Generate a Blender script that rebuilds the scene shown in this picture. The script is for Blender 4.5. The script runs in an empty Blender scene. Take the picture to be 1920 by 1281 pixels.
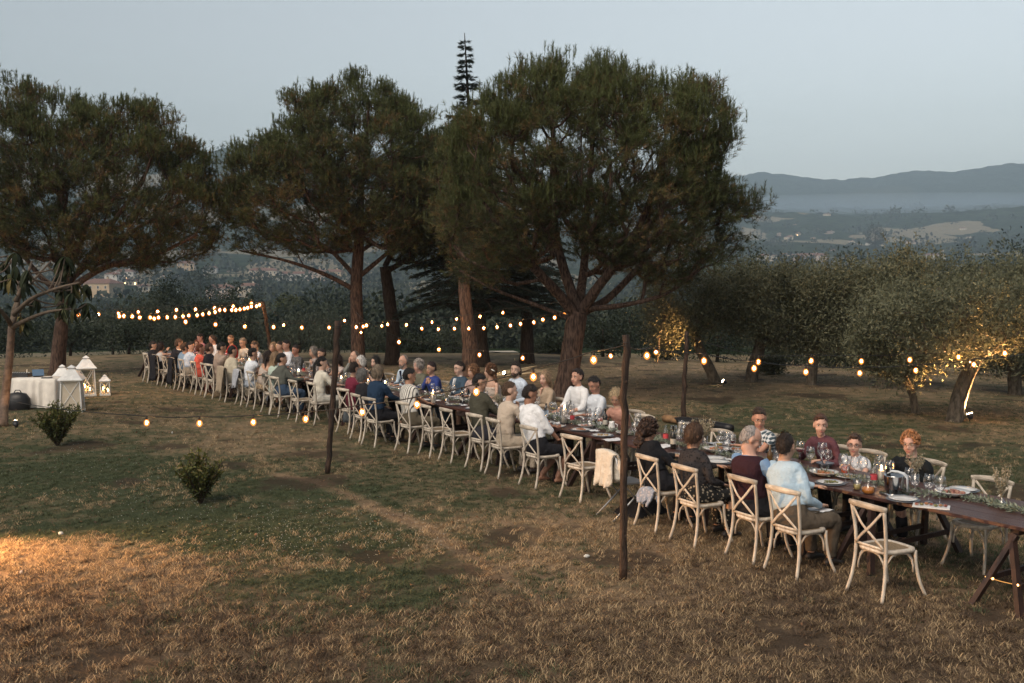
import bpy, bmesh, math, random
import numpy as np
from mathutils import Vector, Matrix, noise as mnoise
random.seed(7); RNG = np.random.default_rng(11)
R = math.radians
scn = bpy.context.scene
COL = scn.collection

# ------------------------------------------------------------------ camera, sky, sun, exposure
FOC, CX, CY, YH, H = 1867.0, 960.0, 640.5, 535.0, 2.95
PITCH = math.atan((CY - YH) / FOC)
cam_d = bpy.data.cameras.new('camera'); cam = bpy.data.objects.new('camera', cam_d); COL.objects.link(cam)
cam_d.sensor_width = 36.0; cam_d.lens = 36.0 * FOC / 1920.0
cam_d.clip_start = 0.1; cam_d.clip_end = 20000
cam.location = (0, 0, H); cam.rotation_euler = (math.pi / 2 - PITCH, 0, 0)
scn.camera = cam

SUN_EL, SUN_AZ = 5.0, 215.0
world = bpy.data.worlds.new('World'); scn.world = world; world.use_nodes = True
wt = world.node_tree; wt.nodes.clear()
wo = wt.nodes.new('ShaderNodeOutputWorld'); bg = wt.nodes.new('ShaderNodeBackground')
sky = wt.nodes.new('ShaderNodeTexSky'); sky.sky_type = 'NISHITA'; sky.sun_disc = False
sky.sun_elevation = R(SUN_EL); sky.sun_rotation = R(SUN_AZ); sky.altitude = 200
sky.air_density = 1.0; sky.dust_density = 3.0; sky.ozone_density = 1.5
hs = wt.nodes.new('ShaderNodeHueSaturation'); hs.inputs['Saturation'].default_value = 0.31
wt.links.new(sky.outputs[0], hs.inputs['Color']); wt.links.new(hs.outputs[0], bg.inputs['Color'])
wt.links.new(bg.outputs[0], wo.inputs['Surface'])
bg.inputs['Strength'].default_value = 0.117

sd = bpy.data.lights.new('sun', 'SUN'); sun = bpy.data.objects.new('sun', sd); COL.objects.link(sun)
sd.energy = 1.0; sd.angle = R(32); sd.color = (1.0, 0.84, 0.68)
sdir = Vector((math.sin(R(SUN_AZ)) * math.cos(R(50)), math.cos(R(SUN_AZ)) * math.cos(R(50)), math.sin(R(50))))
sun.rotation_euler = (-sdir).to_track_quat('-Z', 'Y').to_euler(); sun.location = (0, 0, 30)
scn.view_settings.view_transform = 'Standard'; scn.view_settings.look = 'None'
scn.view_settings.gamma = 1.0; scn.view_settings.use_curve_mapping = False
scn.view_settings.exposure = 1.66
cy = scn.cycles
cy.max_bounces = 6; cy.diffuse_bounces = 2; cy.glossy_bounces = 3; cy.transmission_bounces = 4
cy.transparent_max_bounces = 12; cy.volume_bounces = 0; cy.sample_clamp_indirect = 3.0
cy.use_denoising = True

# ------------------------------------------------------------------ projection: a photo pixel to a point in the place
def ray(px, py):
    a = (px - CX) / FOC; b = -(py - CY) / FOC
    return np.array([a, math.cos(PITCH) + b * math.sin(PITCH), -math.sin(PITCH) + b * math.cos(PITCH)])
def gnd(px, py, z=0.0):
    d = ray(px, py); t = (z - H) / d[2]
    return np.array([0, 0, H]) + t * d
def at(px, py, Y):
    d = ray(px, py); t = Y / d[1]
    return np.array([0, 0, H]) + t * d

# ------------------------------------------------------------------ mesh helpers
class MB:
    def __init__(s): s.v = []; s.f = []; s.m = []; s.n = 0
    def add(s, v, f, m=0):
        v = np.asarray(v, float); s.v.append(v)
        for q in f: s.f.append(tuple(int(i) + s.n for i in q)); s.m.append(m)
        s.n += len(v); return s
    def mesh(s, name, mats=(), smooth=True):
        me = bpy.data.meshes.new(name)
        me.from_pydata(np.vstack(s.v).tolist() if s.v else [], [], s.f)
        for m in mats: me.materials.append(m)
        if len(mats) > 1: me.polygons.foreach_set('material_index', s.m)
        if smooth: me.polygons.foreach_set('use_smooth', [True] * len(s.f))
        me.update(); return me
    def build(s, name, mats, parent=None, smooth=True):
        if not isinstance(mats, (list, tuple)): mats = (mats,)
        return link(name, s.mesh(name, mats, smooth), parent)
def link(name, data, parent=None, loc=None, rz=None):
    o = bpy.data.objects.new(name, data); COL.objects.link(o)
    if parent is not None: o.parent = parent
    if loc is not None: o.location = loc
    if rz is not None: o.rotation_euler = (0, 0, rz)
    return o
def tag(o, label=None, cat=None, group=None, kind=None):
    if label: o['label'] = label
    if cat: o['category'] = cat
    if group: o['group'] = group
    if kind: o['kind'] = kind
    return o
def thing(name, label, cat, loc=(0, 0, 0), rz=0.0, group=None):
    return tag(link(name, None, None, loc, rz), label, cat, group)
def copy_tree(o, parent=None, kids=None):
    c = o.copy(); COL.objects.link(c); c.parent = parent
    for ch in list(KIDS(o)): copy_tree(ch, c)
    return c
def KIDS(o): return o.children
def frame(t, ref=None):
    t = np.asarray(t, float); t = t / (np.linalg.norm(t) + 1e-12)
    r = np.array([0, 0, 1.0]) if ref is None else np.asarray(ref, float)
    if abs(np.dot(t, r)) > .97: r = np.array([1.0, 0, 0]) if ref is None else np.array([0, 1.0, 0])
    a = np.cross(r, t); a /= np.linalg.norm(a); b = np.cross(t, a)
    return t, a, b
def tube(mb, P, rad, n=8, m=0, cap=True, ref=None, jit=0.0):
    """sweep: P points, rad scalar / list / list of (ra, rb) with ra along 'a' (horizontal) and rb along 'b'"""
    P = np.asarray(P, float); k = len(P)
    if np.isscalar(rad): rad = [rad] * k
    ang = np.arange(n) * 2 * math.pi / n
    V = []
    if ref is None:
        o_ = P[-1] - P[0]; o_ = o_ / (np.linalg.norm(o_) + 1e-9); ref = (0, 0, 1.0) if abs(o_[2]) < .75 else (0, 1.0, 0)
    for i in range(k):
        t = P[min(i + 1, k - 1)] - P[max(i - 1, 0)]
        t, a, b = frame(t, ref)
        r = rad[i]; ra, rb = (r, r) if np.isscalar(r) else r
        ring = P[i] + np.outer(np.cos(ang) * ra, a) + np.outer(np.sin(ang) * rb, b)
        if jit: ring = P[i] + (ring - P[i]) * (1 + (RNG.random((n, 1)) - .5) * jit)
        V.append(ring)
    F = []
    for i in range(k - 1):
        for j in range(n):
            j2 = (j + 1) % n
            F.append((i * n + j, i * n + j2, (i + 1) * n + j2, (i + 1) * n + j))
    if cap:
        F.append(tuple(range(n))[::-1]); F.append(tuple((k - 1) * n + j for j in range(n)))
    mb.add(np.vstack(V), F, m); return mb
def box(mb, c, s, rz=0.0, m=0, taper=1.0):
    x, y, z = [q / 2 for q in s]
    v = np.array([[-x, -y, -z], [x, -y, -z], [x, y, -z], [-x, y, -z], [-x * taper, -y * taper, z], [x * taper, -y * taper, z], [x * taper, y * taper, z], [-x * taper, y * taper, z]])
    ca, sa = math.cos(rz), math.sin(rz)
    v = v @ np.array([[ca, sa, 0], [-sa, ca, 0], [0, 0, 1]]) + np.asarray(c, float)
    mb.add(v, [(3, 2, 1, 0), (4, 5, 6, 7), (0, 1, 5, 4), (1, 2, 6, 5), (2, 3, 7, 6), (3, 0, 4, 7)], m); return mb
def bar(mb, p, q, w, d, ref=(0, 0, 1), m=0):
    p = np.asarray(p, float); q = np.asarray(q, float); t, a, b = frame(q - p, ref)
    v = []
    for e in (p, q):
        for sa, sb in ((-1, -1), (1, -1), (1, 1), (-1, 1)): v.append(e + a * sa * w / 2 + b * sb * d / 2)
    mb.add(v, [(0, 1, 2, 3)[::-1], (4, 5, 6, 7), (0, 1, 5, 4), (1, 2, 6, 5), (2, 3, 7, 6), (3, 0, 4, 7)], m); return mb
def lathe(mb, prof, n=16, c=(0, 0, 0), m=0, sy=1.0):
    V = []; ang = np.arange(n) * 2 * math.pi / n
    for r, z in prof: V.append(np.stack([np.cos(ang) * r, np.sin(ang) * r * sy, np.full(n, z)], 1))
    V = np.vstack(V) + np.asarray(c, float); F = []
    for i in range(len(prof) - 1):
        for j in range(n):
            j2 = (j + 1) % n; F.append((i * n + j, i * n + j2, (i + 1) * n + j2, (i + 1) * n + j))
    mb.add(V, F, m); return mb
def ell(mb, c, r, n=12, k=8, m=0, rot=None):
    V = []; F = []
    for i in range(k + 1):
        th = math.pi * i / k
        for j in range(n):
            ph = 2 * math.pi * j / n
            V.append((math.sin(th) * math.cos(ph) * r[0], math.sin(th) * math.sin(ph) * r[1], math.cos(th) * r[2]))
    V = np.array(V)
    if rot is not None: V = V @ np.array(rot).T
    V = V + np.asarray(c, float)
    for i in range(k):
        for j in range(n):
            j2 = (j + 1) % n; F.append((i * n + j, (i + 1) * n + j, (i + 1) * n + j2, i * n + j2))
    mb.add(V, F, m); return mb
def smoothline(P, n=6):
    P = np.asarray(P, float); Q = np.vstack([2 * P[0] - P[1], P, 2 * P[-1] - P[-2]]); out = []
    for i in range(1, len(Q) - 2):
        p0, p1, p2, p3 = Q[i - 1:i + 3]
        for t in np.linspace(0, 1, n, endpoint=False):
            out.append(.5 * ((2 * p1) + (-p0 + p2) * t + (2 * p0 - 5 * p1 + 4 * p2 - p3) * t * t + (-p0 + 3 * p1 - 3 * p2 + p3) * t ** 3))
    out.append(P[-1]); return np.array(out)
def fastmesh(name, V, nper, mats=(), attr=None, smooth=False):
    """V: (faces*nper,3) unshared polygon soup"""
    V = np.ascontiguousarray(V, np.float32); nf = len(V) // nper
    me = bpy.data.meshes.new(name); me.vertices.add(len(V)); me.vertices.foreach_set('co', V.ravel())
    me.loops.add(len(V)); me.loops.foreach_set('vertex_index', np.arange(len(V), dtype=np.int32))
    me.polygons.add(nf); me.polygons.foreach_set('loop_start', np.arange(nf, dtype=np.int32) * nper)
    me.polygons.foreach_set('loop_total', np.full(nf, nper, np.int32))
    for m in mats: me.materials.append(m)
    if attr is not None:
        a = me.attributes.new('tone', 'FLOAT', 'FACE'); a.data.foreach_set('value', np.asarray(attr, np.float32))
    me.update(calc_edges=True); return me

# ------------------------------------------------------------------ materials
def nodes(name):
    m = bpy.data.materials.new(name); m.use_nodes = True; nt = m.node_tree
    return m, nt, nt.nodes['Principled BSDF']
def vary(m, amt=.25):
    nt = m.node_tree; b = nt.nodes['Principled BSDF']; src = b.inputs['Base Color'].links[0].from_socket; oi = nt.nodes.new('ShaderNodeObjectInfo'); hs_ = nt.nodes.new('ShaderNodeHueSaturation'); mr = nt.nodes.new('ShaderNodeMapRange')
    mr.inputs[3].default_value = 1 - amt; mr.inputs[4].default_value = 1 + amt * .5; nt.links.new(oi.outputs['Random'], mr.inputs[0]); nt.links.new(mr.outputs[0], hs_.inputs['Value']); nt.links.new(src, hs_.inputs['Color']); nt.links.new(hs_.outputs[0], b.inputs['Base Color'])
def MAT(name, col, rough=.6, var=.0, scale=8, bump=0.0, bscale=40, metal=0.0, spec=.4, col2=None, trans=0.0, stretch=None, detail=4, bdist=.02):
    m, nt, b = nodes(name); N = nt.nodes; L = nt.links
    b.inputs['Roughness'].default_value = rough; b.inputs['Metallic'].default_value = metal
    b.inputs['Specular IOR Level'].default_value = spec
    col = tuple(col) + (1,)
    tc = N.new('ShaderNodeTexCoord'); mp = N.new('ShaderNodeMapping'); L.new(tc.outputs['Object'], mp.inputs[0])
    if stretch: mp.inputs['Scale'].default_value = stretch
    if var or col2:
        nz = N.new('ShaderNodeTexNoise'); nz.inputs['Scale'].default_value = scale; nz.inputs['Detail'].default_value = detail
        L.new(mp.outputs[0], nz.inputs['Vector'])
        rp = N.new('ShaderNodeMapRange'); rp.inputs[1].default_value = .35; rp.inputs[2].default_value = .65
        L.new(nz.outputs[0], rp.inputs[0]); mx = N.new('ShaderNodeMix'); mx.data_type = 'RGBA'
        c1 = tuple(c * (1 - var) for c in col[:3]) + (1,)
        c2 = (tuple(col2) + (1,)) if col2 else tuple(min(1, c * (1 + var)) for c in col[:3]) + (1,)
        mx.inputs[6].default_value = c1; mx.inputs[7].default_value = c2
        L.new(rp.outputs[0], mx.inputs[0]); L.new(mx.outputs[2], b.inputs['Base Color'])
    else: b.inputs['Base Color'].default_value = col
    if bump:
        n2 = N.new('ShaderNodeTexNoise'); n2.inputs['Scale'].default_value = bscale; n2.inputs['Detail'].default_value = 5
        L.new(mp.outputs[0], n2.inputs['Vector']); bp = N.new('ShaderNodeBump'); bp.inputs['Strength'].default_value = bump
        bp.inputs['Distance'].default_value = bdist; L.new(n2.outputs[0], bp.inputs['Height']); L.new(bp.outputs[0], b.inputs['Normal'])
    if trans: b.inputs['Transmission Weight'].default_value = trans
    return m
def GLASS(name, tint=(1, 1, 1), amt=.9, rough=.03):
    """thin glass: clear with a fresnel sheen"""
    m = bpy.data.materials.new(name); m.use_nodes = True; nt = m.node_tree; nt.nodes.clear()
    o = nt.nodes.new('ShaderNodeOutputMaterial'); tr = nt.nodes.new('ShaderNodeBsdfTransparent'); gl = nt.nodes.new('ShaderNodeBsdfGlossy')
    fr = nt.nodes.new('ShaderNodeLayerWeight'); fr.inputs[0].default_value = .5; mx = nt.nodes.new('ShaderNodeMixShader')
    mr = nt.nodes.new('ShaderNodeMath'); mr.operation = 'MULTIPLY_ADD'; mr.inputs[1].default_value = .8; mr.inputs[2].default_value = .10
    pw = nt.nodes.new('ShaderNodeMath'); pw.operation = 'POWER'; pw.inputs[1].default_value = 2.2
    tr.inputs[0].default_value = tuple(tint) + (1,); gl.inputs['Roughness'].default_value = rough
    nt.links.new(fr.outputs['Facing'], pw.inputs[0]); nt.links.new(pw.outputs[0], mr.inputs[0]); nt.links.new(mr.outputs[0], mx.inputs[0]); nt.links.new(tr.outputs[0], mx.inputs[1]); nt.links.new(gl.outputs[0], mx.inputs[2]); nt.links.new(mx.outputs[0], o.inputs[0])
    return m
def EMIT(name, col, st, rim=None, rimst=1.0):
    m = bpy.data.materials.new(name); m.use_nodes = True; nt = m.node_tree; nt.nodes.clear()
    o = nt.nodes.new('ShaderNodeOutputMaterial'); e = nt.nodes.new('ShaderNodeEmission')
    e.inputs[0].default_value = tuple(col) + (1,); e.inputs[1].default_value = st
    nt.links.new(e.outputs[0], o.inputs[0]); return m
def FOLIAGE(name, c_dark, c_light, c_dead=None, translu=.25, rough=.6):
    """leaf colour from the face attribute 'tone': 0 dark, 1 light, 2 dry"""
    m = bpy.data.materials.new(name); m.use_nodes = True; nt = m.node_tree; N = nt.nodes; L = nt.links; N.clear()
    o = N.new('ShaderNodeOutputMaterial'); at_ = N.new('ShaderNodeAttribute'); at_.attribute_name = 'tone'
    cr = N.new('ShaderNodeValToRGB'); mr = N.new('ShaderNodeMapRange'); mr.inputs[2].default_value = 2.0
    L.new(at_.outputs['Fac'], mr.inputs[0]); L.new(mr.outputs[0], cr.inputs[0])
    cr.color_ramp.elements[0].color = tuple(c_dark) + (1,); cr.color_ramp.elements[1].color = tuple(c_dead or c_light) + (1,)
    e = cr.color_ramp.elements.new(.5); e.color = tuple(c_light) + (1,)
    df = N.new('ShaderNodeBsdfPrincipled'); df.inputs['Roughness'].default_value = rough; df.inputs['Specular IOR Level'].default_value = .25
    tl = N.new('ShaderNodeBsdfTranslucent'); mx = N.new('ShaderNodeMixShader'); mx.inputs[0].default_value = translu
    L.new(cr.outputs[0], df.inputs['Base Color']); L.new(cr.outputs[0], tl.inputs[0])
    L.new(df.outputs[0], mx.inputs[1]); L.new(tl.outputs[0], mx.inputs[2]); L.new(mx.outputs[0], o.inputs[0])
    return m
# ================================================================== TERRAIN
def lawn_edge(az):   # depth (m along +Y) where the lawn breaks off, by azimuth tangent x/Y
    xs = np.array([-3, -.52, -.19, .02, .13, .245, .32, .4, .52, 3]); ys = np.array([40, 40, 41.5, 41, 36, 31.5, 30.4, 28, 24.8, 22])
    return np.interp(az, xs, ys)
def ridge_y(px):
    xs = [-400, 0, 200, 330, 395, 430, 470, 560, 700, 900, 1150, 1300, 1381, 1417, 1460, 1523, 1580, 1628, 1685, 1735, 1779, 1820, 1876, 1920, 2300]
    ys = [300, 285, 270, 276, 284, 277, 273, 280, 300, 345, 352, 343, 329, 322, 325, 335, 337, 333, 327, 326, 329, 324, 316, 318, 330]
    return np.interp(px, xs, ys)
_DR = np.array([60, 150, 300, 600, 900, 1300, 1800, 2150, 2500, 3300, 3800, 5200]); _VR = np.array([660, 668, 676, 563, 516, 474, 445, 402, 408, 384, 0, 60])
_DL = np.array([60, 150, 300, 500, 800, 1000, 1300, 1600, 2000, 3000, 5200]); _VL = np.array([665, 672, 676, 576, 524, 494, 458, 375, 0, 80, 200])
def terrain(X, Y):
    X = np.asarray(X, float); Y = np.asarray(Y, float)
    r = np.sqrt(X * X + Y * Y); Yp = np.maximum(Y, 1.0); az = np.where(Y > 1, X / Yp, np.sign(X) * 3.0)
    az = np.clip(az, -3, 3); px = CX + FOC * np.clip(az, -1.2, 1.2)
    E_ = lawn_edge(az); D = np.maximum(r * .94, Y)
    wl = np.clip((1250 - px) / 500, 0, 1); wl = wl * wl * (3 - 2 * wl)
    ry = ridge_y(px)
    # image line at far tables -> height; the ridge line is per azimuth
    zr = H - (np.interp(D, _DR, _VR) - YH) * D / FOC
    zridge_r = H + (YH - ry) / FOC * 3800
    zr = np.where(D > 3300, zr * 0 + np.interp(D, [3300, 3800, 5200], [0, 1, .7]) * (zridge_r - H + 0) + (1 - np.interp(D, [3300, 3800, 5200], [0, 1, 1])) * (H + (YH - 384) / FOC * 3300), zr)
    zl = H - (np.interp(D, _DL, _VL) - YH) * D / FOC
    zridge_l = H + (YH - ry) / FOC * 2000
    z16 = H + (YH - 375) / FOC * 1600
    t = np.clip((D - 1600) / 400, 0, 1); zl = np.where(D > 1600, z16 * (1 - t) + zridge_l * t + (D > 2000) * (2000 - D) * .05, zl)
    far = zl * wl + zr * (1 - wl)
    # lawn: gently uneven, then a fall beyond its edge
    z60 = H - (662 - YH) * 60 / FOC
    und = .03 * np.sin(X * .35 + 1) * np.sin(Y * .3) * np.clip((Y - 5) / 10, 0, 1) * 0
    u = np.clip((D - E_) / np.maximum(60 - E_, 1), 0, 1)
    near = und + u * u * (3 - 2 * u) * z60
    w = np.clip((D - 60) / 20, 0, 1)
    return np.where(D < 60, near, near * (1 - w) + far * w)
def tz(x, y): return float(terrain(np.array([x]), np.array([y]))[0])

_CT = [(0,700,.5),(300,700,.5),(600,690,.55),(1000,700,.6),(1300,700,.65),(1600,730,.6),(1850,800,.55),(0,800,.35),(200,830,.3),(300,780,.5),(450,830,.6),(250,900,.12),(60,900,.1),(0,960,.3),(450,930,.2),(620,950,.25),(700,870,.45),(900,930,.5),(850,1010,.35),(700,1010,.15),(550,1000,.05),(400,1000,.05),(250,980,.05),(100,980,.2),(50,1050,.95),(300,1090,.8),(500,1080,.45),(650,1080,.25),(800,1080,.4),(950,1050,.85),(1000,980,.7),(1200,1000,.85),(1400,1100,1),(1100,1200,1),(900,1180,.9),(700,1200,.7),(750,1120,.4),(450,1200,.9),(200,1200,1),(0,1250,1),(1700,1200,1),(1600,1060,.8),(1150,880,.45),(1400,830,.3),(1600,800,.25),(1700,860,.2),(1850,860,.3),(1500,760,.35),(1200,760,.5),(1300,740,.6)]
_CW = np.array([gnd(a, b)[:2] for a, b, c in _CT]); _CD = np.array([c for a, b, c in _CT])
_TR = np.array([gnd(*p)[:2] for p in ((520, 890), (600, 905), (700, 950), (800, 992), (880, 1035), (960, 1100))])
def dryness(X, Y):
    X = np.asarray(X, float).ravel(); Y = np.asarray(Y, float).ravel(); out = np.zeros(len(X))
    for k in range(0, len(X), 20000):
        d2 = (X[k:k + 20000, None] - _CW[:, 0]) ** 2 + (Y[k:k + 20000, None] - _CW[:, 1]) ** 2; w = 1 / (d2 + .05) ** 1.6; out[k:k + 20000] = (w * _CD).sum(1) / w.sum(1)
    P = np.stack([X, Y], 1); d = np.full(len(X), 9.0)
    for a, b in zip(_TR[:-1], _TR[1:]):
        t = np.clip(((P - a) @ (b - a)) / np.dot(b - a, b - a), 0, 1); d = np.minimum(d, np.linalg.norm(P - (a + t[:, None] * (b - a)), axis=1))
    tr = np.clip(1 - d / .32, 0, 1); return np.maximum(out, tr * .95), tr
def corner_shade(X, Y):
    X = np.ravel(X); Y = np.ravel(Y); c = gnd(180, 1210)[:2]; d = np.sqrt(((X - c[0]) / 4.2) ** 2 + ((Y - c[1]) / 1.6) ** 2); c2 = gnd(1780, 1170)[:2]; d2 = np.sqrt(((X - c2[0]) / 2.6) ** 2 + ((Y - c2[1]) / 2.4) ** 2); b = np.clip(np.maximum(1.25 - .75 * d, 1.0 - .6 * d2), 0, .62)  # shade of the lower corners put into the grass colour as darker brown
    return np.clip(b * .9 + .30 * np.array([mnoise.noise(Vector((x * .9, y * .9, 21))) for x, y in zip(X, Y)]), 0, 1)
def soilness(X, Y):
    return np.array([mnoise.fractal(Vector((x * .8, y * .8, 7.7)), 1.0, 2.0, 4) for x, y in zip(np.ravel(X), np.ravel(Y))])
def ground_mat():
    m, nt, b = nodes('lawn_ground'); N = nt.nodes; L = nt.links
    ge = N.new('ShaderNodeNewGeometry'); b.inputs['Roughness'].default_value = .95; b.inputs['Specular IOR Level'].default_value = .1
    def nz(s, d=6, rough=.6, vec=None):
        n = N.new('ShaderNodeTexNoise'); n.inputs['Scale'].default_value = s; n.inputs['Detail'].default_value = d; n.inputs['Roughness'].default_value = rough
        L.new(vec or ge.outputs['Position'], n.inputs['Vector']); return n.outputs[0]
    def mr(x, a, c, lo=0, hi=1):
        r = N.new('ShaderNodeMapRange'); r.inputs[1].default_value = a; r.inputs[2].default_value = c; r.inputs[3].default_value = lo; r.inputs[4].default_value = hi; L.new(x, r.inputs[0]); return r.outputs[0]
    def mix(f, a, c):
        x = N.new('ShaderNodeMix'); x.data_type = 'RGBA'; L.new(f, x.inputs[0])
        for k, s in ((6, a), (7, c)):
            if isinstance(s, tuple): x.inputs[k].default_value = s + (1,)
            else: L.new(s, x.inputs[k])
        return x.outputs[2]
    def mth(op, a, c):
        x = N.new('ShaderNodeMath'); x.operation = op
        for k, s in ((0, a), (1, c)):
            if isinstance(s, (int, float)): x.inputs[k].default_value = s
            else: L.new(s, x.inputs[k])
        return x.outputs[0]
    fine = mr(nz(38, 8, .75), .3, .7); mid = mr(nz(2.2, 6), .35, .65); big = nz(.32, 4)
    sx = N.new('ShaderNodeSeparateXYZ'); L.new(ge.outputs['Position'], sx.inputs[0])
    # dry grass lies towards the near right; green in the middle left
    gx = mth('MULTIPLY_ADD', sx.outputs[0], .115); N[-1].inputs[2].default_value = 0.0
    dist = mr(sx.outputs[1], 8.0, 13.5, .62, .02)
    ad = N.new('ShaderNodeAttribute'); ad.attribute_name = 'dry'; as_ = N.new('ShaderNodeAttribute'); as_.attribute_name = 'soil'
    dry = mth('ADD', ad.outputs['Fac'], mth('ADD', mth('MULTIPLY', mth('SUBTRACT', big, .5), .9), mth('MULTIPLY', mth('SUBTRACT', mid, .5), .45))); dry = mr(dry, .18, .85)
    green = mix(fine, (.032, .042, .022), (.080, .095, .050)); straw = mix(fine, (.12, .082, .052), (.42, .30, .19))
    col = mix(dry, green, straw)
    soil = mr(mth('ADD', as_.outputs['Fac'], mth('MULTIPLY', mth('SUBTRACT', nz(6, 5, .7), .5), .5)), .30, .55, 0, .75); ab = N.new('ShaderNodeAttribute'); ab.attribute_name = 'brown'; col = mix(mth('MULTIPLY', ab.outputs['Fac'], dry), col, mix(fine, (.035, .026, .018), (.11, .08, .055))); col = mix(soil, col, (.045, .032, .023))  # 'brown' mixes the painted corner shade over the straw colour
    L.new(col, b.inputs['Base Color'])
    bp = N.new('ShaderNodeBump'); bp.inputs['Strength'].default_value = .8; bp.inputs['Distance'].default_value = .03
    L.new(mth('ADD', nz(60, 6, .8), mth('MULTIPLY', nz(9, 4), 2.0)), bp.inputs['Height']); L.new(bp.outputs[0], b.inputs['Normal'])
    return m
def valley_mat(name, wood, field, thr, scale):
    m, nt, b = nodes(name); N = nt.nodes; L = nt.links
    ge = N.new('ShaderNodeNewGeometry'); b.inputs['Roughness'].default_value = 1; b.inputs['Specular IOR Level'].default_value = 0
    vo = N.new('ShaderNodeTexVoronoi'); vo.inputs['Scale'].default_value = scale; L.new(ge.outputs['Position'], vo.inputs['Vector'])
    mp = N.new('ShaderNodeMapping'); mp.inputs['Scale'].default_value = (1, .55, .2); L.new(ge.outputs['Position'], mp.inputs[0]); nd_ = N.new('ShaderNodeTexNoise'); nd_.inputs['Scale'].default_value = .018; nd_.inputs['Detail'].default_value = 6; L.new(ge.outputs['Position'], nd_.inputs['Vector']); vm_ = N.new('ShaderNodeVectorMath'); vm_.operation = 'MULTIPLY_ADD'; vm_.inputs[1].default_value = (70, 70, 0); L.new(nd_.outputs['Color'], vm_.inputs[0]); L.new(mp.outputs[0], vm_.inputs[2]); L.new(vm_.outputs[0], vo.inputs['Vector'])
    n1 = N.new('ShaderNodeTexNoise'); n1.inputs['Scale'].default_value = .05; n1.inputs['Detail'].default_value = 8; n1.inputs['Roughness'].default_value = .7; L.new(ge.outputs['Position'], n1.inputs['Vector'])
    sp = N.new('ShaderNodeSeparateColor'); L.new(vo.outputs['Color'], sp.inputs[0])
    mr = N.new('ShaderNodeMapRange'); mr.inputs[1].default_value = thr; mr.inputs[2].default_value = thr + .03; L.new(sp.outputs[0], mr.inputs[0])
    wd = N.new('ShaderNodeMix'); wd.data_type = 'RGBA'; wd.inputs[6].default_value = tuple(c * .5 for c in wood) + (1,); wd.inputs[7].default_value = tuple(c * 1.5 for c in wood) + (1,)
    m2 = N.new('ShaderNodeMapRange'); m2.inputs[1].default_value = .4; m2.inputs[2].default_value = .6; L.new(n1.outputs[0], m2.inputs[0]); L.new(m2.outputs[0], wd.inputs[0])
    fd = N.new('ShaderNodeMix'); fd.data_type = 'RGBA'; L.new(mr.outputs[0], fd.inputs[0]); L.new(wd.outputs[2], fd.inputs[6]); fd.inputs[7].default_value = tuple(field) + (1,)
    L.new(fd.outputs[2], b.inputs['Base Color'])
    bp = N.new('ShaderNodeBump'); bp.inputs['Strength'].default_value = 1; bp.inputs['Distance'].default_value = 8; L.new(n1.outputs[0], bp.inputs['Height']); L.new(bp.outputs[0], b.inputs['Normal'])
    return m
def build_terrain():
    th = np.unique(np.concatenate([np.linspace(-180, -42, 40), np.linspace(-42, 42, 420), np.linspace(42, 180, 40)]))
    ths = np.radians(th)
    rings = {'lawn': np.concatenate([np.linspace(.3, 5, 8), np.linspace(5.3, 24, 120), np.linspace(24.5, 60, 90)]),
             'valley': np.geomspace(60, 2350, 150), 'hills': np.geomspace(2350, 4150, 70)}
    mats = {'lawn': ground_mat(), 'valley': valley_mat('valley_fields', (.030, .044, .026), (.20, .18, .13), .68, .012), 'hills': valley_mat('hill_woods', (.028, .042, .028), (.04, .05, .03), .93, .004)}
    for nm, rr in rings.items():
        A, B = np.meshgrid(ths, rr); X = np.sin(A) * B; Y = np.cos(A) * B; Z = terrain(X, Y)
        if nm != 'lawn':
            nv = np.array([mnoise.fractal(Vector((x * .006, y * .006, 0)), 1.0, 2.1, 5) for x, y in zip(X.ravel(), Y.ravel())]).reshape(X.shape)
            amp = np.clip((B - 60) / 800, 0, 1) * np.where(B > 1500, 9, 5); Z = Z + nv * amp
            if nm == 'hills': Z = Z + np.array([mnoise.noise(Vector((x * .021, y * .021, 5))) + .6 * mnoise.noise(Vector((x * .05, y * .05, 9))) for x, y in zip(X.ravel(), Y.ravel())]).reshape(X.shape) * 6.5
        n, k = X.shape; V = np.stack([X, Y, Z], -1).reshape(-1, 3)
        i, j = np.meshgrid(np.arange(n - 1), np.arange(k - 1), indexing='ij'); a = (i * k + j).ravel()
        F = np.stack([a, a + 1, a + k + 1, a + k], 1)[:, ::-1]
        me = bpy.data.meshes.new(nm); me.vertices.add(len(V)); me.vertices.foreach_set('co', V.astype(np.float32).ravel())
        me.loops.add(F.size); me.loops.foreach_set('vertex_index', F.astype(np.int32).ravel()); me.polygons.add(len(F))
        me.polygons.foreach_set('loop_start', np.arange(len(F), dtype=np.int32) * 4); me.polygons.foreach_set('loop_total', np.full(len(F), 4, np.int32))
        me.polygons.foreach_set('use_smooth', [True] * len(F)); me.materials.append(mats[nm]); me.update(calc_edges=True)
        if nm == 'lawn':
            dv, tr_ = dryness(V[:, 0], V[:, 1]); a_ = me.attributes.new('dry', 'FLOAT', 'POINT'); a_.data.foreach_set('value', dv.astype(np.float32)); a_ = me.attributes.new('brown', 'FLOAT', 'POINT'); a_.data.foreach_set('value', corner_shade(V[:, 0], V[:, 1]).astype(np.float32)); so = np.maximum(soilness(V[:, 0], V[:, 1]), tr_ * .42); a_ = me.attributes.new('soil', 'FLOAT', 'POINT'); a_.data.foreach_set('value', so.astype(np.float32))
        o = link({'lawn': 'lawn', 'valley': 'valley_ground', 'hills': 'hills'}[nm], me)
        tag(o, {'lawn': 'sloping lawn of green and dry straw coloured grass', 'valley': 'hazy valley floor of woods and pale dry fields', 'hills': 'blue hazy wooded hills along the horizon'}[nm], None, None, 'structure')
build_terrain()
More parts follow.
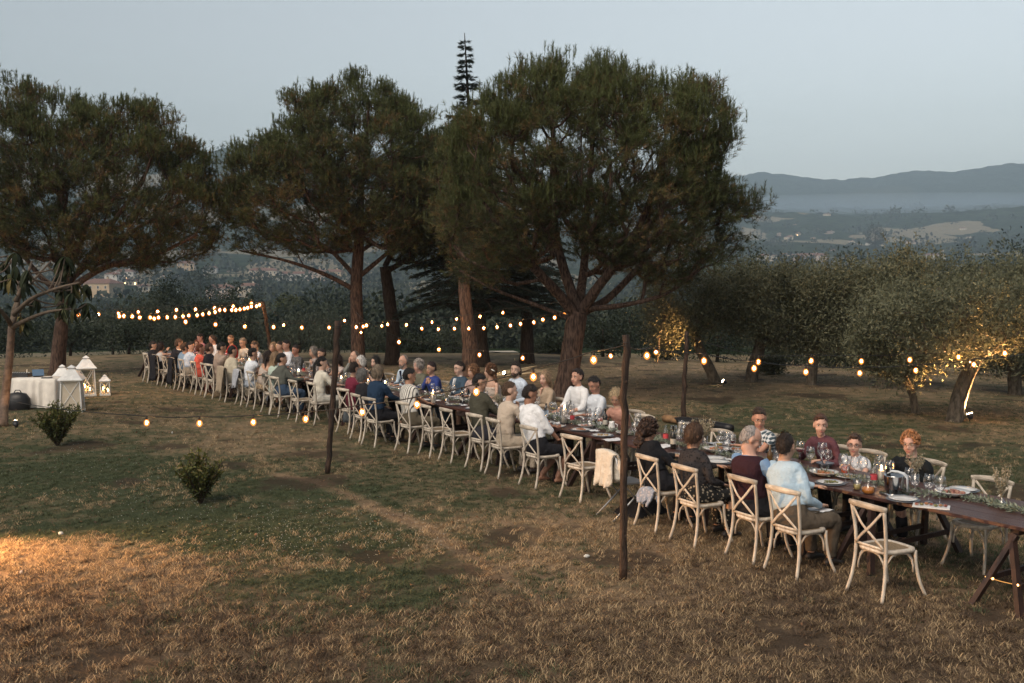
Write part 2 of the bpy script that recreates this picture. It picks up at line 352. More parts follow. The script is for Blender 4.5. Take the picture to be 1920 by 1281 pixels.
# small cap under the camera, then haze
HZ = MB(); box(HZ, (0, 0, 0), (1, 1, 1)); hz = HZ.build('haze', [], None, False)
hm = bpy.data.materials.new('haze_air'); hm.use_nodes = True; hm.node_tree.nodes.clear()
_o = hm.node_tree.nodes.new('ShaderNodeOutputMaterial'); _v = hm.node_tree.nodes.new('ShaderNodeVolumePrincipled')
_v.inputs['Color'].default_value = (.60, .80, 1.0, 1); _v.inputs['Density'].default_value = HAZE = .00024; _v.inputs['Anisotropy'].default_value = .0
hm.node_tree.links.new(_v.outputs[0], _o.inputs['Volume']); hz.data.materials.append(hm)
hz.scale = (8500, 8500, 560); hz.location = (0, 0, 245)
MI = MB(); ell(MI, (0, 0, 0), (.5, .5, .5), 40, 20); mi = MI.build('mist', [], None, False); m2_ = hm.copy(); m2_.name = 'mist_air'; [n for n in m2_.node_tree.nodes if n.type == 'PRINCIPLED_VOLUME'][0].inputs['Density'].default_value = .0009
mi.data.materials.append(m2_); mi.scale = (3000, 850, 190); mi.location = (1300, 2850, 165); tag(mi, 'low band of pale mist lying behind the first wooded ridge on the right', None, None, 'stuff')
tag(hz, 'thin blue evening haze over the valley', None, None, 'stuff')
# ================================================================== ROW OF TABLES: curve along the feet of the near chairs
_K = np.array([(5.0, 6.85), (3.46, 9.2), (1.75, 11.85), (.33, 14.2), (-1.45, 16.95), (-3.27, 19.4), (-6.2, 23.4), (-10.9, 29.6), (-11.9, 30.9)])
CV = smoothline(_K, 200); CS = np.concatenate([[0], np.cumsum(np.linalg.norm(np.diff(CV, axis=0), axis=1))])
_T = np.gradient(CV, axis=0); _T /= np.linalg.norm(_T, axis=1)[:, None]
_Tp = np.pad(_T, ((200, 200), (0, 0)), 'edge'); CT = np.stack([np.convolve(_Tp[:, i], np.ones(401) / 401, 'valid') for i in (0, 1)], 1); CT /= np.linalg.norm(CT, axis=1)[:, None]
CN = np.stack([CT[:, 1], -CT[:, 0]], 1)
def row(s, off):
    i = int(np.clip(np.searchsorted(CS, s), 1, len(CS) - 1)); f = np.clip((s - CS[i - 1]) / (CS[i] - CS[i - 1]), 0, 1)
    p = CV[i - 1] * (1 - f) + CV[i] * f
    if s < 0: p = CV[0] + CT[0] * s
    if s > CS[-1]: p = CV[-1] + CT[-1] * (s - CS[-1])
    return p + CN[i] * off, CT[i], CN[i]
def find(px, py, off):
    pts = CV + CN * off; f = pts[:, 1] * math.cos(PITCH) + (H - 1.1) * math.sin(PITCH); x = CX + FOC * pts[:, 0] / f
    i = int(np.argmin(abs(x - px))); d = ray(px, py); t = pts[i, 1] / d[1]
    return float(CS[i]), np.array([pts[i, 0], pts[i, 1], H + t * d[2]])
def yaw_of(n): return math.atan2(-n[0], n[1])     # rotation about z that turns +Y towards n

# ---------------- cross-back chair
m_wood = MAT('whitewashed_beech', (.52, .455, .375), .55, var=.22, scale=6, bump=.25, bscale=60, stretch=(6, 6, 1), col2=(.60, .535, .45))
m_wood2 = MAT('whitewashed_beech_rail', (.52, .445, .355), .5, var=.35, scale=9, bump=.25, bscale=60, col2=(.60, .53, .44), stretch=(1, 5, 5))
vary(m_wood, .18); vary(m_wood2, .25)
m_cane = MAT('woven_cane', (.24, .17, .10), .7, var=.4, scale=70, bump=.6, bscale=120)
def chair_proto():
    P = {}
    def post(sx):   # back leg and back post in one sweep
        return tube(MB(), smoothline([(sx * .225, -.275, 0.0), (sx * .205, -.225, .18), (sx * .19, -.20, .40), (sx * .19, -.205, .60), (sx * .205, -.245, .855)], 4), [(.017, .017)] * 17, 8).mesh('leg', [m_wood])
    def fleg(sx):
        return tube(MB(), smoothline([(sx * .235, .275, 0.0), (sx * .205, .215, .16), (sx * .19, .185, .32), (sx * .185, .18, .445)], 4), [.0165] * 13, 8).mesh('leg', [m_wood])
    P['legs'] = [post(-1), post(1), fleg(-1), fleg(1)]
    # top rail: bowed, thick in the middle
    xs = np.linspace(-.235, .235, 11)
    P['rail'] = tube(MB(), [(x, -.245 - .045 * (1 - (x / .235) ** 2), .875 + .008 * (1 - (x / .235) ** 2)) for x in xs], [((.014), (.024 + .008 * (1 - (x / .235) ** 2))) for x in xs], 8, ref=(0, 0, 1)).mesh('top_rail', [m_wood2])
    P['x'] = []
    for sx in (-1, 1):
        q = smoothline([(sx * .185, -.25, .845), (sx * .06, -.262, .70), (-sx * .07, -.245 - .006 * sx, .585), (-sx * .175, -.215, .49)], 4)
        P['x'].append(tube(MB(), q, [(.015, .006)] * len(q), 6, ref=(0, 1, 0)).mesh('cross_slat', [m_wood]))
    P['low'] = tube(MB(), [(x, -.205 - .01 * (1 - (x / .18) ** 2), .488) for x in np.linspace(-.18, .18, 5)], [(.011, .015)] * 5, 6).mesh('lower_rail', [m_wood])
    # seat ring
    def outline(k, s):
        a = np.linspace(0, 2 * math.pi, k, endpoint=False); x = np.cos(a); y = np.sin(a)
        e = .55; X = np.sign(x) * abs(x) ** e; Y = np.sign(y) * abs(y) ** e
        return np.stack([X * (.205 + .02 * Y) * s, Y * .215 * s - .005], 1)
    o, i_ = outline(28, 1.0), outline(28, .80); mb = MB(); V = []
    for r_, z in ((o, .435), (o * [1.02, 1.02], .452), (o, .470), (i_, .470), (i_, .440)): V += [(x, y, z) for x, y in r_]
    F = [(a * 28 + j, a * 28 + (j + 1) % 28, ((a + 1) % 5) * 28 + (j + 1) % 28, ((a + 1) % 5) * 28 + j) for a in range(5) for j in range(28)]
    P['seat'] = mb.add(V, F).mesh('seat_frame', [m_wood])
    mb = MB(); V = [(x, y, .462) for x, y in i_] + [(0, 0, .455)] + [(x, y, .448) for x, y in i_] + [(0, 0, .441)]
    F = [(j, (j + 1) % 28, 28) for j in range(28)] + [(29 + (j + 1) % 28, 29 + j, 57) for j in range(28)]
    P['cane'] = mb.add(V, F).mesh('seat_panel', [m_cane])
    # bentwood arches under the seat
    P['arch'] = []
    c = [(-.175, -.19), (.175, -.19), (.18, .175), (-.18, .175)]
    for k in range(4):
        a, b_ = np.array(c[k]), np.array(c[(k + 1) % 4]); a = a * .985; b_ = b_ * .985; q = []
        for t, z in ((.02, .235), (.03, .30), (.09, .365), (.22, .415), (.38, .43), (.62, .43), (.78, .415), (.91, .365), (.97, .30), (.98, .235)):
            p = a * (1 - t) + b_ * t; q.append((p[0], p[1], z))
        P['arch'].append(tube(MB(), q, .0105, 6).mesh('brace', [m_wood]))
    return P
CP = chair_proto(); CHAIR0 = []
def chair_at(x, y, rz, label, group='cross-back chairs round the long table'):
    if not CHAIR0:
        t = thing('chair', label, 'chair', (x, y, 0), rz, group); CHAIR0.append(t)
        for me in CP['legs']: link('leg', me, t)
        link('top_rail', CP['rail'], t)
        for me in CP['x']: link('cross_slat', me, t)
        link('lower_rail', CP['low'], t); s = link('seat_frame', CP['seat'], t); link('seat_panel', CP['cane'], s)
        for me in CP['arch']: link('brace', me, t)
        return t
    t = copy_tree(CHAIR0[0]); t.location = (x, y, 0); t.rotation_euler = (0, 0, rz); t['label'] = label; return t

# ---------------- tables
m_table = MAT('dark_walnut_planks', (.052, .020, .015), .42, var=.45, scale=5, bump=.3, bscale=30, stretch=(1, 9, 9), col2=(.085, .034, .024), spec=.5)
m_trestle = MAT('dark_trestle', (.030, .014, .010), .6, var=.3, scale=8, bump=.3)
TN, TF, TZ = .80, 1.90, .76      # near and far table edge offsets from the curve, top height
def seg_table(s0, s1, label, lit=False):
    a, ta, na = row(s0, (TN + TF) / 2); b_, tb, nb = row(s1, (TN + TF) / 2)
    c = (a + b_) / 2; d = b_ - a; L_ = np.linalg.norm(d) - .006; rz = math.atan2(d[1], d[0]); w = TF - TN
    t = thing('trestle_table', label, 'table', (c[0], c[1], 0), rz, 'dark trestle tables set end to end')
    for k in range(4):
        mb = MB(); y = (k - 1.5) * w / 4; x0 = RNG.uniform(-.004, .004)
        box(mb, (x0, y, TZ - .0175), (L_ - .004, w / 4 - .005, .035)); o = mb.build('plank', m_table, t, False)
        bv = o.modifiers.new('bevel', 'BEVEL'); bv.width = .004; bv.segments = 2
    for sx in (-1, 1):
        x = sx * (L_ / 2 - .42)
        for sy in (-1, 1):
            mb = MB(); bar(mb, (x - .02 * sx, sy * w * .455, TZ - .09), (x - .23, sy * w * .70, 0), .045, .07, (0, 1, 0)); mb.build('leg', m_trestle, t, False)
            mb = MB(); bar(mb, (x + .02 * sx, sy * w * .455, TZ - .09), (x + .23, sy * w * .70, 0), .045, .07, (0, 1, 0)); mb.build('leg', m_trestle, t, False)
        mb = MB(); bar(mb, (x, -w * .45, TZ - .066), (x, w * .45, TZ - .066), .08, .055); mb.build('bearer', m_trestle, t, False)
        for dx in (-.16, .16):
            mb = MB(); bar(mb, (x + dx, -w * .61, .25), (x + dx, w * .61, .25), .03, .05); mb.build('stretcher', m_trestle, t, False)
    return t
TLEN = 2.42; _s = -3.24; _k = 0
_near = ['dark wooden trestle table running out of the frame at lower right', 'dark trestle table holding the ice bucket and amber carafe', 'dark trestle table between the curly haired woman and the bald man', 'dark trestle table beside the jacket draped folding chair', 'dark trestle table in front of the man in black shorts',
         'dark trestle table in front of the man in olive shirt', 'dark trestle table with the two empty chairs, bride side', 'dark trestle table in front of the striped shirt', 'dark trestle table beside the thick post and maroon top', 'dark trestle table by the ponytailed woman', 'dark trestle table by the grey jacketed man with arm over chair', 'dark trestle table in front of the beige suit', 'dark trestle table by the coral dress', 'dark trestle table at the far left end of the row']
while _s < 29.2:
    seg_table(_s, _s + TLEN, _near[min(_k, len(_near) - 1)]); _s += TLEN; _k += 1
# ================================================================== PEOPLE
def nrm(V): return V / (np.linalg.norm(V, axis=-1, keepdims=True) + 1e-9)
PEND = []     # objects waiting for their voxel remesh
def pend(o, vox, smooth=4, extra=None): PEND.append((o, vox, smooth, extra))
def flush_pend():
    for o, vox, sm, ex in PEND:
        r = o.modifiers.new('r', 'REMESH'); r.mode = 'VOXEL'; r.voxel_size = vox; r.use_smooth_shade = True
        s = o.modifiers.new('s', 'SMOOTH'); s.iterations = sm; s.factor = .5
    dg = bpy.context.evaluated_depsgraph_get(); dg.update()
    new = []
    for o, vox, sm, ex in PEND:
        me = bpy.data.meshes.new_from_object(o.evaluated_get(dg)); new.append(me)
    for (o, vox, sm, ex), me in zip(PEND, new):
        o.modifiers.clear(); old = o.data; mats = [m for m in old.materials]; nm = old.name
        if ex is not None:
            bm = bmesh.new(); bm.from_mesh(me); m2 = ex.mesh('h', []); bm.from_mesh(m2); bm.to_mesh(me); bm.free()
        me.materials.clear()
        for m in mats: me.materials.append(m)
        me.polygons.foreach_set('use_smooth', [True] * len(me.polygons)); me.polygons.foreach_set('material_index', [0] * len(me.polygons))
        o.data = me; bpy.data.meshes.remove(old)
    PEND.clear()
_mc = {}
def skin_mat(c):
    k = ('skin', c)
    if k not in _mc: _mc[k] = MAT('skin', c, .5, var=.08, scale=14, spec=.35)
    return _mc[k]
def cloth_mat(c, pattern=None, c2=None):
    k = ('cloth', c, pattern, c2)
    if k in _mc: return _mc[k]
    m = MAT('cloth', c, .85, var=.05, scale=9, bump=1.0, bscale=8, spec=.15, detail=3, bdist=.05)
    nt = m.node_tree; N = nt.nodes; L = nt.links; b = N['Principled BSDF']
    if pattern:
        src = b.inputs['Base Color'].links[0].from_socket; tc = [n for n in N if n.type == 'TEX_COORD'][0]
        mx = N.new('ShaderNodeMix'); mx.data_type = 'RGBA'; L.new(src, mx.inputs[6]); mx.inputs[7].default_value = tuple(c2) + (1,)
        if pattern == 'stripe':
            w = N.new('ShaderNodeTexWave'); w.wave_type = 'BANDS'; w.bands_direction = 'X'; w.inputs['Scale'].default_value = 7.5; w.inputs['Distortion'].default_value = 1.2; w.inputs['Detail'].default_value = 1
            L.new(tc.outputs['Object'], w.inputs[0]); r = N.new('ShaderNodeMapRange'); r.inputs[1].default_value = .72; r.inputs[2].default_value = .8; L.new(w.outputs['Fac'], r.inputs[0]); L.new(r.outputs[0], mx.inputs[0])
        elif pattern == 'check':
            a = N.new('ShaderNodeTexWave'); a.bands_direction = 'X'; a.inputs['Scale'].default_value = 6
            c_ = N.new('ShaderNodeTexWave'); c_.bands_direction = 'Z'; c_.inputs['Scale'].default_value = 6
            for q in (a, c_): L.new(tc.outputs['Object'], q.inputs[0])
            mu = N.new('ShaderNodeMath'); mu.operation = 'ADD'; L.new(a.outputs['Fac'], mu.inputs[0]); L.new(c_.outputs['Fac'], mu.inputs[1])
            r = N.new('ShaderNodeMapRange'); r.inputs[1].default_value = .9; r.inputs[2].default_value = 1.2; L.new(mu.outputs[0], r.inputs[0]); L.new(r.outputs[0], mx.inputs[0])
        else:  # floral / lace
            v = N.new('ShaderNodeTexVoronoi'); v.inputs['Scale'].default_value = 32 if pattern == 'lace' else 26; L.new(tc.outputs['Object'], v.inputs['Vector'])
            r = N.new('ShaderNodeMapRange'); r.inputs[1].default_value = .30; r.inputs[2].default_value = .38; L.new(v.outputs['Distance'], r.inputs[0]); L.new(r.outputs[0], mx.inputs[0])
        L.new(mx.outputs[2], b.inputs['Base Color'])
    _mc[k] = m; return m
def hair_mat(c):
    k = ('hair', c)
    if k not in _mc: _mc[k] = MAT('hair', c, .5, var=.5, scale=55, bump=1.0, bscale=90, spec=.4, stretch=(1, 1, .25))
    return _mc[k]
m_eye = MAT('eye_white', (.55, .52, .48), .3); m_iris = MAT('iris', (.02, .015, .012), .2)
m_lip = MAT('lips', (.36, .14, .12), .45); m_shoe = MAT('shoe_leather', (.035, .028, .024), .5); m_frame = MAT('glasses_frame', (.015, .012, .012), .3)
m_gframe = MAT('thin_metal_frame', (.35, .28, .20), .3, metal=.8); m_sole = MAT('white_sneaker', (.5, .5, .48), .7)

def ik(a, t, l1, l2, pole):
    a, t, pole = (np.asarray(q, float) for q in (a, t, pole)); d = t - a; L_ = np.linalg.norm(d); mx = (l1 + l2) * .995
    if L_ > mx: t = a + d / L_ * mx; d = t - a; L_ = mx
    u = d / L_; c = np.clip((l1 * l1 + L_ * L_ - l2 * l2) / (2 * l1 * L_), -1, 1); p = pole - u * np.dot(pole, u); p /= np.linalg.norm(p) + 1e-9
    return a + u * l1 * c + p * l1 * math.sqrt(1 - c * c), t
def rotm(yaw, pitch, roll=0): return np.array(Matrix.Rotation(yaw, 3, 'Z') @ Matrix.Rotation(pitch, 3, 'X') @ Matrix.Rotation(roll, 3, 'Y'))
def hand(mb, w, d, up, side, curl=.6):
    """palm and five fingers; w wrist, d pointing direction, up back of the hand, side +1 right hand"""
    w = np.asarray(w, float); d = np.asarray(d, float); d /= np.linalg.norm(d); a = np.cross(d, up); a /= np.linalg.norm(a); n = np.cross(a, d)
    tube(mb, [w - d * .03, w + d * .02, w + d * .06, w + d * .09], [(.024, .018), (.032, .015), (.040, .014), (.038, .011)], 8, ref=n)
    for k, (o, l) in enumerate(((-.030, .068), (-.010, .078), (.010, .073), (.029, .058))):
        o *= -side; p = w + d * .085 + a * o; q = p + d * l * .5 - n * l * .12 * curl; r = q + d * l * (.35 - .2 * curl) - n * l * .45 * curl
        tube(mb, [p, q, r], [.0095, .0085, .006], 6)
    p = w + d * .03 + a * .03 * -side * -1 * -1
    p = w + d * .03 - a * .030 * side; q = p + d * .035 - a * .022 * side - n * .012; r = q + d * .03 - a * .004 * side - n * .008
    tube(mb, [p, q, r], [.012, .010, .007], 6)
def cap(mb, c, rad, Rm, hl, n=26, k=18, lump=0.0, seed=0, inn=.80, lscale=9.0):
    """hair cap: an ellipsoid that stands off the skull where hair grows and dips inside it elsewhere. hl(az)->lowest elevation covered"""
    V = []; F = []
    for i in range(k + 1):
        el = math.pi / 2 - math.pi * i / k
        for j in range(n):
            az = 2 * math.pi * j / n; dv = np.array([math.sin(az) * math.cos(el), math.cos(az) * math.cos(el), math.sin(el)])
            e0 = hl(abs((az + math.pi) % (2 * math.pi) - math.pi)); t = np.clip((el - e0 + .10) / .20, 0, 1); t = t * t * (3 - 2 * t)
            s = inn + (1 - inn) * t
            if lump: s += lump * t * mnoise.noise(Vector(dv * lscale * .35 + seed))
            V.append(dv * np.asarray(rad) * s)
    for i in range(k):
        for j in range(n):
            j2 = (j + 1) % n; F.append((i * n + j, (i + 1) * n + j, (i + 1) * n + j2, i * n + j2))
    mb.add(np.array(V) @ Rm.T + c, F)
def hairline(kind):
    tab = {'short': ([0, .55, 1.0, 1.3, 1.6, 1.95, 2.3, 2.6, 3.15], [.57, .50, .36, .20, .30, .20, -.40, -.66, -.76]), 'bald': ([0, 1.0, 1.5, 2.3, 3.15], [1.6, 1.5, .15, -.5, -.7]),
           'balding': ([0, .8, 1.2, 1.6, 2.3, 3.15], [1.0, .85, .4, -.1, -.85, -.95]), 'bob': ([0, .6, .95, 1.4, 2.2, 3.15], [.62, .45, -.5, -.95, -1.2, -1.2])}
    x, y = tab[kind]; return lambda a: float(np.interp(a, x, y))

PEOPLE_OBJ = []
def person(desc, cen, rz, head, vox=.018, female=False, hair='short', hcol=(.03, .02, .015), skin=(.44, .26, .18), top=('long', (.55, .55, .55)), bottom=('trousers', (.05, .05, .06)),
           look=0.0, nod=0.0, pose='table', edge=.55, glasses=None, beard=None, child=False, seed=0, group=None, barefeet=False, fit=1.0, cat='person', acc=None, feet=None, head_roll=0.0):
    rng = random.Random(seed); look += rng.uniform(-.12, .12); nod += rng.uniform(-.13, -.01); head_roll += rng.uniform(-.12, .12)
    hd = np.asarray(head, float)          # local head centre
    sc = .90 if child else 1.0
    wd = (.98 if female else 1.08) * (.82 if child else 1.0) * fit
    NB = hd + np.array([0, -.032, -.182 * sc]); PV = np.array([0, -.02, .535])
    tl = NB - PV; t_ = tl / np.linalg.norm(tl)
    sm = skin_mat(skin); body = MB(); Rh = rotm(look, nod, head_roll)
    hs_ = 1.07 if child else (1.13 if female else 1.17)
    def H_(p): return Rh @ (np.asarray(p, float) * hs_) + hd
    def torso(mb, g, top_=1.0, low=0.0):
        prof = [(-.10, .150, .105), (-.02, .172, .125), (.18, .160, .112), (.38, .145 if female else .155, .100), (.62, .165, .118 if not female else .122), (.82, .192, .112), (.91, .188, .095), (.965, .150, .078), (1.0, .088, .064), (1.06, .055, .052)]
        P_, R_ = [], []
        for f, a, b_ in prof:
            if f > top_ or f < low: continue
            P_.append(PV + tl * f + np.array([0, -.02 * math.sin(math.pi * min(max(f, 0), 1)), 0])); R_.append((a * wd + g, b_ * wd + g))
        tube(mb, P_, R_, 18, ref=(0, 1, 0))
    torso(body, -.004)
    lat = np.array([1.0, 0, 0]); sh = {}
    for sx in (-1, 1): sh[sx] = NB + np.array([sx * .195 * wd, .0, 0]) - t_ * .050
    # ---- arms
    ang = {}
    def default_hand(sx):
        y = min(edge + .04, sh[sx][1] + .38); return np.array([sx * (.12 + .06 * rng.random()), y, TZ + .045])
    targets = {-1: default_hand(-1), 1: default_hand(1)}
    hdir = {-1: np.array([.35, .9, -.05]), 1: np.array([-.35, .9, -.05])}
    if pose == 'lap': 
        for sx in (-1, 1): targets[sx] = np.array([sx * .09, .25, .66]); hdir[sx] = np.array([-sx * .6, .7, -.2])
    elif pose == 'lap1': targets[1] = np.array([.12, .27, .66])
    elif pose in ('chin', 'chinL'):
        sx = 1 if pose == 'chin' else -1; targets[sx] = hd + Rh @ np.array([sx * .05, .08, -.275]); hdir[sx] = Rh @ np.array([-sx * .25, .05, 1])
    elif pose in ('face', 'faceL'):
        sx = 1 if pose == 'face' else -1; targets[sx] = hd + Rh @ np.array([sx * .11, .08, -.14]); hdir[sx] = np.array([0, .0, 1.0])
    elif pose in ('reach', 'reachL'):
        sx = 1 if pose == 'reach' else -1; targets[sx] = np.array([sx * .15, sh[sx][1] + .52, .95]); hdir[sx] = np.array([0, .8, .5])
    elif pose == 'glass':
        targets[1] = np.array([.16, edge + .05, .90]); hdir[1] = np.array([-.3, .8, .3])
    elif pose == 'clasp':
        for sx in (-1, 1): targets[sx] = np.array([sx * .045, max(hd[1] + .10, edge + .02), hd[2] - .24]); hdir[sx] = np.array([-sx * .35, .2, .9])
    elif pose == 'behindL':
        targets[-1] = np.array([-.55, -.24, .90]); hdir[-1] = np.array([-1, 0, -.1])
    elif pose == 'crossed':
        for sx in (-1, 1): targets[sx] = np.array([-sx * .10, edge + .02, TZ + .04]); hdir[sx] = np.array([-sx * .9, .2, 0])
    if pose == 'table' and rng.random() < .5:
        sx = rng.choice((-1, 1)); q = rng.random()
        if q < .4: targets[sx] = np.array([sx * .10, min(edge, sh[sx][1] + .36), TZ + .20]); hdir[sx] = np.array([-sx * .5, .5, .6])
        elif q < .7: targets[sx] = hd + Rh @ np.array([sx * .07, .11, -.30]); hdir[sx] = Rh @ np.array([-sx * .3, .1, 1])
        else: targets[sx] = np.array([sx * .14, .28, .64]); hdir[sx] = np.array([-sx * .3, .8, -.2])
    arms = {}; hands = MB(); ls = sc * (.94 if female else 1.0)
    for sx in (-1, 1):
        pole = np.array([sx * .5, -.15, -1.0])
        if pose == 'behindL' and sx < 0: pole = np.array([0, -1.0, -.6])
        e, w = ik(sh[sx], targets[sx], .285 * ls, .255 * ls, pole); arms[sx] = (sh[sx], e, w)
        af = wd * (1.0 if not female else .88)
        q = smoothline([sh[sx] + np.array([-sx * .03, 0, .0]), sh[sx] * .75 + e * .25, e, e * .5 + w * .5, w], 3)
        tube(body, q, np.interp(np.linspace(0, 1, len(q)), [0, .25, .5, .65, 1], [.050, .045, .036, .036, .024]) * af, 10)
        hands_dir = hdir[sx]; up = np.array([0, 0, 1.0]) if abs(hands_dir[2]) < .7 else np.array([sx * .3, 1.0, 0])
        hh = MB(); hand(hh, (0, 0, 0), hands_dir, up, sx, .7); s_ = (.82 if child else .95 if female else 1.05)
        hands.add(np.vstack(hh.v) * s_ + w, hh.f)
    # ---- legs
    legs = {}
    for sx in (-1, 1):
        hip = np.array([sx * .095 * wd, -.01, .525]); kn = np.array([sx * (.13 + (.04 if not female else 0)), .42 * sc, .50 if not child else .49]); an = np.array([sx * .13, .40 * sc + .05 * rng.uniform(-1, 1), .085])
        if feet: an = np.array(feet[0 if sx < 0 else 1], float)
        if feet: kn, an = ik(hip, an, .43, .43, (0, 1, .9))
        legs[sx] = (hip, kn, an)
        q = smoothline([hip, hip * .5 + kn * .5, kn, kn * .6 + an * .4, an], 3)
        tube(body, q, np.interp(np.linspace(0, 1, len(q)), [0, .25, .5, .65, 1], [.088, .078, .058, .056, .036]) * wd, 10)
        if barefeet: tube(body, [an + [0, -.05, -.045], an + [0, .02, -.03], an + [0, .12, -.055], an + [0, .17, -.068]], [(.03, .028), (.036, .045), (.044, .022), (.03, .012)], 8, ref=(0, 0, 1))
    # ---- head
    ell(body, H_((0, -.012, .026)), np.array([.074, .093, .092]) * hs_, 18, 12, rot=Rh)
    ell(body, H_((0, .020, -.034)), np.array([.056, .064, .080]) * hs_, 16, 12, rot=Rh)
    ell(body, H_((0, .052, -.092)), np.array([.030, .028, .024]) * hs_, 10, 8, rot=Rh)
    ell(body, H_((0, .066, .030)), np.array([.052, .018, .012]) * hs_, 12, 6, rot=Rh)     # brow
    tube(body, [H_((0, .066, .022)), H_((0, .088, -.008)), H_((0, .100, -.030)), H_((0, .080, -.040))], [.008, .010, .0145, .010], 8)
    for sx in (-1, 1):
        ell(body, H_((sx * .077, -.012, -.008)), np.array([.011, .020, .034]) * hs_, 8, 6, rot=Rh); ell(body, H_((sx * .036, .052, -.036)), np.array([.026, .026, .026]) * hs_, 8, 6, rot=Rh)
    nk = np.array([0, 0, 0]); tube(body, [NB - t_ * .06, NB + t_ * .02, H_((0, -.022, -.09)), H_((0, -.014, -.02))], [.070 * wd, .057 * wd, .054 * wd, .050], 12)
    top_ob = body.build('person', sm); top_ob.location = (cen[0], cen[1], 0); top_ob.rotation_euler = (0, 0, rz)
    tag(top_ob, desc, cat, group); pend(top_ob, vox, 5, hands)
    det = vox < .02
    # ---- face details
    for sx in (-1, 1):
        e = MB(); ell(e, H_((sx * .029, .0655, .008)), np.array([.0145, .009, .008]) * hs_, 8, 6, 0, Rh); ell(e, H_((sx * .029, .0715, .008)), np.array([.0065, .0045, .0065]) * hs_, 8, 6, 1, Rh); e.build('eye', [m_eye, m_iris], top_ob)
        b_ = MB(); tube(b_, [H_((sx * .013, .0815, .026)), H_((sx * .030, .080, .033)), H_((sx * .048, .068, .028))], [.0035, .0045, .0025], 5); b_.build('eyebrow', hair_mat(hcol if hcol[0] < .25 else (.2, .16, .12)), top_ob)
    mo = MB(); ell(mo, H_((0, .0845, -.060)), np.array([.024, .006, .0075]) * hs_, 8, 6, 0, Rh); mo.build('mouth', m_lip, top_ob)
    # ---- hair
    hm_ = hair_mat(hcol); hb = MB(); hc = H_((0, -.018, .008)); rad = np.array([.081, .103, .119]) * hs_
    if hair in ('short', 'bald', 'balding'):
        cap(hb, hc, rad * (1 if hair == 'short' else .965), Rh, hairline(hair), lump=.10 if hair == 'short' else .03, seed=seed)
    elif hair == 'quiff':
        cap(hb, hc, rad, Rh, hairline('short'), lump=.12, seed=seed)
        ell(hb, H_((.008, .030, .100)), (.052, .046, .024), 12, 8, rot=Rh)
    elif hair == 'bob': cap(hb, hc, rad * 1.06, Rh, hairline('bob'), lump=.08, seed=seed)
    elif hair in ('long', 'pony', 'halfup', 'bun'):
        cap(hb, hc, rad * 1.03, Rh, hairline('short' if hair in ('pony', 'bun') else 'bob'), lump=.06, seed=seed)
        if hair == 'pony':
            ell(hb, H_((0, -.115, .02)), (.03, .03, .03), 10, 8)
            tube(hb, smoothline([H_((0, -.11, .02)), H_((0, -.15, -.05)), H_((.01, -.14, -.17)), H_((.02, -.12, -.30)), H_((.02, -.11, -.42))], 4), np.interp(np.linspace(0, 1, 17), [0, .3, .7, 1], [.025, .036, .030, .008]), 10, jit=.25)
        elif hair == 'bun': ell(hb, H_((0, -.105, -.02)), (.045, .04, .045), 12, 8)
        else:
            for q, (x0, wd_) in enumerate(((-.055, .03), (-.02, .038), (.02, .038), (.055, .03))):
                L_ = .30 + .06 * rng.random(); tube(hb, smoothline([H_((x0, -.05, .03)), H_((x0 * 1.15, -.085, -.06)), H_((x0 * 1.4, -.085, -.17)), H_((x0 * 1.7, -.08, -.17 - L_ * .6))], 4), [(wd_ * (1.15 - .7 * i / 12), .026 * (1 - .6 * i / 12)) for i in range(13)], 8, ref=(0, 1, 0), jit=.2)
    elif hair in ('curly', 'curlylong', 'curlyshort'):
        cap(hb, hc, rad * 1.02, Rh, hairline('bob' if hair != 'curlyshort' else 'short'), lump=.16, seed=seed, lscale=16)
        nn = 150 if det else 60
        for q in range(nn):
            az = rng.uniform(-2.5, 2.5) + math.pi; el_ = rng.uniform(-.75 if hair != 'curlyshort' else -.3, 1.5)
            dv = np.array([math.sin(az) * math.cos(el_), math.cos(az) * math.cos(el_), math.sin(el_)]); r_ = rng.uniform(.010, .021)
            ell(hb, H_(np.array([0, -.015, .028]) + dv * np.array([.086, .105, .103]) * 1.03), (r_, r_, r_), 6, 4)
        if hair == 'curlylong':
            for q in range(60):
                x0 = rng.uniform(-.11, .11); z0 = rng.uniform(-.20, -.02); r_ = rng.uniform(.018, .034); ell(hb, H_((x0, -.075 - .03 * rng.random(), z0)), (r_, r_, r_), 6, 5)
    # loose strands break the outline of the hair
    r3 = np.random.default_rng(seed + 500); hl_ = hairline({'bald': 'bald', 'balding': 'balding', 'bob': 'bob', 'long': 'bob', 'halfup': 'bob', 'curly': 'bob', 'curlylong': 'bob'}.get(hair, 'short')); az = r3.uniform(-math.pi, math.pi, 900); el_ = np.arcsin(r3.uniform(-.95, 1, 900)); ok = np.array([e > hl_(abs(a)) + .05 for a, e in zip(az, el_)]); az, el_ = az[ok], el_[ok]
    dv = np.stack([np.sin(az) * np.cos(el_), np.cos(az) * np.cos(el_), np.sin(el_)], 1); kk = .97 if hair in ('bald',) else 1.0 if hair in ('short', 'balding', 'quiff') else 1.05; bs = dv * rad * kk; cur = 'curly' in hair
    tg = np.stack([dv[:, 0] * .3, -abs(dv[:, 1]) * .2 - .35 + 0 * dv[:, 0], -.9 + .8 * dv[:, 2]], 1) if not cur else r3.normal(size=bs.shape); tg = nrm(tg + dv * .35 + r3.normal(size=bs.shape) * .25); sdv = nrm(np.cross(tg, dv)) * .0028; ln = (.026 if hair in ('short', 'balding', 'quiff', 'bald') else .040 if not cur else .030) * (.5 if hair == 'bald' else 1) * (.6 + .7 * r3.random((len(bs), 1)))
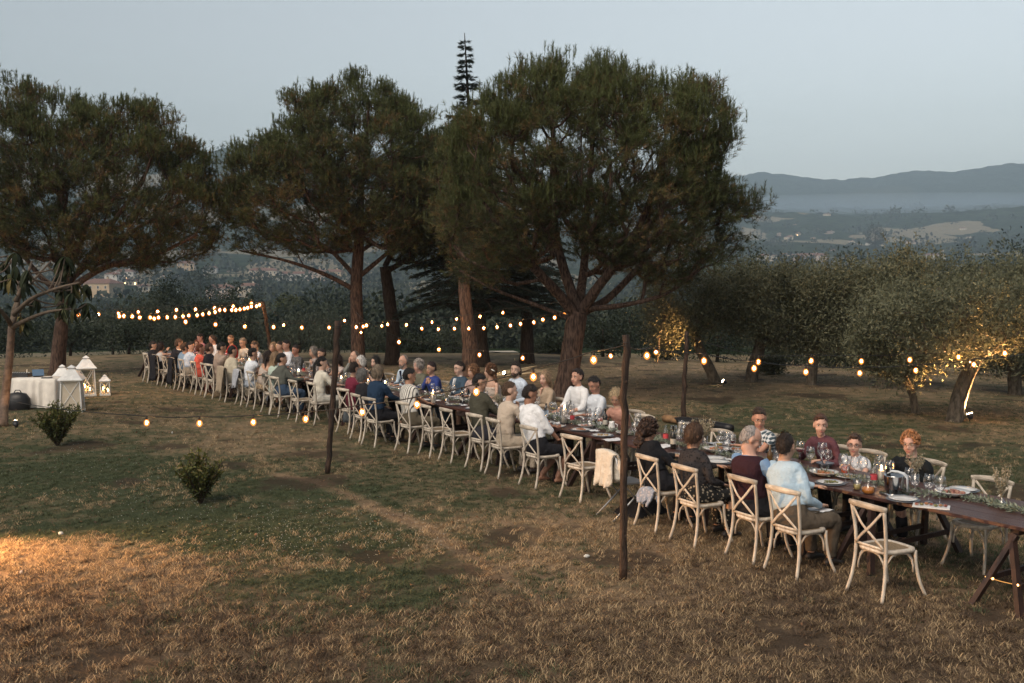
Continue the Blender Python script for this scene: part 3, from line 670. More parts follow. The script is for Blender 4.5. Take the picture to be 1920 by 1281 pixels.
    Q4 = np.stack([bs - sdv, bs + sdv, bs + tg * ln + sdv * .3, bs + tg * ln - sdv * .3], 1).reshape(-1, 3) @ Rh.T + hc; hb.add(Q4, [(i, i + 1, i + 2, i + 3) for i in range(0, len(Q4), 4)])
    ho = hb.build('hair', hm_, top_ob)
    if beard:
        bb = MB(); cap(bb, H_((0, .016, -.040)), np.array([.062, .071, .090]) * hs_, Rh, lambda a: 9, inn=.9)
        V = []; bb = MB()
        ell(bb, H_((0, .050, -.088)), np.array([.040, .040, .038]) * hs_, 12, 8, rot=Rh); tube(bb, [H_((-.058, .01, -.03)), H_((-.046, .035, -.075)), H_((0, .06, -.095)), H_((.046, .035, -.075)), H_((.058, .01, -.03))], [.012, .017, .018, .017, .012], 8)
        tube(bb, [H_((-.028, .077, -.055)), H_((0, .088, -.047)), H_((.028, .077, -.055))], [.006, .008, .006], 6); bb.build('beard', hair_mat(beard), top_ob)
    if glasses:
        gb = MB()
        for sx in (-1, 1):
            ring = [H_((sx * .030 + math.cos(a) * .022, .086, .006 + math.sin(a) * .016)) for a in np.linspace(0, 2 * math.pi, 11)]
            tube(gb, ring, .0024, 5, cap=False); tube(gb, [H_((sx * .052, .085, .010)), H_((sx * .074, .04, .010)), H_((sx * .080, -.012, .008))], .0022, 5)
        tube(gb, [H_((-.009, .087, .010)), H_((.009, .087, .010))], .0022, 5); gb.build('glasses', m_frame if glasses == 'dark' else m_gframe, top_ob)
    # ---- clothes
    kind, tc = top[0], top[1]; tm = cloth_mat(tc, *(top[2:] if len(top) > 2 else ()))
    sh_ = MB(); g = .016 if kind != 'jacket' else .026; torso(sh_, g, 1.0 if kind != 'strap' else .84)
    slv = {'long': 1.0, 'rolled': .72, 'short': .34, 'vest': 0, 'strap': 0, 'jacket': 1.0, 'dress': .0}[kind]
    for sx in (-1, 1):
        s0, e, w = arms[sx]
        if slv > 0:
            pts = smoothline([s0 + np.array([-sx * .05, 0, .012]), s0 * .75 + e * .25, e, e * .5 + w * .5, w], 4); nn = max(3, int(round(len(pts) * slv))); pts = pts[:nn]
            rr = np.interp(np.linspace(0, slv, nn), [0, .25, .5, .65, 1], [.062, .056, .047, .045, .033]) * wd + (.006 if kind == 'jacket' else 0) + (.010 if kind in ('short', 'rolled') else 0)
            tube(sh_, pts, rr, 10)
    if kind in ('long', 'rolled', 'short', 'jacket'):   # collar
        a0 = NB + t_ * .02; tube(sh_, [a0 - t_ * .03, a0 + t_ * .012], [(.072 * wd, .068 * wd), (.064 * wd, .062 * wd)], 14, ref=(0, 1, 0))
    nm = {'long': 'shirt', 'rolled': 'shirt', 'short': 'shirt', 'vest': 'waistcoat', 'strap': 'dress', 'jacket': 'jacket', 'dress': 'dress'}[kind]
    so = sh_.build(nm, tm, top_ob); pend(so, max(vox, .014) * 1.05, 4)
    if acc and 'sleeve' in acc:     # coloured sleeves under a waistcoat
        s2 = MB(); torso(s2, .008, 1.0, .6)
        for sx in (-1, 1):
            s0, e, w = arms[sx]; pts = smoothline([s0 + np.array([-sx * .04, 0, .01]), s0 * .75 + e * .25, e, e * .5 + w * .5, w], 4); tube(s2, pts, np.interp(np.linspace(0, 1, len(pts)), [0, .25, .5, .65, 1], [.060, .055, .047, .045, .034]) * wd, 10)
        tube(s2, [NB - t_ * .01, NB + t_ * .035], [(.070, .066), (.062, .060)], 14, ref=(0, 1, 0)); pend(s2.build('shirt', cloth_mat(acc['sleeve']), top_ob), max(vox, .014), 4)
    if acc and 'front' in acc:      # shirt front showing inside a jacket
        s2 = MB(); c0 = PV + tl * .70 + np.array([0, .118 * wd + .014, 0]); c1 = PV + tl * .97 + np.array([0, .075 * wd + .016, 0]); bar(s2, c0, c1, .12, .03, (1, 0, 0)); pend(s2.build('shirt', cloth_mat(acc['front']), top_ob), .014, 4)
        tube_ = MB(); tube(tube_, [NB + t_ * .005, NB + t_ * .04], [(.066, .062), (.060, .058)], 14, ref=(0, 1, 0)); tube_.build('collar', cloth_mat(acc['front']), top_ob)
    if acc and 'tie' in acc:
        s2 = MB(); c0 = PV + tl * .45 + np.array([0, .125 * wd + .02, 0]); c1 = PV + tl * .97 + np.array([0, .085 * wd + .024, 0]); bar(s2, c0, c1, .05, .012, (1, 0, 0)); s2.build('tie', cloth_mat(acc['tie']), top_ob, False)
    bk, bc = bottom[0], bottom[1]; bm_ = cloth_mat(bc, *(bottom[2:] if len(bottom) > 2 else ())); tr = MB()
    tube(tr, [PV + [0, -.0, -.075], PV + [0, 0, .0], PV + tl * .22], [(.178 * wd, .135 * wd), (.188 * wd, .142 * wd), (.172 * wd, .124 * wd)], 16, ref=(0, 1, 0))
    for sx in (-1, 1):
        hip, kn, an = legs[sx]; q = smoothline([hip, hip * .5 + kn * .5, kn, kn * .6 + an * .4, an + [0, 0, .02]], 4)
        fr = {'trousers': 1.0, 'shorts': .50, 'skirt': .52}[bk]; nn = max(3, int(round(len(q) * fr))); rr = np.interp(np.linspace(0, fr, nn), [0, .25, .5, .65, 1], [.104, .095, .074, .068, .056]) * wd + (.012 if bk == 'skirt' else 0)
        tube(tr, q[:nn], rr, 10)
    if bk == 'skirt': tube(tr, [(0, .05, .52), (0, .25, .53), (0, .44, .50), (0, .47, .40)], [(.15, .09), (.17, .085), (.17, .07), (.16, .03)], 14, ref=(0, 0, 1))
    to = tr.build({'trousers': 'trousers', 'shorts': 'shorts', 'skirt': 'skirt'}[bk], bm_, top_ob); pend(to, max(vox, .016) * 1.1, 4)
    if not barefeet:
        for sx in (-1, 1):
            an = legs[sx][2]; s3 = MB(); tube(s3, [an + [0, -.075, -.045], an + [0, -.03, -.035], an + [0, .04, -.03], an + [0, .13, -.05], an + [0, .19, -.06]], [(.028, .03), (.038, .048), (.042, .045), (.046, .03), (.03, .02)], 10, ref=(0, 0, 1)); s3.build('shoe', m_shoe, top_ob)
    PEOPLE_OBJ.append(top_ob)
    return top_ob, arms, Rh, hd

# skin tones, colours
S1, S2, S3 = (.46, .28, .20), (.36, .20, .13), (.52, .34, .26)
BLK, DBR, BRN, LBR, BLD, GRY, WHT, AUB, GIN = (.010, .008, .007), (.022, .013, .009), (.055, .030, .018), (.12, .07, .04), (.34, .23, .12), (.16, .15, .14), (.62, .60, .57), (.12, .035, .015), (.30, .135, .055)
CW, CB, CLB, CBE, CCR = (.72, .73, .75), (.018, .018, .022), (.42, .52, .62), (.38, .31, .25), (.60, .57, .48)

# near side: right rear chair foot in the photo (px, py), then the sitter's head (px, py) and look; None = empty chair
NEAR = [
 (1662, 1133, None, 'empty cross-back chair nearest the camera, cane seat in plain view', {}),
 (1493, 1088, (1474, 837), 'man with thinning dark crown in pale blue shirt, nearest sitter with back turned', dict(hair='balding', hcol=DBR, top=('long', (.38, .50, .60)), bottom=('trousers', (.10, .08, .06)), look=.15, nod=-.2, skin=S1, fit=1.05, pose='lap1')),
 (1415, 1058, (1410, 823), 'bald older man in maroon waistcoat over blue shirt seen from behind', dict(hair='bald', hcol=(.30, .28, .27), top=('vest', (.030, .012, .018)), bottom=('trousers', CB), acc={'sleeve': (.16, .26, .42)}, look=-.45, nod=-.25, glasses='thin', skin=(.50, .30, .23), fit=1.12)),
 (1305, 1028, (1303, 816), 'woman with short brown bob in black lace top and floral skirt', dict(female=True, hair='bob', hcol=(.07, .038, .022), top=('long', (.010, .010, .011), 'lace', (.035, .032, .034)), bottom=('trousers', (.30, .26, .20), 'floral', (.02, .02, .02)), look=-.15, nod=-.15, fit=1.06)),
 (1232, 1000, (1212, 804), 'woman with dark curly hair and glasses in black jacket beside the tall post', dict(female=True, hair='curlylong', hcol=(.030, .015, .010), top=('jacket', (.010, .011, .014)), bottom=('trousers', CB), look=-.35, nod=-.2, glasses='dark', fit=1.05)),
 (1083, 943, None, 'empty cross-back chair beside the jacket draped folding chair', {}),
 (1003, 918, (994, 739), 'man with cropped dark hair in white shirt and black shorts, feet in sandals', dict(hair='short', hcol=(.018, .012, .010), skin=(.30, .155, .10), top=('rolled', CW), bottom=('shorts', CB), look=-.25, nod=-.12, barefeet=True, feet=((-.12, .12, .10), (.16, .22, .10)), pose='lap1', fit=1.05)),
 (936, 898, (957, 733), 'teenage boy with brown hair in cream waistcoat next to white shirted man', dict(hair='short', hcol=(.08, .045, .025), top=('vest', (.50, .42, .34)), bottom=('trousers', (.45, .38, .30)), acc={'sleeve': (.52, .44, .36)}, look=-.25, skin=S3, fit=.95)),
 (898, 884, (901, 717), 'man with glasses, dark hair and olive green shirt', dict(hair='short', hcol=BLK, top=('long', (.060, .058, .042)), bottom=('trousers', (.04, .04, .05)), look=-.35, nod=-.15, glasses='dark')),
 (847, 870, None, 'empty cross-back chair between the olive shirted man and another empty chair', {}),
 (808, 860, None, 'empty cross-back chair next to the man in striped shirt', {}),
 (763, 851, (769, 705), 'man in dark striped white shirt with black hair', dict(hair='short', hcol=BLK, top=('short', (.62, .60, .55), 'stripe', (.05, .05, .055)), bottom=('trousers', (.12, .10, .07)), look=-.30, nod=-.1, skin=(.38, .21, .14))),
 (700, 840, (710, 698), 'person with short ash blonde hair in navy blue jacket, back turned', dict(female=True, hair='bob', hcol=(.22, .17, .12), top=('jacket', (.016, .035, .070)), bottom=('trousers', CB), look=.25, fit=1.08)),
 (676, 830, (675, 703), 'grey haired woman with glasses in black top', dict(female=True, hair='bob', hcol=(.13, .125, .12), top=('short', CB), bottom=('trousers', CB), look=-.35, glasses='dark')),
 (650, 815, (665, 692), 'woman with dark hair in maroon top just right of the thick post', dict(female=True, hair='short', hcol=DBR, top=('short', (.14, .02, .04)), bottom=('trousers', (.10, .02, .03)), look=.2)),
 (592, 798, (605, 681), 'woman with long dark ponytail in cream blouse', dict(female=True, hair='pony', hcol=BLK, top=('rolled', (.58, .55, .47)), bottom=('trousers', (.52, .50, .44)), look=-.35, nod=-.05, skin=S3)),
 (555, 792, None, 'empty cross-back chair left of the ponytailed woman', {}),
 (520, 783, (530, 674), 'man with black hair in grey green jacket, arm over the next chair back', dict(hair='short', hcol=BLK, top=('jacket', (.085, .090, .078)), bottom=('trousers', (.05, .08, .13)), look=-.3, pose='behindL')),
 (503, 777, (517, 671), 'woman with long blonde hair left of the grey jacketed man', dict(female=True, hair='long', hcol=(.30, .20, .12), top=('short', (.40, .48, .42)), bottom=('skirt', (.45, .5, .45)), look=.1)),
 (478, 768, (505, 669), 'woman with long dark hair and bare shoulders', dict(female=True, hair='long', hcol=(.025, .014, .010), top=('strap', (.45, .38, .33)), bottom=('skirt', (.08, .05, .04), 'floral', (.4, .3, .2)), look=-.3, skin=(.42, .24, .16))),
 (460, 762, (476, 663), 'black haired man in plain white shirt, back turned, far part of the row', dict(hair='short', hcol=BLK, top=('short', (.66, .70, .76)), bottom=('trousers', (.30, .34, .40)), look=.1)),
 (435, 754, (437, 659), 'man with black hair in loose cream shirt', dict(hair='short', hcol=BLK, top=('long', (.50, .45, .35)), bottom=('trousers', (.42, .37, .29)), look=0, fit=1.12)),
 (414, 747, (425, 653), 'man in beige suit jacket leaning to the table', dict(hair='short', hcol=BLK, top=('jacket', (.34, .26, .21)), bottom=('trousers', (.30, .23, .18)), look=-.35, nod=-.2)),
 (392, 745, (391, 653), 'man with brown hair in black suit jacket', dict(hair='short', hcol=BRN, top=('jacket', (.012, .013, .018)), bottom=('trousers', CB), look=.1)),
 (377, 740, (376, 654), 'woman with auburn hair in coral red dress', dict(female=True, hair='short', hcol=AUB, top=('short', (.55, .10, .07)), bottom=('skirt', (.50, .09, .06)), look=0)),
 (362, 734, (359, 650), 'man with dark hair in light blue shirt turning towards the camera', dict(hair='quiff', hcol=BLK, top=('rolled', (.42, .50, .62)), bottom=('trousers', (.30, .27, .22)), look=-.9, skin=(.42, .24, .17))),
 (349, 730, (348, 652), 'person with brown hair in denim blue shirt', dict(hair='short', hcol=BRN, top=('long', (.16, .24, .34)), bottom=('trousers', CB), look=.2)),
 (334, 726, (338, 645), 'man with light brown hair in black suit near the far left end', dict(hair='short', hcol=(.09, .05, .03), top=('jacket', CB), bottom=('trousers', CB), look=.1, acc={'front': CW})),
 (309, 722, (301, 650), 'woman with very long dark hair and white straps, bare arms', dict(female=True, hair='long', hcol=(.018, .010, .008), top=('strap', (.45, .45, .45)), bottom=('trousers', CB), look=.1, pose='reach', skin=(.40, .24, .17))),
 (284, 718, (282, 648), 'person with dark hair in black, leftmost sitter of the near row', dict(hair='short', hcol=DBR, top=('long', CB), bottom=('trousers', CB), look=-.4)),
]
FAR = [
 (328, 645, 'woman with red hair and glasses at the far left end of the far row', dict(female=True, hair='long', hcol=AUB, top=('long', (.05, .05, .055)), bottom=('trousers', CB), glasses='dark', look=.8)),
 (375, 634, 'man in pink shirt leaning to the man beside him', dict(hair='short', hcol=DBR, top=('long', (.50, .22, .24)), bottom=('trousers', CB), look=.2, nod=-.2, pose='face', skin=(.42, .22, .17))),
 (398, 637, 'man in white shirt with receding brown hair, far side near the left end', dict(hair='balding', hcol=(.05, .03, .02), top=('long', (.60, .58, .58)), bottom=('trousers', (.06, .06, .07)), look=-.2, nod=-.3, skin=(.40, .22, .16), fit=1.12)),
 (432, 637, 'woman with reddish hair, glasses and red top', dict(female=True, hair='short', hcol=(.14, .08, .05), top=('long', (.42, .04, .03)), bottom=('trousers', CB), glasses='dark', look=.5)),
 (455, 643, 'grey haired man with glasses in light shirt', dict(hair='short', hcol=(.17, .14, .11), top=('long', (.42, .38, .33)), bottom=('trousers', CB), glasses='dark', look=.3, nod=-.15)),
 (477, 649, 'man with brown hair in white shirt looking down to the left', dict(hair='short', hcol=(.07, .045, .03), top=('short', (.58, .60, .64)), bottom=('trousers', CB), look=-.1, nod=-.3)),
 (512, 652, 'smiling blonde woman facing the camera', dict(female=True, hair='long', hcol=(.26, .17, .10), top=('long', (.20, .15, .11)), bottom=('trousers', CB), look=.65)),
 (524, 650, 'dark haired person half hidden between blonde woman and man in glasses', dict(female=True, hair='short', hcol=DBR, top=('long', (.30, .22, .18)), bottom=('trousers', CB), look=.1)),
 (536, 648, 'man with dark hair and black glasses in white shirt', dict(hair='quiff', hcol=BLK, top=('long', (.62, .64, .68)), bottom=('trousers', CB), glasses='dark', look=.2, nod=-.1, skin=(.44, .24, .17))),
 (554, 657, 'man with glasses in dark patterned shirt', dict(hair='short', hcol=DBR, top=('long', (.02, .02, .022), 'floral', (.12, .12, .12)), bottom=('trousers', CB), glasses='dark', look=.3, skin=(.42, .20, .14))),
 (587, 660, 'woman with wavy grey hair in profile', dict(female=True, hair='bob', hcol=(.17, .15, .13), top=('long', (.30, .27, .26)), bottom=('trousers', CB), look=-.1)),
 (602, 664, 'person with dark hair just behind the thick post', dict(hair='short', hcol=DBR, top=('long', (.16, .13, .12)), bottom=('trousers', CB), look=.1)),
 (632, 675, 'woman with long dark hair in pale striped dress right of the thick post', dict(female=True, hair='long', hcol=(.030, .016, .012), top=('short', (.50, .42, .38), 'stripe', (.28, .22, .20)), bottom=('skirt', (.45, .4, .36)), look=0, pose='clasp')),
 (664, 669, 'bald man resting his face in his hand', dict(hair='bald', hcol=(.12, .09, .07), top=('long', (.22, .22, .20)), bottom=('trousers', CB), look=.1, pose='face', skin=(.50, .30, .22))),
 (676, 679, 'elderly woman with white hair', dict(female=True, hair='bob', hcol=WHT, top=('long', (.40, .36, .33), 'floral', (.25, .22, .2)), bottom=('trousers', CB), look=.2)),
 (703, 679, 'woman with short black hair laughing, hands raised', dict(female=True, hair='bob', hcol=BLK, top=('short', (.02, .02, .02)), bottom=('trousers', CB), look=.15, pose='clasp', skin=S3)),
 (756, 678, 'bald man with glasses and grey beard in light blue shirt and dark tie', dict(hair='bald', hcol=(.2, .17, .15), top=('long', (.46, .56, .66)), bottom=('trousers', CB), acc={'tie': (.02, .025, .05)}, glasses='thin', beard=(.18, .15, .13), look=.05, skin=(.50, .29, .21))),
 (784, 686, 'woman with curly light grey hair and olive jacket', dict(female=True, hair='curly', hcol=(.33, .29, .26), top=('long', (.12, .12, .09)), bottom=('trousers', CB), look=.1, skin=(.48, .28, .22), fit=1.1)),
 (808, 691, 'woman with short dark hair and glasses in cobalt blue cardigan', dict(female=True, hair='short', hcol=(.025, .012, .012), top=('jacket', (.035, .055, .20)), bottom=('trousers', CB), glasses='thin', look=.15, acc={'front': (.40, .24, .20)})),
 (860, 691, 'man with dark framed glasses in slate blue suit and white shirt', dict(hair='short', hcol=DBR, top=('jacket', (.045, .075, .11)), bottom=('trousers', (.05, .07, .1)), acc={'front': CW}, glasses='dark', look=-.05, skin=S3)),
 (886, 697, 'woman with curly brown hair in dusty pink dress', dict(female=True, hair='curlylong', hcol=(.17, .085, .04), top=('short', (.42, .30, .27)), bottom=('skirt', (.42, .30, .27)), look=-.1)),
 (918, 696, 'woman with long wavy hair held by a white clip, turned away', dict(female=True, hair='curlylong', hcol=(.10, .045, .02), top=('strap', (.5, .42, .36)), bottom=('skirt', (.6, .55, .5)), look=-.5, acc={'clip': 1}, skin=(.48, .30, .22))),
 (967, 693, 'bearded man with long dark hair in pale blue shirt gazing at the camera', dict(hair='quiff', hcol=(.020, .012, .008), top=('long', (.50, .57, .66)), bottom=('trousers', CB), beard=(.03, .016, .01), look=.62, nod=-.05, skin=S3, acc={'longish': 1})),
 (1021, 710, 'blonde woman smiling with her chin on her hand, beige top', dict(female=True, hair='long', hcol=(.30, .20, .12), top=('long', (.38, .29, .21)), bottom=('trousers', CB), look=.45, pose='chin', skin=(.54, .33, .25), head_roll=0)),
 (1081, 707, 'man with dark brown hair in white open collared shirt, profile to the left', dict(hair='quiff', hcol=(.02, .011, .008), top=('rolled', (.70, .71, .72)), bottom=('trousers', CB), look=.1, skin=(.50, .28, .20))),
 (1114, 722, 'man with black hair in light shirt leaning over his plate', dict(hair='quiff', hcol=BLK, top=('rolled', (.58, .62, .67)), bottom=('trousers', CB), look=.15, nod=-.35, skin=(.36, .19, .13))),
 (1155, 746, 'blonde woman bent over, long straw coloured hair hiding her face', dict(female=True, hair='long', hcol=(.40, .30, .18), top=('short', (.40, .22, .17)), bottom=('skirt', (.3, .2, .2)), look=.6, nod=-.5)),
 (1423, 785, 'man with glasses in checked shirt leaning on crossed arms', dict(hair='quiff', hcol=(.035, .020, .012), top=('short', (.55, .58, .60), 'check', (.06, .09, .11)), bottom=('trousers', CB), glasses='thin', look=1.0, nod=-.25, pose='crossed', skin=(.50, .27, .19))),
 (1539, 797, 'boy in plum coloured sweater gazing at the camera', dict(hair='quiff', hcol=(.07, .030, .016), top=('long', (.11, .045, .055)), bottom=('trousers', CB), look=.68, child=True, skin=(.55, .34, .26), pose='glass')),
 (1603, 835, 'boy with black rimmed glasses in white t-shirt', dict(hair='quiff', hcol=(.05, .025, .014), top=('short', (.62, .64, .68)), bottom=('trousers', CB), glasses='dark', look=.55, child=True, skin=(.55, .33, .25))),
 (1707, 832, 'woman with curly ginger hair and glasses in black sweater', dict(female=True, hair='curlyshort', hcol=GIN, top=('long', (.010, .012, .014)), bottom=('trousers', CB), glasses='thin', look=.35, nod=-.05, skin=(.52, .31, .24), fit=1.12)),
]
def trim(d, n):
    w = d.replace(',', '').split(' ')[:n]
    while w[-1] in ('in', 'with', 'and', 'the', 'his', 'of', 'to', 'a', 'over', 'by', 'at', 'on', 'for', 'next', 'near', 'left', 'just', 'right', 'between', 'beside', 'far', 'back', 'thick', 'metal'): w.pop()
    return ' '.join(w)
SEATS = []     # (s, side, desc) for table settings
for k, (fx, fy, hp, desc, kw) in enumerate(NEAR):
    g = gnd(fx, fy)[:2]; i = int(np.argmin(np.linalg.norm(CV - g, axis=1))); s = float(CS[i]); o = float((g - CV[i]) @ CN[i])
    o = min(max(o, -.28), .12); s += .20; o += .265; p, T_, N_ = row(s, o); rz = yaw_of(N_) + RNG.uniform(-.10, .10) + (-.10 if k == 0 else 0)
    if hp is None:
        chair_at(p[0], p[1], rz, desc); SEATS.append((s, -1, None, p, rz)); continue
    chair_at(p[0], p[1], rz, 'cross-back chair carrying the ' + trim(desc, 11))
    s2, hw = find(hp[0], hp[1], o + [.06, .12, .02, .09][k % 4])
    c, sn = math.cos(-rz), math.sin(-rz); d = hw[:2] - p; hl = np.array([d[0] * c - d[1] * sn, d[0] * sn + d[1] * c, hw[2]])
    vox = .0135 if hw[1] < 15.5 else .018 if hw[1] < 22 else .024
    kw = dict(kw); kw['vox'] = vox; kw['edge'] = TN - o
    shift = np.clip(hl[0], -.16, .16) * .6; cc = p + np.array([math.cos(rz), math.sin(rz)]) * shift; hl[0] -= shift; hl[0] = np.clip(hl[0], -.25, .25); hl[2] = np.clip(hl[2], 1.08, 1.36)
    person(desc, (cc[0], cc[1]), rz, hl, seed=k + 1, group='dinner guests at the long table', **kw)
    SEATS.append((s, -1, desc, p, rz))
for k, (hx, hy, desc, kw) in enumerate(FAR):
    o = 2.25; s, hw = find(hx, hy, o - [.10, .04, .17, .12, .22, .07][k % 6]); p, T_, N_ = row(s, o); rz = yaw_of(-N_) + RNG.uniform(-.05, .05)
    chair_at(p[0], p[1], rz, 'far side cross-back chair under the ' + trim(desc, 10))
    c, sn = math.cos(-rz), math.sin(-rz); d = hw[:2] - p; hl = np.array([d[0] * c - d[1] * sn, d[0] * sn + d[1] * c, hw[2]])
    if hl[2] < 1.0: hl[2] = 1.0
    kw = dict(kw); kw['vox'] = .0135 if hw[1] < 17.2 else .018 if hw[1] < 23.5 else .024; kw['edge'] = o - TF
    acc = kw.get('acc') or {}
    ob, arms, Rh, hd = person(desc, (p[0], p[1]), rz, hl, seed=100 + k, group='dinner guests at the long table', **kw)
    if 'clip' in acc:
        mb = MB(); q0 = Rh @ np.array([-.085, -.03, .045]) + hd; q1 = Rh @ np.array([-.10, -.10, .0]) + hd; tube(mb, [q0, (q0 + q1) / 2 + Rh @ np.array([-.02, 0, 0]), q1], [.008, .012, .008], 6); mb.build('hair_clip', MAT('pearl_clip', (.8, .78, .72), .3), ob)
    if 'longish' in acc:
        mb = MB()
        for sx in (-1, 1): tube(mb, smoothline([Rh @ np.array([sx * .07, -.02, .05]) + hd, Rh @ np.array([sx * .088, -.03, -.03]) + hd, Rh @ np.array([sx * .078, -.05, -.10]) + hd], 3), [.024] * 7, 8, jit=.2)
        tube(mb, [Rh @ np.array([0, -.09, .03]) + hd, Rh @ np.array([0, -.09, -.11]) + hd], [(.07, .03), (.055, .025)], 8, ref=(0, 1, 0)); mb.build('hair', hair_mat((.020, .012, .008)), ob)
    SEATS.append((s, 1, desc, p, rz))
# far side chairs that stand empty: pushed in at the near end and along the row
for (rx, ry, lab) in ((1863, 900, 'empty cross-back chair on the far side behind the vase of dried flowers'), (1768, 884, 'cross-back chair with empty back right of the ginger haired woman'),
                      (1575, 842, 'cross-back chair rail showing between the two boys'), (1360, 810, 'empty cross-back chair left of the man in checked shirt'), (1294, 797, 'empty cross-back chair in front of the dark rolled bundle'),
                      (1212, 781, 'empty cross-back chair on the far side right of the tall post')):
    d = ray(rx, ry); t = (.88 - H) / d[2]; q = np.array([0, 0, H]) + t * d; i = int(np.argmin(np.linalg.norm(CV - q[:2], axis=1))); o = float((q[:2] - CV[i]) @ CN[i]); o = min(max(o, 2.1), 2.5)
    p, T_, N_ = row(float(CS[i]), o - .27)
    if lab.startswith('cross-back chair'): continue
    chair_at(p[0], p[1], yaw_of(-N_) + RNG.uniform(-.08, .08), lab)
flush_pend()
# ================================================================== TREES
m_bark = MAT('pine_bark', (.060, .040, .031), .9, var=.5, scale=9, bump=1.0, bscale=22, stretch=(2.4, 2.4, .55), col2=(.12, .078, .060), spec=.15)
m_bark_d = MAT('dark_bark', (.040, .030, .024), .95, var=.4, scale=9, bump=1.0, bscale=20, stretch=(2.4, 2.4, .6), spec=.1)
m_bark_o = MAT('olive_bark', (.095, .080, .062), .9, var=.45, scale=10, bump=1.0, bscale=24, stretch=(2, 2, .7), spec=.15)
f_pine = FOLIAGE('pine_needles', (.036, .040, .019), (.095, .112, .038), (.15, .088, .038), .18)
f_cedar = FOLIAGE('cedar_needles', (.012, .019, .015), (.028, .040, .028), (.03, .03, .02), .1)
f_olive = FOLIAGE('olive_leaves', (.042, .048, .028), (.175, .18, .11), (.15, .13, .07), .2, .5)
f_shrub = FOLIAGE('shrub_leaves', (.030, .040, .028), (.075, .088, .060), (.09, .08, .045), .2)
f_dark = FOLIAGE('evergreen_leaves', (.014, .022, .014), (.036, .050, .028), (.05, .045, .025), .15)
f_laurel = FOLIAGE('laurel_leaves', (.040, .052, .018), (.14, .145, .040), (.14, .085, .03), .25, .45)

def inpoly(P, poly):
    x, y = P[:, 0], P[:, 1]; c = np.zeros(len(P), bool); n = len(poly); j = n - 1
    for i in range(n):
        xi, yi = poly[i]; xj, yj = poly[j]
        c ^= ((yi > y) != (yj > y)) & (x < (xj - xi) * (y - yi) / (yj - yi + 1e-12) + xi); j = i
    return c
def edist(P, poly):
    d = np.full(len(P), 1e9); poly = np.asarray(poly)
    for a, b in zip(poly, np.roll(poly, -1, 0)):
        t = np.clip(((P - a) @ (b - a)) / (np.dot(b - a, b - a) + 1e-12), 0, 1); d = np.minimum(d, np.linalg.norm(P - (a + t[:, None] * (b - a)), axis=1))
    return d
def crown_points(poly_px, Y, n, rng, shell=.6, flat=1.0, rmax=None, inset=.0):
    poly = np.array([at(x, y, Y)[[0, 2]] for x, y in poly_px]); lo, hi = poly.min(0), poly.max(0)
    Rr = rmax or .5 * min(hi[0] - lo[0], (hi[1] - lo[1]) * 1.25); out = []
    while len(out) < n:
        P = lo + rng.random((n * 2, 2)) * (hi - lo); k = inpoly(P, poly); P = P[k]; d = edist(P, poly); P = P[d > inset]; d = d[d > inset]; d = np.minimum(d, Rr)
        th = np.sqrt(np.maximum(Rr * Rr - (Rr - d) ** 2, 0)) * flat
        u = np.where(rng.random(len(P)) < shell, 1 - .25 * rng.random(len(P)), rng.random(len(P))) * rng.choice([-1, 1], len(P))
        for p, t, uu, dd in zip(P, th, u, d): out.append((p[0], Y + t * uu, p[1], dd / Rr))
    return np.array(out[:n])
def axes(D):
    ref = np.where(abs(D[:, 2:3]) > .9, np.array([[1.0, 0, 0]]), np.array([[0, 0, 1.0]])); A = np.cross(ref, D); A /= np.linalg.norm(A, axis=1)[:, None] + 1e-9
    return A, np.cross(D, A)
def nrm(V): return V / (np.linalg.norm(V, axis=-1, keepdims=True) + 1e-9)
def needle_soup(T, D, rng, per=18, L=.14, W=.008, ax=.12, splay=.55):
    """T tuft bases, D axes -> triangles"""
    n = len(T); A, B = axes(D); ph = rng.random((n, per)) * 2 * np.pi; sp = splay * (.5 + rng.random((n, per))); u = rng.random((n, per))
    dirv = D[:, None] * np.cos(sp)[..., None] + (A[:, None] * np.cos(ph)[..., None] + B[:, None] * np.sin(ph)[..., None]) * np.sin(sp)[..., None]
    base = T[:, None] + D[:, None] * (u * ax)[..., None]; l = L * (.7 + .5 * rng.random((n, per)))
    side = nrm(np.cross(dirv, rng.normal(size=(n, per, 3)))) * W / 2
    return np.stack([base - side, base + side, base + dirv * l[..., None]], 2).reshape(-1, 3), per
def leaf_soup(C, rng, L=.09, W=.026, D=None, droop=0.0):
    n = len(C); D = nrm(rng.normal(size=(n, 3)) + (D if D is not None else 0) + np.array([0, 0, -droop])); side = nrm(np.cross(D, rng.normal(size=(n, 3)))); l = L * (.6 + .7 * rng.random((n, 1))); w = W * (.7 + .5 * rng.random((n, 1)))
    return np.stack([C, C + D * l * .5 + side * w * .5, C + D * l, C + D * l * .5 - side * w * .5], 1).reshape(-1, 3)
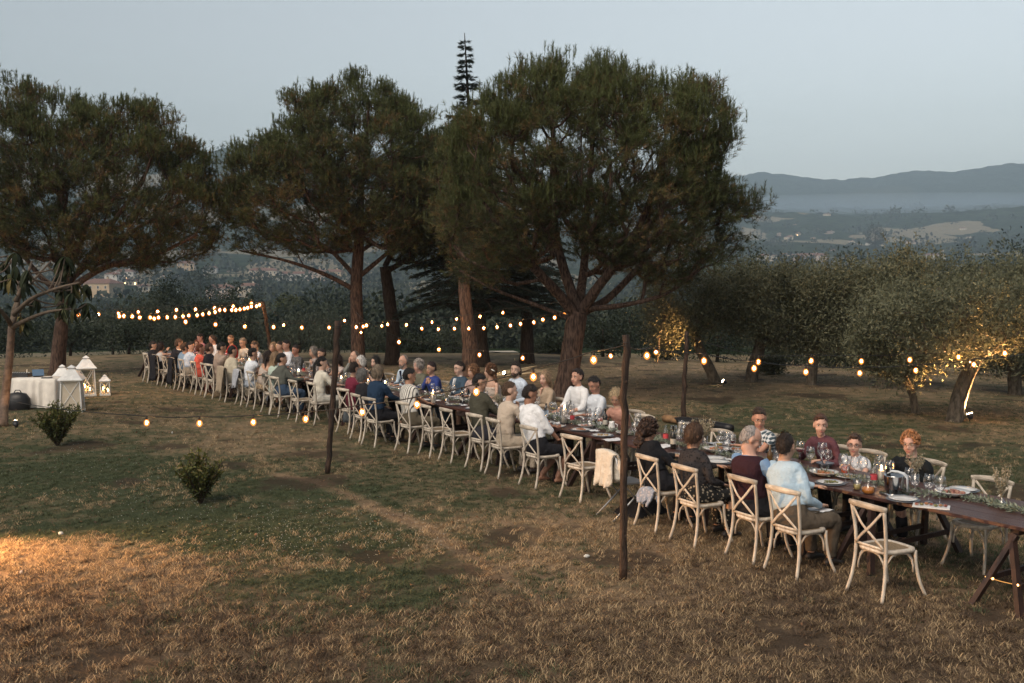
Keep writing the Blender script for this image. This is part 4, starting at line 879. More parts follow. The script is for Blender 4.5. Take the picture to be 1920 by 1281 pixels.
def grow(mb, nodes0, tips, fork, rng, rtip=.012, up=.12, mmax=.16, seg=5, bias=.35):
    """connect every tip to the nearest older node on the way to the fork; thickness from the number of tips carried"""
    P = [np.array(p[:3]) for p in nodes0]; par = [-1] * len(P); cnt = [0.0] * len(P); paths = []
    order = np.argsort(np.linalg.norm(tips - fork, axis=1)); 
    for k in order:
        c = tips[k]; A = np.array(P); dn = np.linalg.norm(A - c, axis=1); df = np.linalg.norm(A - fork, axis=1); dc = np.linalg.norm(c - fork)
        cost = dn + bias * df + np.where(df > dc * .97, 2.5, 0) + np.maximum(A[:, 2] - c[2], 0) * 1.2; j = int(np.argmin(cost)); a = P[j]; d = c - a; L_ = np.linalg.norm(d); m = max(2, int(L_ / .45)); last = j; idx = [j]
        for q in range(1, m + 1):
            t = q / m; p = a + d * t + np.array([0, 0, -up * L_ * math.sin(math.pi * t)]) + (rng.normal(size=3) * .02 * L_ if q < m else 0)
            P.append(p); par.append(last); cnt.append(0); last = len(P) - 1; idx.append(last)
        paths.append(idx); i = last
        while i >= 0: cnt[i] += 1; i = par[i]
    for idx in paths:
        rr = [min(mmax, rtip * max(cnt[i], 1) ** .46) for i in idx]; rr[0] = rr[1]; 
        tube(mb, [P[i] for i in idx], rr, seg, cap=False)
    return np.array(P)
def twig_soup(A, B, w):
    D = nrm(B - A); a, b = axes(D); out = []
    for q in range(3):
        t0, t1 = q * 2.094, (q + 1) * 2.094; o0 = (a * math.cos(t0) + b * math.sin(t0)) * w; o1 = (a * math.cos(t1) + b * math.sin(t1)) * w
        out.append(np.stack([A + o0, A + o1, B + o1 * .4, B + o0 * .4], 1))
    return np.concatenate(out).reshape(-1, 3)
PD=1
def tree(name, label, cat, base, Y, trunk, limbs, poly, fork, ncl, mode='pine', per=26, mats=None, seed=1, rc=.34, trunk_r=(.3, .18), shell=.6, flat=1.0, group=None, limb_r=.11, nn=18, rmax=None, leaf=(.09, .026), dead=.12, bark=None, lightmix=.5, W=.009, top_only=False):
    rng = np.random.default_rng(seed); bx, by = base; zb = tz(bx, by); t = thing(name, label, cat, (bx, by, zb), 0, group); off = np.array([bx, by, zb])
    def W3(p): q = at(p[0], p[1], Y + (p[2] if len(p) > 2 else 0)); return q
    mb = MB(); tp = [np.array([bx, by, zb - .1])] + [W3(p) for p in trunk]; tp = smoothline(tp, 5); nT = len(tp)
    rr = np.interp(np.linspace(0, 1, nT), [0, .06, .15, 1], [trunk_r[0] * 1.35, trunk_r[0] * 1.1, trunk_r[0], trunk_r[1]])
    tube(mb, tp, list(rr), 12, jit=.10); mb.v = [v - off for v in mb.v]; mb.build('trunk', bark or m_bark, t)
    bb = MB(); fk = W3(fork); nodes0 = [fk]
    for lb in limbs:
        lp = smoothline([W3(p) for p in lb], 5); r0 = limb_r * (lb[0][3] if len(lb[0]) > 3 else 1)
        tube(bb, lp, list(np.linspace(r0, r0 * .35, len(lp))), 8, cap=False, jit=.08); nodes0 += list(lp)
    cl = crown_points(poly, Y, ncl, rng, shell, flat, rmax, inset=rc * (.85 if mode == 'pine' else .6)); C = cl[:, :3]
    grow(bb, nodes0, C, fk, rng, rtip=.009 if mode != 'pine' else .010, mmax=limb_r * .8)
    bb.v = [v - off for v in bb.v]; bb.build('limbs', bark or m_bark, t)
    T = np.repeat(C, per, 0); dd = np.repeat(cl[:, 3], per); G = rng.normal(size=T.shape); ctr = C.mean(0)
    if mode == 'pine':
        G[:, 2] = G[:, 2] * .78 + .1; T = T + G * rc * .56
        out = nrm(T - (ctr - [0, 0, 1.0])); D = nrm(np.array([0, 0, .75]) + out * .75 + rng.normal(size=T.shape) * .50)
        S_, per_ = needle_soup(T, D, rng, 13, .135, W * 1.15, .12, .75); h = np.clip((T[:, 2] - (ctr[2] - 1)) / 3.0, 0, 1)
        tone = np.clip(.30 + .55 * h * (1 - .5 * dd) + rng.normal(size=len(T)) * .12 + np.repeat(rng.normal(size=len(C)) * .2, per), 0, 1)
        # upright young shoots standing on the upper outline
        topc = C[(cl[:, 3] < .45) & (C[:, 2] > ctr[2] - .8)]
        sh0 = np.repeat(topc, 9, 0) + rng.normal(size=(len(topc) * 9, 3)) * rc * np.array([.55, .55, .22]) + [0, 0, rc * .0]; tl_ = nrm(rng.normal(size=sh0.shape) * .10 + [0, 0, 1.0])
        shp = np.concatenate([sh0 + tl_ * q for q in (0, .08, .16, .24)]); shd = np.tile(tl_, (4, 1)); S2, p2 = needle_soup(shp, shd, rng, 11, .10, W * 1.3, .09, .45)
        me = fastmesh('shoots', S2 - off, 3, [mats or f_pine], np.repeat(np.clip(.75 + rng.normal(size=len(shp)) * .2, 0, 1), p2)); tag(link('shoots', me, t), kind='stuff')
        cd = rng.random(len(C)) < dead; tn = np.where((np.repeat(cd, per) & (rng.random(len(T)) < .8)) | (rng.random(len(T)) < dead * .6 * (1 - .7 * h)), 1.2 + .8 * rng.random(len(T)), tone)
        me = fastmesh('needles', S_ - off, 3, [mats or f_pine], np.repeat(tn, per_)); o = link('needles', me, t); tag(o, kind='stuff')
        tw = twig_soup(np.repeat(C, per, 0)[::2], T[::2], .006); me = fastmesh('twigs', tw - off, 4, [bark or m_bark]); o = link('twigs', me, t); tag(o, kind='stuff')
    else:
        T = T + G * rc * np.array([.6, .6, .55]); S_ = leaf_soup(T, rng, leaf[0], leaf[1], D=np.array([0, 0, .5 if mode == 'olive' else .1]), droop=0)
        tone = np.clip(lightmix + rng.normal(size=len(T)) * .22 + np.repeat(rng.normal(size=len(C)) * .28, per), 0, 1); tone = np.where(rng.random(len(T)) < dead * .5, 1.5, tone)
        if mode == 'olive':     # feathery young shoots above the crown
            tc_ = C[C[:, 2] > np.percentile(C[:, 2], 55)]; a0 = np.repeat(tc_, 5, 0) + rng.normal(size=(len(tc_) * 5, 3)) * rc * .6; dr = nrm(rng.normal(size=a0.shape) * .28 + [0, 0, 1]); l_ = rng.uniform(.15, .5, (len(a0), 1)); u_ = rng.random((len(a0), 16, 1))
            q_ = (a0[:, None] + dr[:, None] * l_[:, None] * u_).reshape(-1, 3) + rng.normal(size=(len(a0) * 16, 3)) * .02; S_ = np.concatenate([S_, leaf_soup(q_, rng, leaf[0] * .8, leaf[1] * .8, D=np.repeat(dr, 16, 0) * 1.2)]); tone = np.concatenate([tone, np.clip(.7 + rng.normal(size=len(q_)) * .2, 0, 1)])
        me = fastmesh('foliage', S_ - off, 4, [mats or f_olive], tone); o = link('foliage', me, t); tag(o, kind='stuff')
    return t

# stone pines --------------------------------------------------------------
g1 = gnd(107, 702)[:2]
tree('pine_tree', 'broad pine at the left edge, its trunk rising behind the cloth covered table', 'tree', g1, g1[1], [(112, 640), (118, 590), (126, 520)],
     [[(126, 520, 0, 1.3), (128, 440, .2), (110, 330, .6), (95, 240, .3)], [(124, 545, 0, 1.2), (200, 500, -.6), (290, 478, -1.0), (370, 440, -1.2)], [(124, 540, 0), (210, 420, .8), (270, 330, 1.2), (300, 250, .8)],
      [(120, 560, 0), (60, 500, .5), (10, 420, .5), (-30, 330, .2)], [(126, 520), (170, 400, -1.2), (200, 300, -1.5), (210, 240, -1)], [(124, 530), (240, 440, 1.5), (340, 380, 1.6)]],
     [(-70, 220), (-30, 185), (5, 165), (50, 150), (72, 146), (120, 168), (150, 168), (172, 205), (200, 200), (250, 190), (330, 194), (348, 240), (385, 285), (398, 330), (420, 395), (412, 440), (390, 480), (330, 500), (270, 520), (190, 520), (140, 505), (60, 500), (0, 470), (-60, 440)],
     (126, 520), 700, per=36, seed=3, trunk_r=(.24, .17), group='umbrella pines on the lawn', limb_r=.10, rc=.33, dead=.22, rmax=3.4, W=.011)
g2 = gnd(673, 692)[:2]
tree('pine_tree', 'middle umbrella pine with a tall straight trunk behind the laughing guests', 'tree', g2, g2[1], [(670, 620), (668, 540), (672, 470), (676, 400)],
     [[(676, 400, 0, 1.1), (680, 320, .3), (690, 240, .2), (690, 180, 0)], [(668, 545, 0, .9), (610, 515, -.4), (540, 490, -.8), (450, 470, -.8)], [(668, 520, 0, .9), (620, 470, .8), (560, 430, 1.2), (500, 360, 1.5)],
      [(672, 460), (640, 360, -1.2), (600, 280, -1.6), (580, 220, -1.4)], [(672, 520, 0, .9), (720, 480, .4), (770, 440, .8), (800, 380, .6)], [(676, 420), (730, 330, -.8), (760, 260, -1)], [(674, 440), (600, 380, -.5), (530, 320, -.3), (480, 280, 0)]],
     [(412, 340), (425, 300), (470, 260), (490, 238), (525, 245), (535, 200), (545, 158), (580, 165), (640, 152), (668, 145), (700, 136), (715, 165), (745, 158), (765, 180), (800, 205), (835, 240), (845, 330), (835, 420), (800, 470), (740, 505), (700, 470), (640, 480), (580, 488), (510, 492), (450, 482), (425, 430)],
     (672, 470), 700, per=40, seed=5, trunk_r=(.24, .17), group='umbrella pines on the lawn', limb_r=.10, rc=.33, dead=.18, rmax=3.2, W=.011)
g3 = gnd(1052, 752)[:2]
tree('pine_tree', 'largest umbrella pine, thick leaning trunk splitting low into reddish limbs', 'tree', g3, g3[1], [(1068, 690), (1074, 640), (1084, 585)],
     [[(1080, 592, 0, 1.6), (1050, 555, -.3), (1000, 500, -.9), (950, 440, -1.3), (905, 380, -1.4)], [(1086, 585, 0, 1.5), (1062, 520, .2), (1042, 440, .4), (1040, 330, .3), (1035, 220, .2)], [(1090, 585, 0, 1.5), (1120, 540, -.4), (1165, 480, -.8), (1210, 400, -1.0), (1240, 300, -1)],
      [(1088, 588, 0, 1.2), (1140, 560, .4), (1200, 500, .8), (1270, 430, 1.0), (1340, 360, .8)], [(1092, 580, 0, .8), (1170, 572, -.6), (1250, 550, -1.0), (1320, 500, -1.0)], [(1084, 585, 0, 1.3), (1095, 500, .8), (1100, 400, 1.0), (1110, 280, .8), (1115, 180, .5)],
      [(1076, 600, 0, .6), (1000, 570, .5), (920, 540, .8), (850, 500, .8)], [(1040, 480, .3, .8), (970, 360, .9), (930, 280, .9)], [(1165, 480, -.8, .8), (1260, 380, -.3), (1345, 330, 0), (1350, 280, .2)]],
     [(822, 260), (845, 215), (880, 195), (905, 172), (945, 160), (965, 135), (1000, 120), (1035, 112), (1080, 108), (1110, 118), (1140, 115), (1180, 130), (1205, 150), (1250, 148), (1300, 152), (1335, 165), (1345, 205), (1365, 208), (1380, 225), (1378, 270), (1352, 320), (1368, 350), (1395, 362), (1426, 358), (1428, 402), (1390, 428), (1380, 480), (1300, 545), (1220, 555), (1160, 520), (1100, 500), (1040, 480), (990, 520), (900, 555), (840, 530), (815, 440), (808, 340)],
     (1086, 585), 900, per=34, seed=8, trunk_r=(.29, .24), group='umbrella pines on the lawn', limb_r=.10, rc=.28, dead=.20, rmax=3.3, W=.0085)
g4 = gnd(735, 684)[:2]
tree('pine_tree', 'dark pine standing behind and between the two big pines', 'tree', g4, g4[1], [(737, 620), (730, 560), (722, 500)],
     [[(722, 500), (760, 420, .5), (800, 330, .5)], [(724, 510), (790, 470), (860, 420)]],
     [(735, 300), (780, 250), (835, 232), (880, 240), (905, 300), (915, 400), (905, 480), (850, 520), (770, 520), (725, 500), (715, 400)], (722, 500), 220, per=30, seed=12, trunk_r=(.27, .2), rc=.5, mats=f_pine, bark=m_bark_d, W=.013)

# cedars: level tiers of dark drooping sprays ------------------------------
def cedar(label, base, lean, top_px, zlow, Lmax, seed, Y=None, tiers=30):
    rng = np.random.default_rng(seed); zb = tz(*base); tip = at(top_px[0], top_px[1], base[1]); t = thing('cedar_tree', label, 'tree', (base[0], base[1], zb)); off = np.array([base[0], base[1], zb])
    ax = smoothline([np.array([base[0], base[1], zb - .1]), np.array([base[0] + lean, base[1], zb + 2.0]), tip * .5 + np.array([base[0] + lean, base[1], zb + 2]) * .5, tip], 8)
    mb = MB(); tube(mb, ax, list(np.interp(np.linspace(0, 1, len(ax)), [0, .1, 1], [.34, .26, .012])), 10, jit=.08); mb.v = [v - off for v in mb.v]; mb.build('trunk', m_bark_d, t)
    zz = np.linspace(zlow, tip[2] - .25, tiers) + rng.normal(size=tiers) * .08; bb = MB(); Ts = []; Ds = []
    for z in zz:
        i = int(np.argmin(abs(ax[:, 2] - z))); c = np.array([np.interp(z, ax[:, 2], ax[:, 0]), base[1], z]); f = (z - zlow) / (tip[2] - zlow); L_ = min(Lmax * (1 - f) ** 1.6 + .08, .03 + (1 - f) * 3)
        for k in range(3 if f > .6 else 4):
            a = rng.random() * 6.28; d = np.array([math.cos(a), math.sin(a), 0]); l = L_ * (rng.uniform(.5, 1.2) if f > .6 else rng.uniform(.7, 1.1)); up_ = rng.uniform(-.12, .25) if f > .6 else -.1; pts = [c, c + d * l * .5 + [0, 0, .04 * l], c + d * l + [0, 0, up_ * l]]; pts = smoothline(pts, 4)
            tube(bb, pts, list(np.linspace(.012 + .014 * l, .006, len(pts))), 4, cap=False); m = int(5 + 46 * l); u = rng.random(m) ** .7
            q = np.stack([np.interp(u, np.linspace(0, 1, len(pts)), pts[:, j]) for j in range(3)], 1); sd_ = np.cross(d, [0, 0, 1]); w = (rng.random(m) - .5) * .75 * l * (1 - .6 * u)
            q = q + sd_ * w[:, None] + np.array([0, 0, 1]) * (-abs(w) * .18 - rng.random(m) * .05)[:, None]; Ts.append(q); Ds.append(nrm(np.tile(d, (m, 1)) + sd_ * np.sign(w)[:, None] * .7 + rng.normal(size=(m, 3)) * .15 - [0, 0, .15]))
    bb.v = [v - off for v in bb.v]; tag(bb.build('branches', m_bark_d, t), kind='stuff')
    T = np.vstack(Ts); D = np.vstack(Ds); S_, per_ = needle_soup(T, D, rng, 9, .13, .018, .14, .4); me = fastmesh('needles', S_ - off, 3, [f_cedar], np.repeat(np.clip(rng.normal(size=len(T)) * .3 + .4, 0, 1), per_)); tag(link('needles', me, t), kind='stuff')
    return t
gc = gnd(905, 676)[:2]; gc = np.array([gc[0], 36.0])
cedar('tall dark cedar whose thin spire rises above the pines', (at(905, 676, 36.2)[0], 36.2), -.1, (871, 62), 2.1, 4.6, 21, tiers=64)
cedar('dark cedar with low drooping branches behind the string lights', (at(988, 672, 37.5)[0], 37.5), 0, (980, 250), 2.0, 3.8, 22, tiers=36)
gl = gnd(878, 706)[:2]
tree('pine_tree', 'pine with a leaning trunk lit orange by a ground spotlight', 'tree', gl, gl[1], [(882, 660), (878, 620), (872, 560), (868, 500)], [[(868, 500), (850, 430, .5), (830, 360, .6)], [(870, 520), (900, 440, .3), (920, 380, .5)]],
     [(790, 420), (830, 300), (900, 280), (950, 360), (960, 460), (900, 500), (830, 500)], (868, 500), 60, per=22, seed=31, trunk_r=(.27, .17), rc=.45, W=.012)

# olive trees on the right -------------------------------------------------
def P2(px, py): return gnd(px, py)[:2]
ol = [
 ('olive tree leaning left beside the small grass spotlight, lower leaves lit gold', (1343, 716), [(1330, 690), (1312, 655), (1300, 620)], [[(1300, 620, 0), (1262, 590, -.6), (1240, 610, -1), (1232, 680, -1.2)], [(1300, 620), (1330, 560, .4), (1340, 500)], [(1300, 620), (1280, 560), (1260, 520)]],
  [(1195, 560), (1205, 600), (1222, 640), (1225, 690), (1245, 695), (1262, 650), (1290, 640), (1350, 620), (1400, 600), (1410, 540), (1380, 480), (1300, 470), (1220, 510)], (1300, 620), 120, .17, .45),
 ('olive tree with a thick dark double trunk right of the small spotlight', (1408, 716), [(1412, 690), (1428, 640), (1432, 600)], [[(1432, 600), (1400, 540), (1380, 480)], [(1432, 600), (1470, 540), (1500, 480)], [(1432, 600, 0), (1460, 600), (1500, 600)]],
  [(1350, 520), (1370, 470), (1420, 455), (1470, 462), (1530, 480), (1560, 540), (1560, 620), (1530, 655), (1480, 660), (1430, 640), (1370, 640), (1340, 590)], (1432, 600), 190, .2, .45),
 ('bushy olive tree in the middle of the olive row', (1520, 722), [(1524, 690), (1530, 640)], [[(1530, 640), (1500, 570), (1490, 520)], [(1530, 640), (1570, 580), (1600, 520)]],
  [(1480, 520), (1520, 470), (1580, 462), (1640, 480), (1665, 540), (1650, 620), (1600, 660), (1540, 665), (1490, 640)], (1530, 640), 170, .16, .45),
 ('tallest olive tree, with shoots standing up against the valley', (1652, 728), [(1655, 690), (1660, 630)], [[(1660, 630), (1645, 570), (1662, 530), (1672, 500)], [(1660, 630), (1700, 560), (1740, 520)]],
  [(1590, 500), (1640, 480), (1660, 440), (1678, 415), (1695, 445), (1720, 470), (1770, 460), (1800, 520), (1790, 600), (1740, 650), (1660, 655), (1600, 620)], (1660, 630), 210, .16, .5),
 ('olive tree at the far right edge behind the lit one', (1905, 738), [(1900, 690), (1890, 640)], [[(1890, 640), (1850, 560), (1840, 500)], [(1890, 640), (1930, 560), (1950, 500)]],
  [(1790, 520), (1820, 470), (1880, 455), (1940, 440), (2010, 470), (2030, 560), (1990, 680), (1900, 690), (1820, 640)], (1890, 640), 210, .18, .45),
 ('lit olive tree with a slanting trunk, bare spotlight shining at its foot', (1788, 790), [(1800, 740), (1818, 695), (1835, 665)], [[(1820, 695, 0), (1790, 640, -.2), (1740, 600, -.3), (1680, 590, -.2)], [(1835, 665), (1850, 600, .3), (1840, 540, .3)], [(1835, 668, 0), (1880, 655, -.4), (1930, 640, -.6)], [(1835, 665), (1800, 590, -.4), (1760, 540, -.2)]],
  [(1620, 560), (1660, 520), (1720, 530), (1780, 505), (1850, 520), (1920, 500), (1980, 560), (1980, 640), (1930, 660), (1880, 648), (1830, 660), (1780, 675), (1740, 690), (1700, 680), (1650, 660), (1615, 620)], (1835, 665), 200, .17, .42),
 ('small olive tree with a crooked thin trunk left of the lit olive', (1718, 776), [(1712, 745), (1700, 715), (1680, 690)], [[(1680, 690), (1660, 640), (1640, 600)], [(1690, 700), (1720, 640), (1730, 600)]],
  [(1590, 600), (1640, 560), (1700, 570), (1740, 620), (1730, 690), (1680, 700), (1620, 690), (1590, 650)], (1680, 690), 90, .09, .4)]
for k, (lab, b, tr_, lb, po, fk, nc, r_, rc) in enumerate(ol):
    g = P2(*b); po = [(x_, y_ + max(0, 560 - y_) * (.30 if k != 3 else .20)) for x_, y_ in po]; po = [(x_, y_ + max(0, y_ - 600) * (.22 if k else 0)) for x_, y_ in po]; tree('olive_tree', lab, 'tree', g, g[1], tr_, lb, po, fk, nc, mode='olive', per=135 if k < 5 else 150, seed=40 + k, rc=rc * .85, trunk_r=(r_, r_ * .8), group='olive trees along the right of the lawn', limb_r=.06, leaf=(.12, .036) if k < 5 else (.095, .028), bark=m_bark_o, shell=.45)

# shrubs and trees beyond the lawn -----------------------------------------
SH = [  # px centre, top py, Y, half width px, kind, label
 (20, 590, 46, 70, 0, 'dark hedge shrub beyond the lawn at the far left'), (130, 596, 45, 60, 0, 'dark hedge shrub behind the white lanterns'), (240, 598, 45, 62, 0, 'dark hedge shrub behind the small lantern'), (330, 612, 44.5, 45, 1, 'loose grey green shrub behind the far end of the table'),
 (285, 562, 54, 60, 1, 'pale grey green olive above the dark hedge'), (210, 574, 56, 50, 1, 'grey shrub by the ochre house'), (310, 530, 72, 55, 2, 'round dark tree beyond the hedge, left'), (400, 606, 46, 45, 0, 'dark shrub behind the man in pink shirt'), (438, 545, 66, 38, 2, 'dark pointed tree left of the leaning post'),
 (380, 552, 70, 36, 2, 'small dark tree beside the round one'), (470, 600, 50, 40, 1, 'greenish shrub behind the leaning post'), (560, 612, 46, 55, 1, 'grey reedy shrub right of the leaning post'), (625, 600, 50, 45, 1, 'tall grey reeds behind the thick post'), (590, 575, 62, 60, 1, 'reed bed further down the slope'),
 (705, 618, 47, 40, 1, 'grey shrub between the two pine trunks'), (790, 625, 47, 55, 0, 'shrub in shade right of the second trunk'), (850, 615, 49, 40, 1, 'shrub behind the orange lit trunk'), (1010, 640, 48, 30, 1, 'low shrub beside the pale track'), (1045, 632, 46, 40, 0, 'dark shrub behind the big pine trunk'), (1130, 600, 45, 60, 2, 'dark evergreen right of the big pine trunk'),
 (1180, 570, 47, 55, 2, 'tall dark evergreen behind the tall post'), (1250, 640, 42, 50, 0, 'shrub under the gold lit leaves'), (1345, 600, 42, 60, 0, 'dark shrub behind the leaning olive'), (1470, 640, 40, 55, 0, 'low shrub behind the double trunked olive'), (1450, 700, 33, 25, 3, 'small grey lavender shrub at the lawn edge'),
 (1590, 655, 38, 60, 0, 'shrub in shade behind the middle olives'), (1700, 660, 36, 60, 0, 'shaded shrub behind the tallest olive'), (1830, 640, 36, 60, 0, 'dark hedge shrub behind the slanting trunk'), (1920, 610, 34, 60, 0, 'dark hedge at the right edge'), (1870, 540, 44, 60, 1, 'grey olive crown beyond the right hedge'),
 (1560, 545, 48, 60, 1, 'olive crown further down the slope'), (1440, 530, 50, 50, 1, 'pale olive crown right of the big pine'), (1740, 535, 46, 60, 1, 'olive crown beyond the tallest olive'), (1420, 468, 58, 26, 2, 'small dark oak against the valley beside the big pine')]
for k, (px, py, Y, hw, kd, lab) in enumerate(SH):
    rng = np.random.default_rng(200 + k); x = at(px, 600, Y)[0]; zb = tz(x, Y); zt = at(px, py, Y)[2]; hgt = max(zt - zb, .6); w = hw / FOC * Y; t = thing('shrub' if kd != 2 else 'evergreen_tree', lab, 'shrub' if kd != 2 else 'tree', (x, Y, zb))
    mb = MB(); tube(mb, [(0, 0, -.1), (.05, 0, hgt * .4), (0, 0, hgt * .75)], [.08, .06, .03], 6); [tube(mb, [(0, 0, hgt * .2), (math.cos(a) * w * .4, math.sin(a) * w * .4, hgt * .7)], [.04, .015], 5) for a in (0.3, 1.8, 3.2, 4.9)]; mb.build('stems', m_bark_d, t)
    nl = int(np.clip(w * hgt * 900 * (30 / Y) ** .6, 2500, 9000)); nc = 60; u = nrm(rng.normal(size=(nc, 3))) * (rng.random((nc, 1)) ** .35) * (1 + .35 * rng.normal(size=(nc, 1)) * .4)
    Cc = u * [w, w * .8, hgt * .48] + [0, 0, hgt * .52]; ci = rng.integers(0, nc, nl); T = Cc[ci] + rng.normal(size=(nl, 3)) * [w * .16, w * .16, hgt * .10 if kd != 1 else hgt * .14]; T[:, 2] = np.clip(T[:, 2], 0, hgt * 1.12)
    S_ = leaf_soup(T, rng, .16 * Y / 45, .035 * Y / 45 if kd == 1 else .06 * Y / 45, D=np.array([0, 0, 1.4 if kd == 1 else .2])); tone = np.clip(.45 + .25 * rng.normal(size=nl) + .2 * rng.normal(size=nc)[ci], 0, 1)
    tag(link('foliage', fastmesh('foliage', S_, 4, [[f_dark, f_shrub, f_dark, f_olive][kd]], tone), t), kind='stuff')

# loquat tree at the left edge with long drooping leaves --------------------
gq = gnd(4, 796)[:2]; YQ = gq[1]; rng = np.random.default_rng(77)
tq = thing('loquat_tree', 'small tree at the left edge with long drooping leaves and a forked trunk', 'tree', (gq[0], gq[1], 0)); off = np.array([gq[0], gq[1], 0])
mb = MB(); tr = smoothline([gnd(4, 800), at(10, 740, YQ), at(17, 680, YQ), at(22, 612, YQ)], 5); tube(mb, tr - off, list(np.interp(np.linspace(0, 1, len(tr)), [0, .1, 1], [.12, .095, .07])), 12, jit=.08); mb.build('trunk', MAT('loquat_bark', (.12, .085, .065), .85, var=.35, scale=10, bump=.8, bscale=25), tq)
mb = MB(); lbs = [[(22, 612), (8, 590), (-20, 560), (-40, 520)], [(22, 612), (30, 570), (60, 530), (95, 490)], [(22, 615), (50, 600), (90, 585), (130, 580)], [(24, 610), (35, 560), (30, 510), (15, 480)], [(26, 590), (60, 560), (110, 540), (150, 530)], [(30, 565), (50, 520), (60, 490)]]; nd = []
for k, lb in enumerate(lbs):
    q = smoothline([at(p[0], p[1], YQ + (.35 * i * (1 if k % 2 else -1))) for i, p in enumerate(lb)], 5); tube(mb, q - off, list(np.linspace(.055, .018, len(q))), 8); nd += list(q[3:])
nd = np.array(nd); wh = []
for k in range(36):
    px = rng.uniform(-60, 168); py = rng.uniform(475, 600) if px < 130 else rng.uniform(520, 590); c = at(px, py, YQ + rng.uniform(-1.1, 1.1)); a = nd[np.argmin(np.linalg.norm(nd - c, axis=1))]; tube(mb, smoothline([a, (a + c) / 2 + [0, 0, -.05], c], 3) - off, [.016] * 7, 5); wh.append(c)
mb.build('limbs', MAT('loquat_twig', (.10, .075, .055), .85, var=.3, bump=.5), tq)
lm = [MAT('loquat_leaf', c, .6, var=.35, scale=6, spec=.15) for c in ((.030, .040, .018), (.075, .080, .035), (.14, .11, .035))]; LM = []
for k, m in enumerate(lm):
    V = []; F = []; n = 7
    for i in range(n):
        u = i / (n - 1); w = .046 * math.sin(math.pi * (.06 + .9 * u)) ** .8; y = .26 * u; z = -.20 * u * u
        V += [(-w, y, z + .010), (0, y, z), (w, y, z + .010)]
    for i in range(n - 1):
        a = i * 3; F += [(a, a + 1, a + 4, a + 3), (a + 1, a + 2, a + 5, a + 4)]
    b = MB(); b.add(V, F); LM.append(b.mesh('leaf', [m]))
nl = 0
for c in wh:
    for q in range(8):
        if nl >= 290: break
        o = link('leaf', LM[int(rng.choice([0, 0, 0, 1, 1, 2], p=[.3, .25, .2, .12, .08, .05]))], tq, Vector(c - off)); o.rotation_euler = (R(rng.uniform(-80, -15)), R(rng.uniform(-25, 25)), q * .785 + rng.uniform(-.3, .3)); s = rng.uniform(.8, 1.25); o.scale = (s, s, s); nl += 1

# the two young laurel bushes on the grass ---------------------------------
def laurel(label, px, py, wpx, tpy, seed, n):
    g = gnd(px, py); Y = g[1]; hgt = at(px, tpy, Y)[2]; w = wpx / FOC * Y / 2; rng = np.random.default_rng(seed); t = thing('laurel_bush', label, 'bush', (g[0], g[1], 0)); mb = MB(); T = []; D = []
    for k in range(n):
        a = rng.random() * 6.28; ln = rng.random() ** .6; e = np.array([math.cos(a) * w * ln, math.sin(a) * w * ln, hgt * (rng.uniform(.55, 1.0) * (1 - .25 * ln))]); q = smoothline([np.array([0, 0, -.02]), e * [.45, .45, .5], e], 5)
        tube(mb, q, list(np.linspace(.009, .003, len(q))), 4, cap=False); m = 46; u = .18 + .82 * rng.random(m) ** .8; pts = np.stack([np.interp(u, np.linspace(0, 1, len(q)), q[:, j]) for j in range(3)], 1); T.append(pts); D.append(nrm(rng.normal(size=(m, 3)) * .8 + [0, 0, .7]) )
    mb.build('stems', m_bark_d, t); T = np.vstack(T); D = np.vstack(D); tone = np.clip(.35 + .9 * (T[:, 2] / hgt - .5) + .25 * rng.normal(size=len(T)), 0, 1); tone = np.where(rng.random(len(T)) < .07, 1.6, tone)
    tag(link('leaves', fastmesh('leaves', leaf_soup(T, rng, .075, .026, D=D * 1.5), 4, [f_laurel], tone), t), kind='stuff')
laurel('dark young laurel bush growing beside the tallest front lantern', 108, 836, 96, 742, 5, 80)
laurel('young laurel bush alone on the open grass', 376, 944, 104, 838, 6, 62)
# ================================================================== VALLEY: woods, houses, mid distance trees
def scatter_woods():
    rng = np.random.default_rng(5); n = 5200; D = np.exp(rng.uniform(math.log(90), math.log(3300), n)); a = rng.uniform(-.62, .62, n); X = a * D; Y = D; px = CX + FOC * a
    cl = np.array([mnoise.noise(Vector((x * .008, y * .004, 3.1))) for x, y in zip(X, Y)]); keep = (cl > -.05 + .10 * (D < 300) * -1) | (rng.random(n) < .22); keep &= ~((D < 110) & (abs(a) < .0))
    X, Y, D = X[keep], Y[keep], D[keep]; Z = terrain(X, Y); n = len(X)
    lump = [ ]
    # one irregular crown: leafy quads on a lumpy ball
    base = nrm(rng.normal(size=(90, 3))); base[:, 2] = abs(base[:, 2]) * 1.0 - .15; V = []; tone = []
    for i in range(n):
        f = 1 + .0 * D[i]; h = rng.uniform(4.5, 9.5) * (1 if D[i] > 200 else .6) * (1.0 + D[i] / 4000); w = h * rng.uniform(.45, .75); m = 190 if D[i] < 320 else 46 if D[i] < 700 else 22
        b = base[rng.integers(0, 90, m)] + rng.normal(size=(m, 3)) * .16; c = b * [w, w, h * .62] + [X[i], Y[i], Z[i] + h * .35]; s = w * (.15 if m > 100 else .42 if m > 30 else .62); V.append(leaf_soup(c, rng, s * 1.1, s * .9, D=b * 1.2)); tone.append(np.clip(rng.random() * .8 + rng.normal(size=m) * .12 + .2 * b[:, 2] * 0, 0, 1))
    me = fastmesh('woods', np.vstack(V), 4, [FOLIAGE('far_woods', (.020, .030, .020), (.050, .062, .038), (.07, .06, .04), .1)], np.concatenate(tone)); tag(link('distant_woods', me), 'dark tree clumps scattered over the hazy valley', None, None, 'stuff')
scatter_woods()
m_roof = MAT('terracotta_roof', (.15, .085, .065), .85, var=.3, scale=1.5, bump=.5, bscale=3)
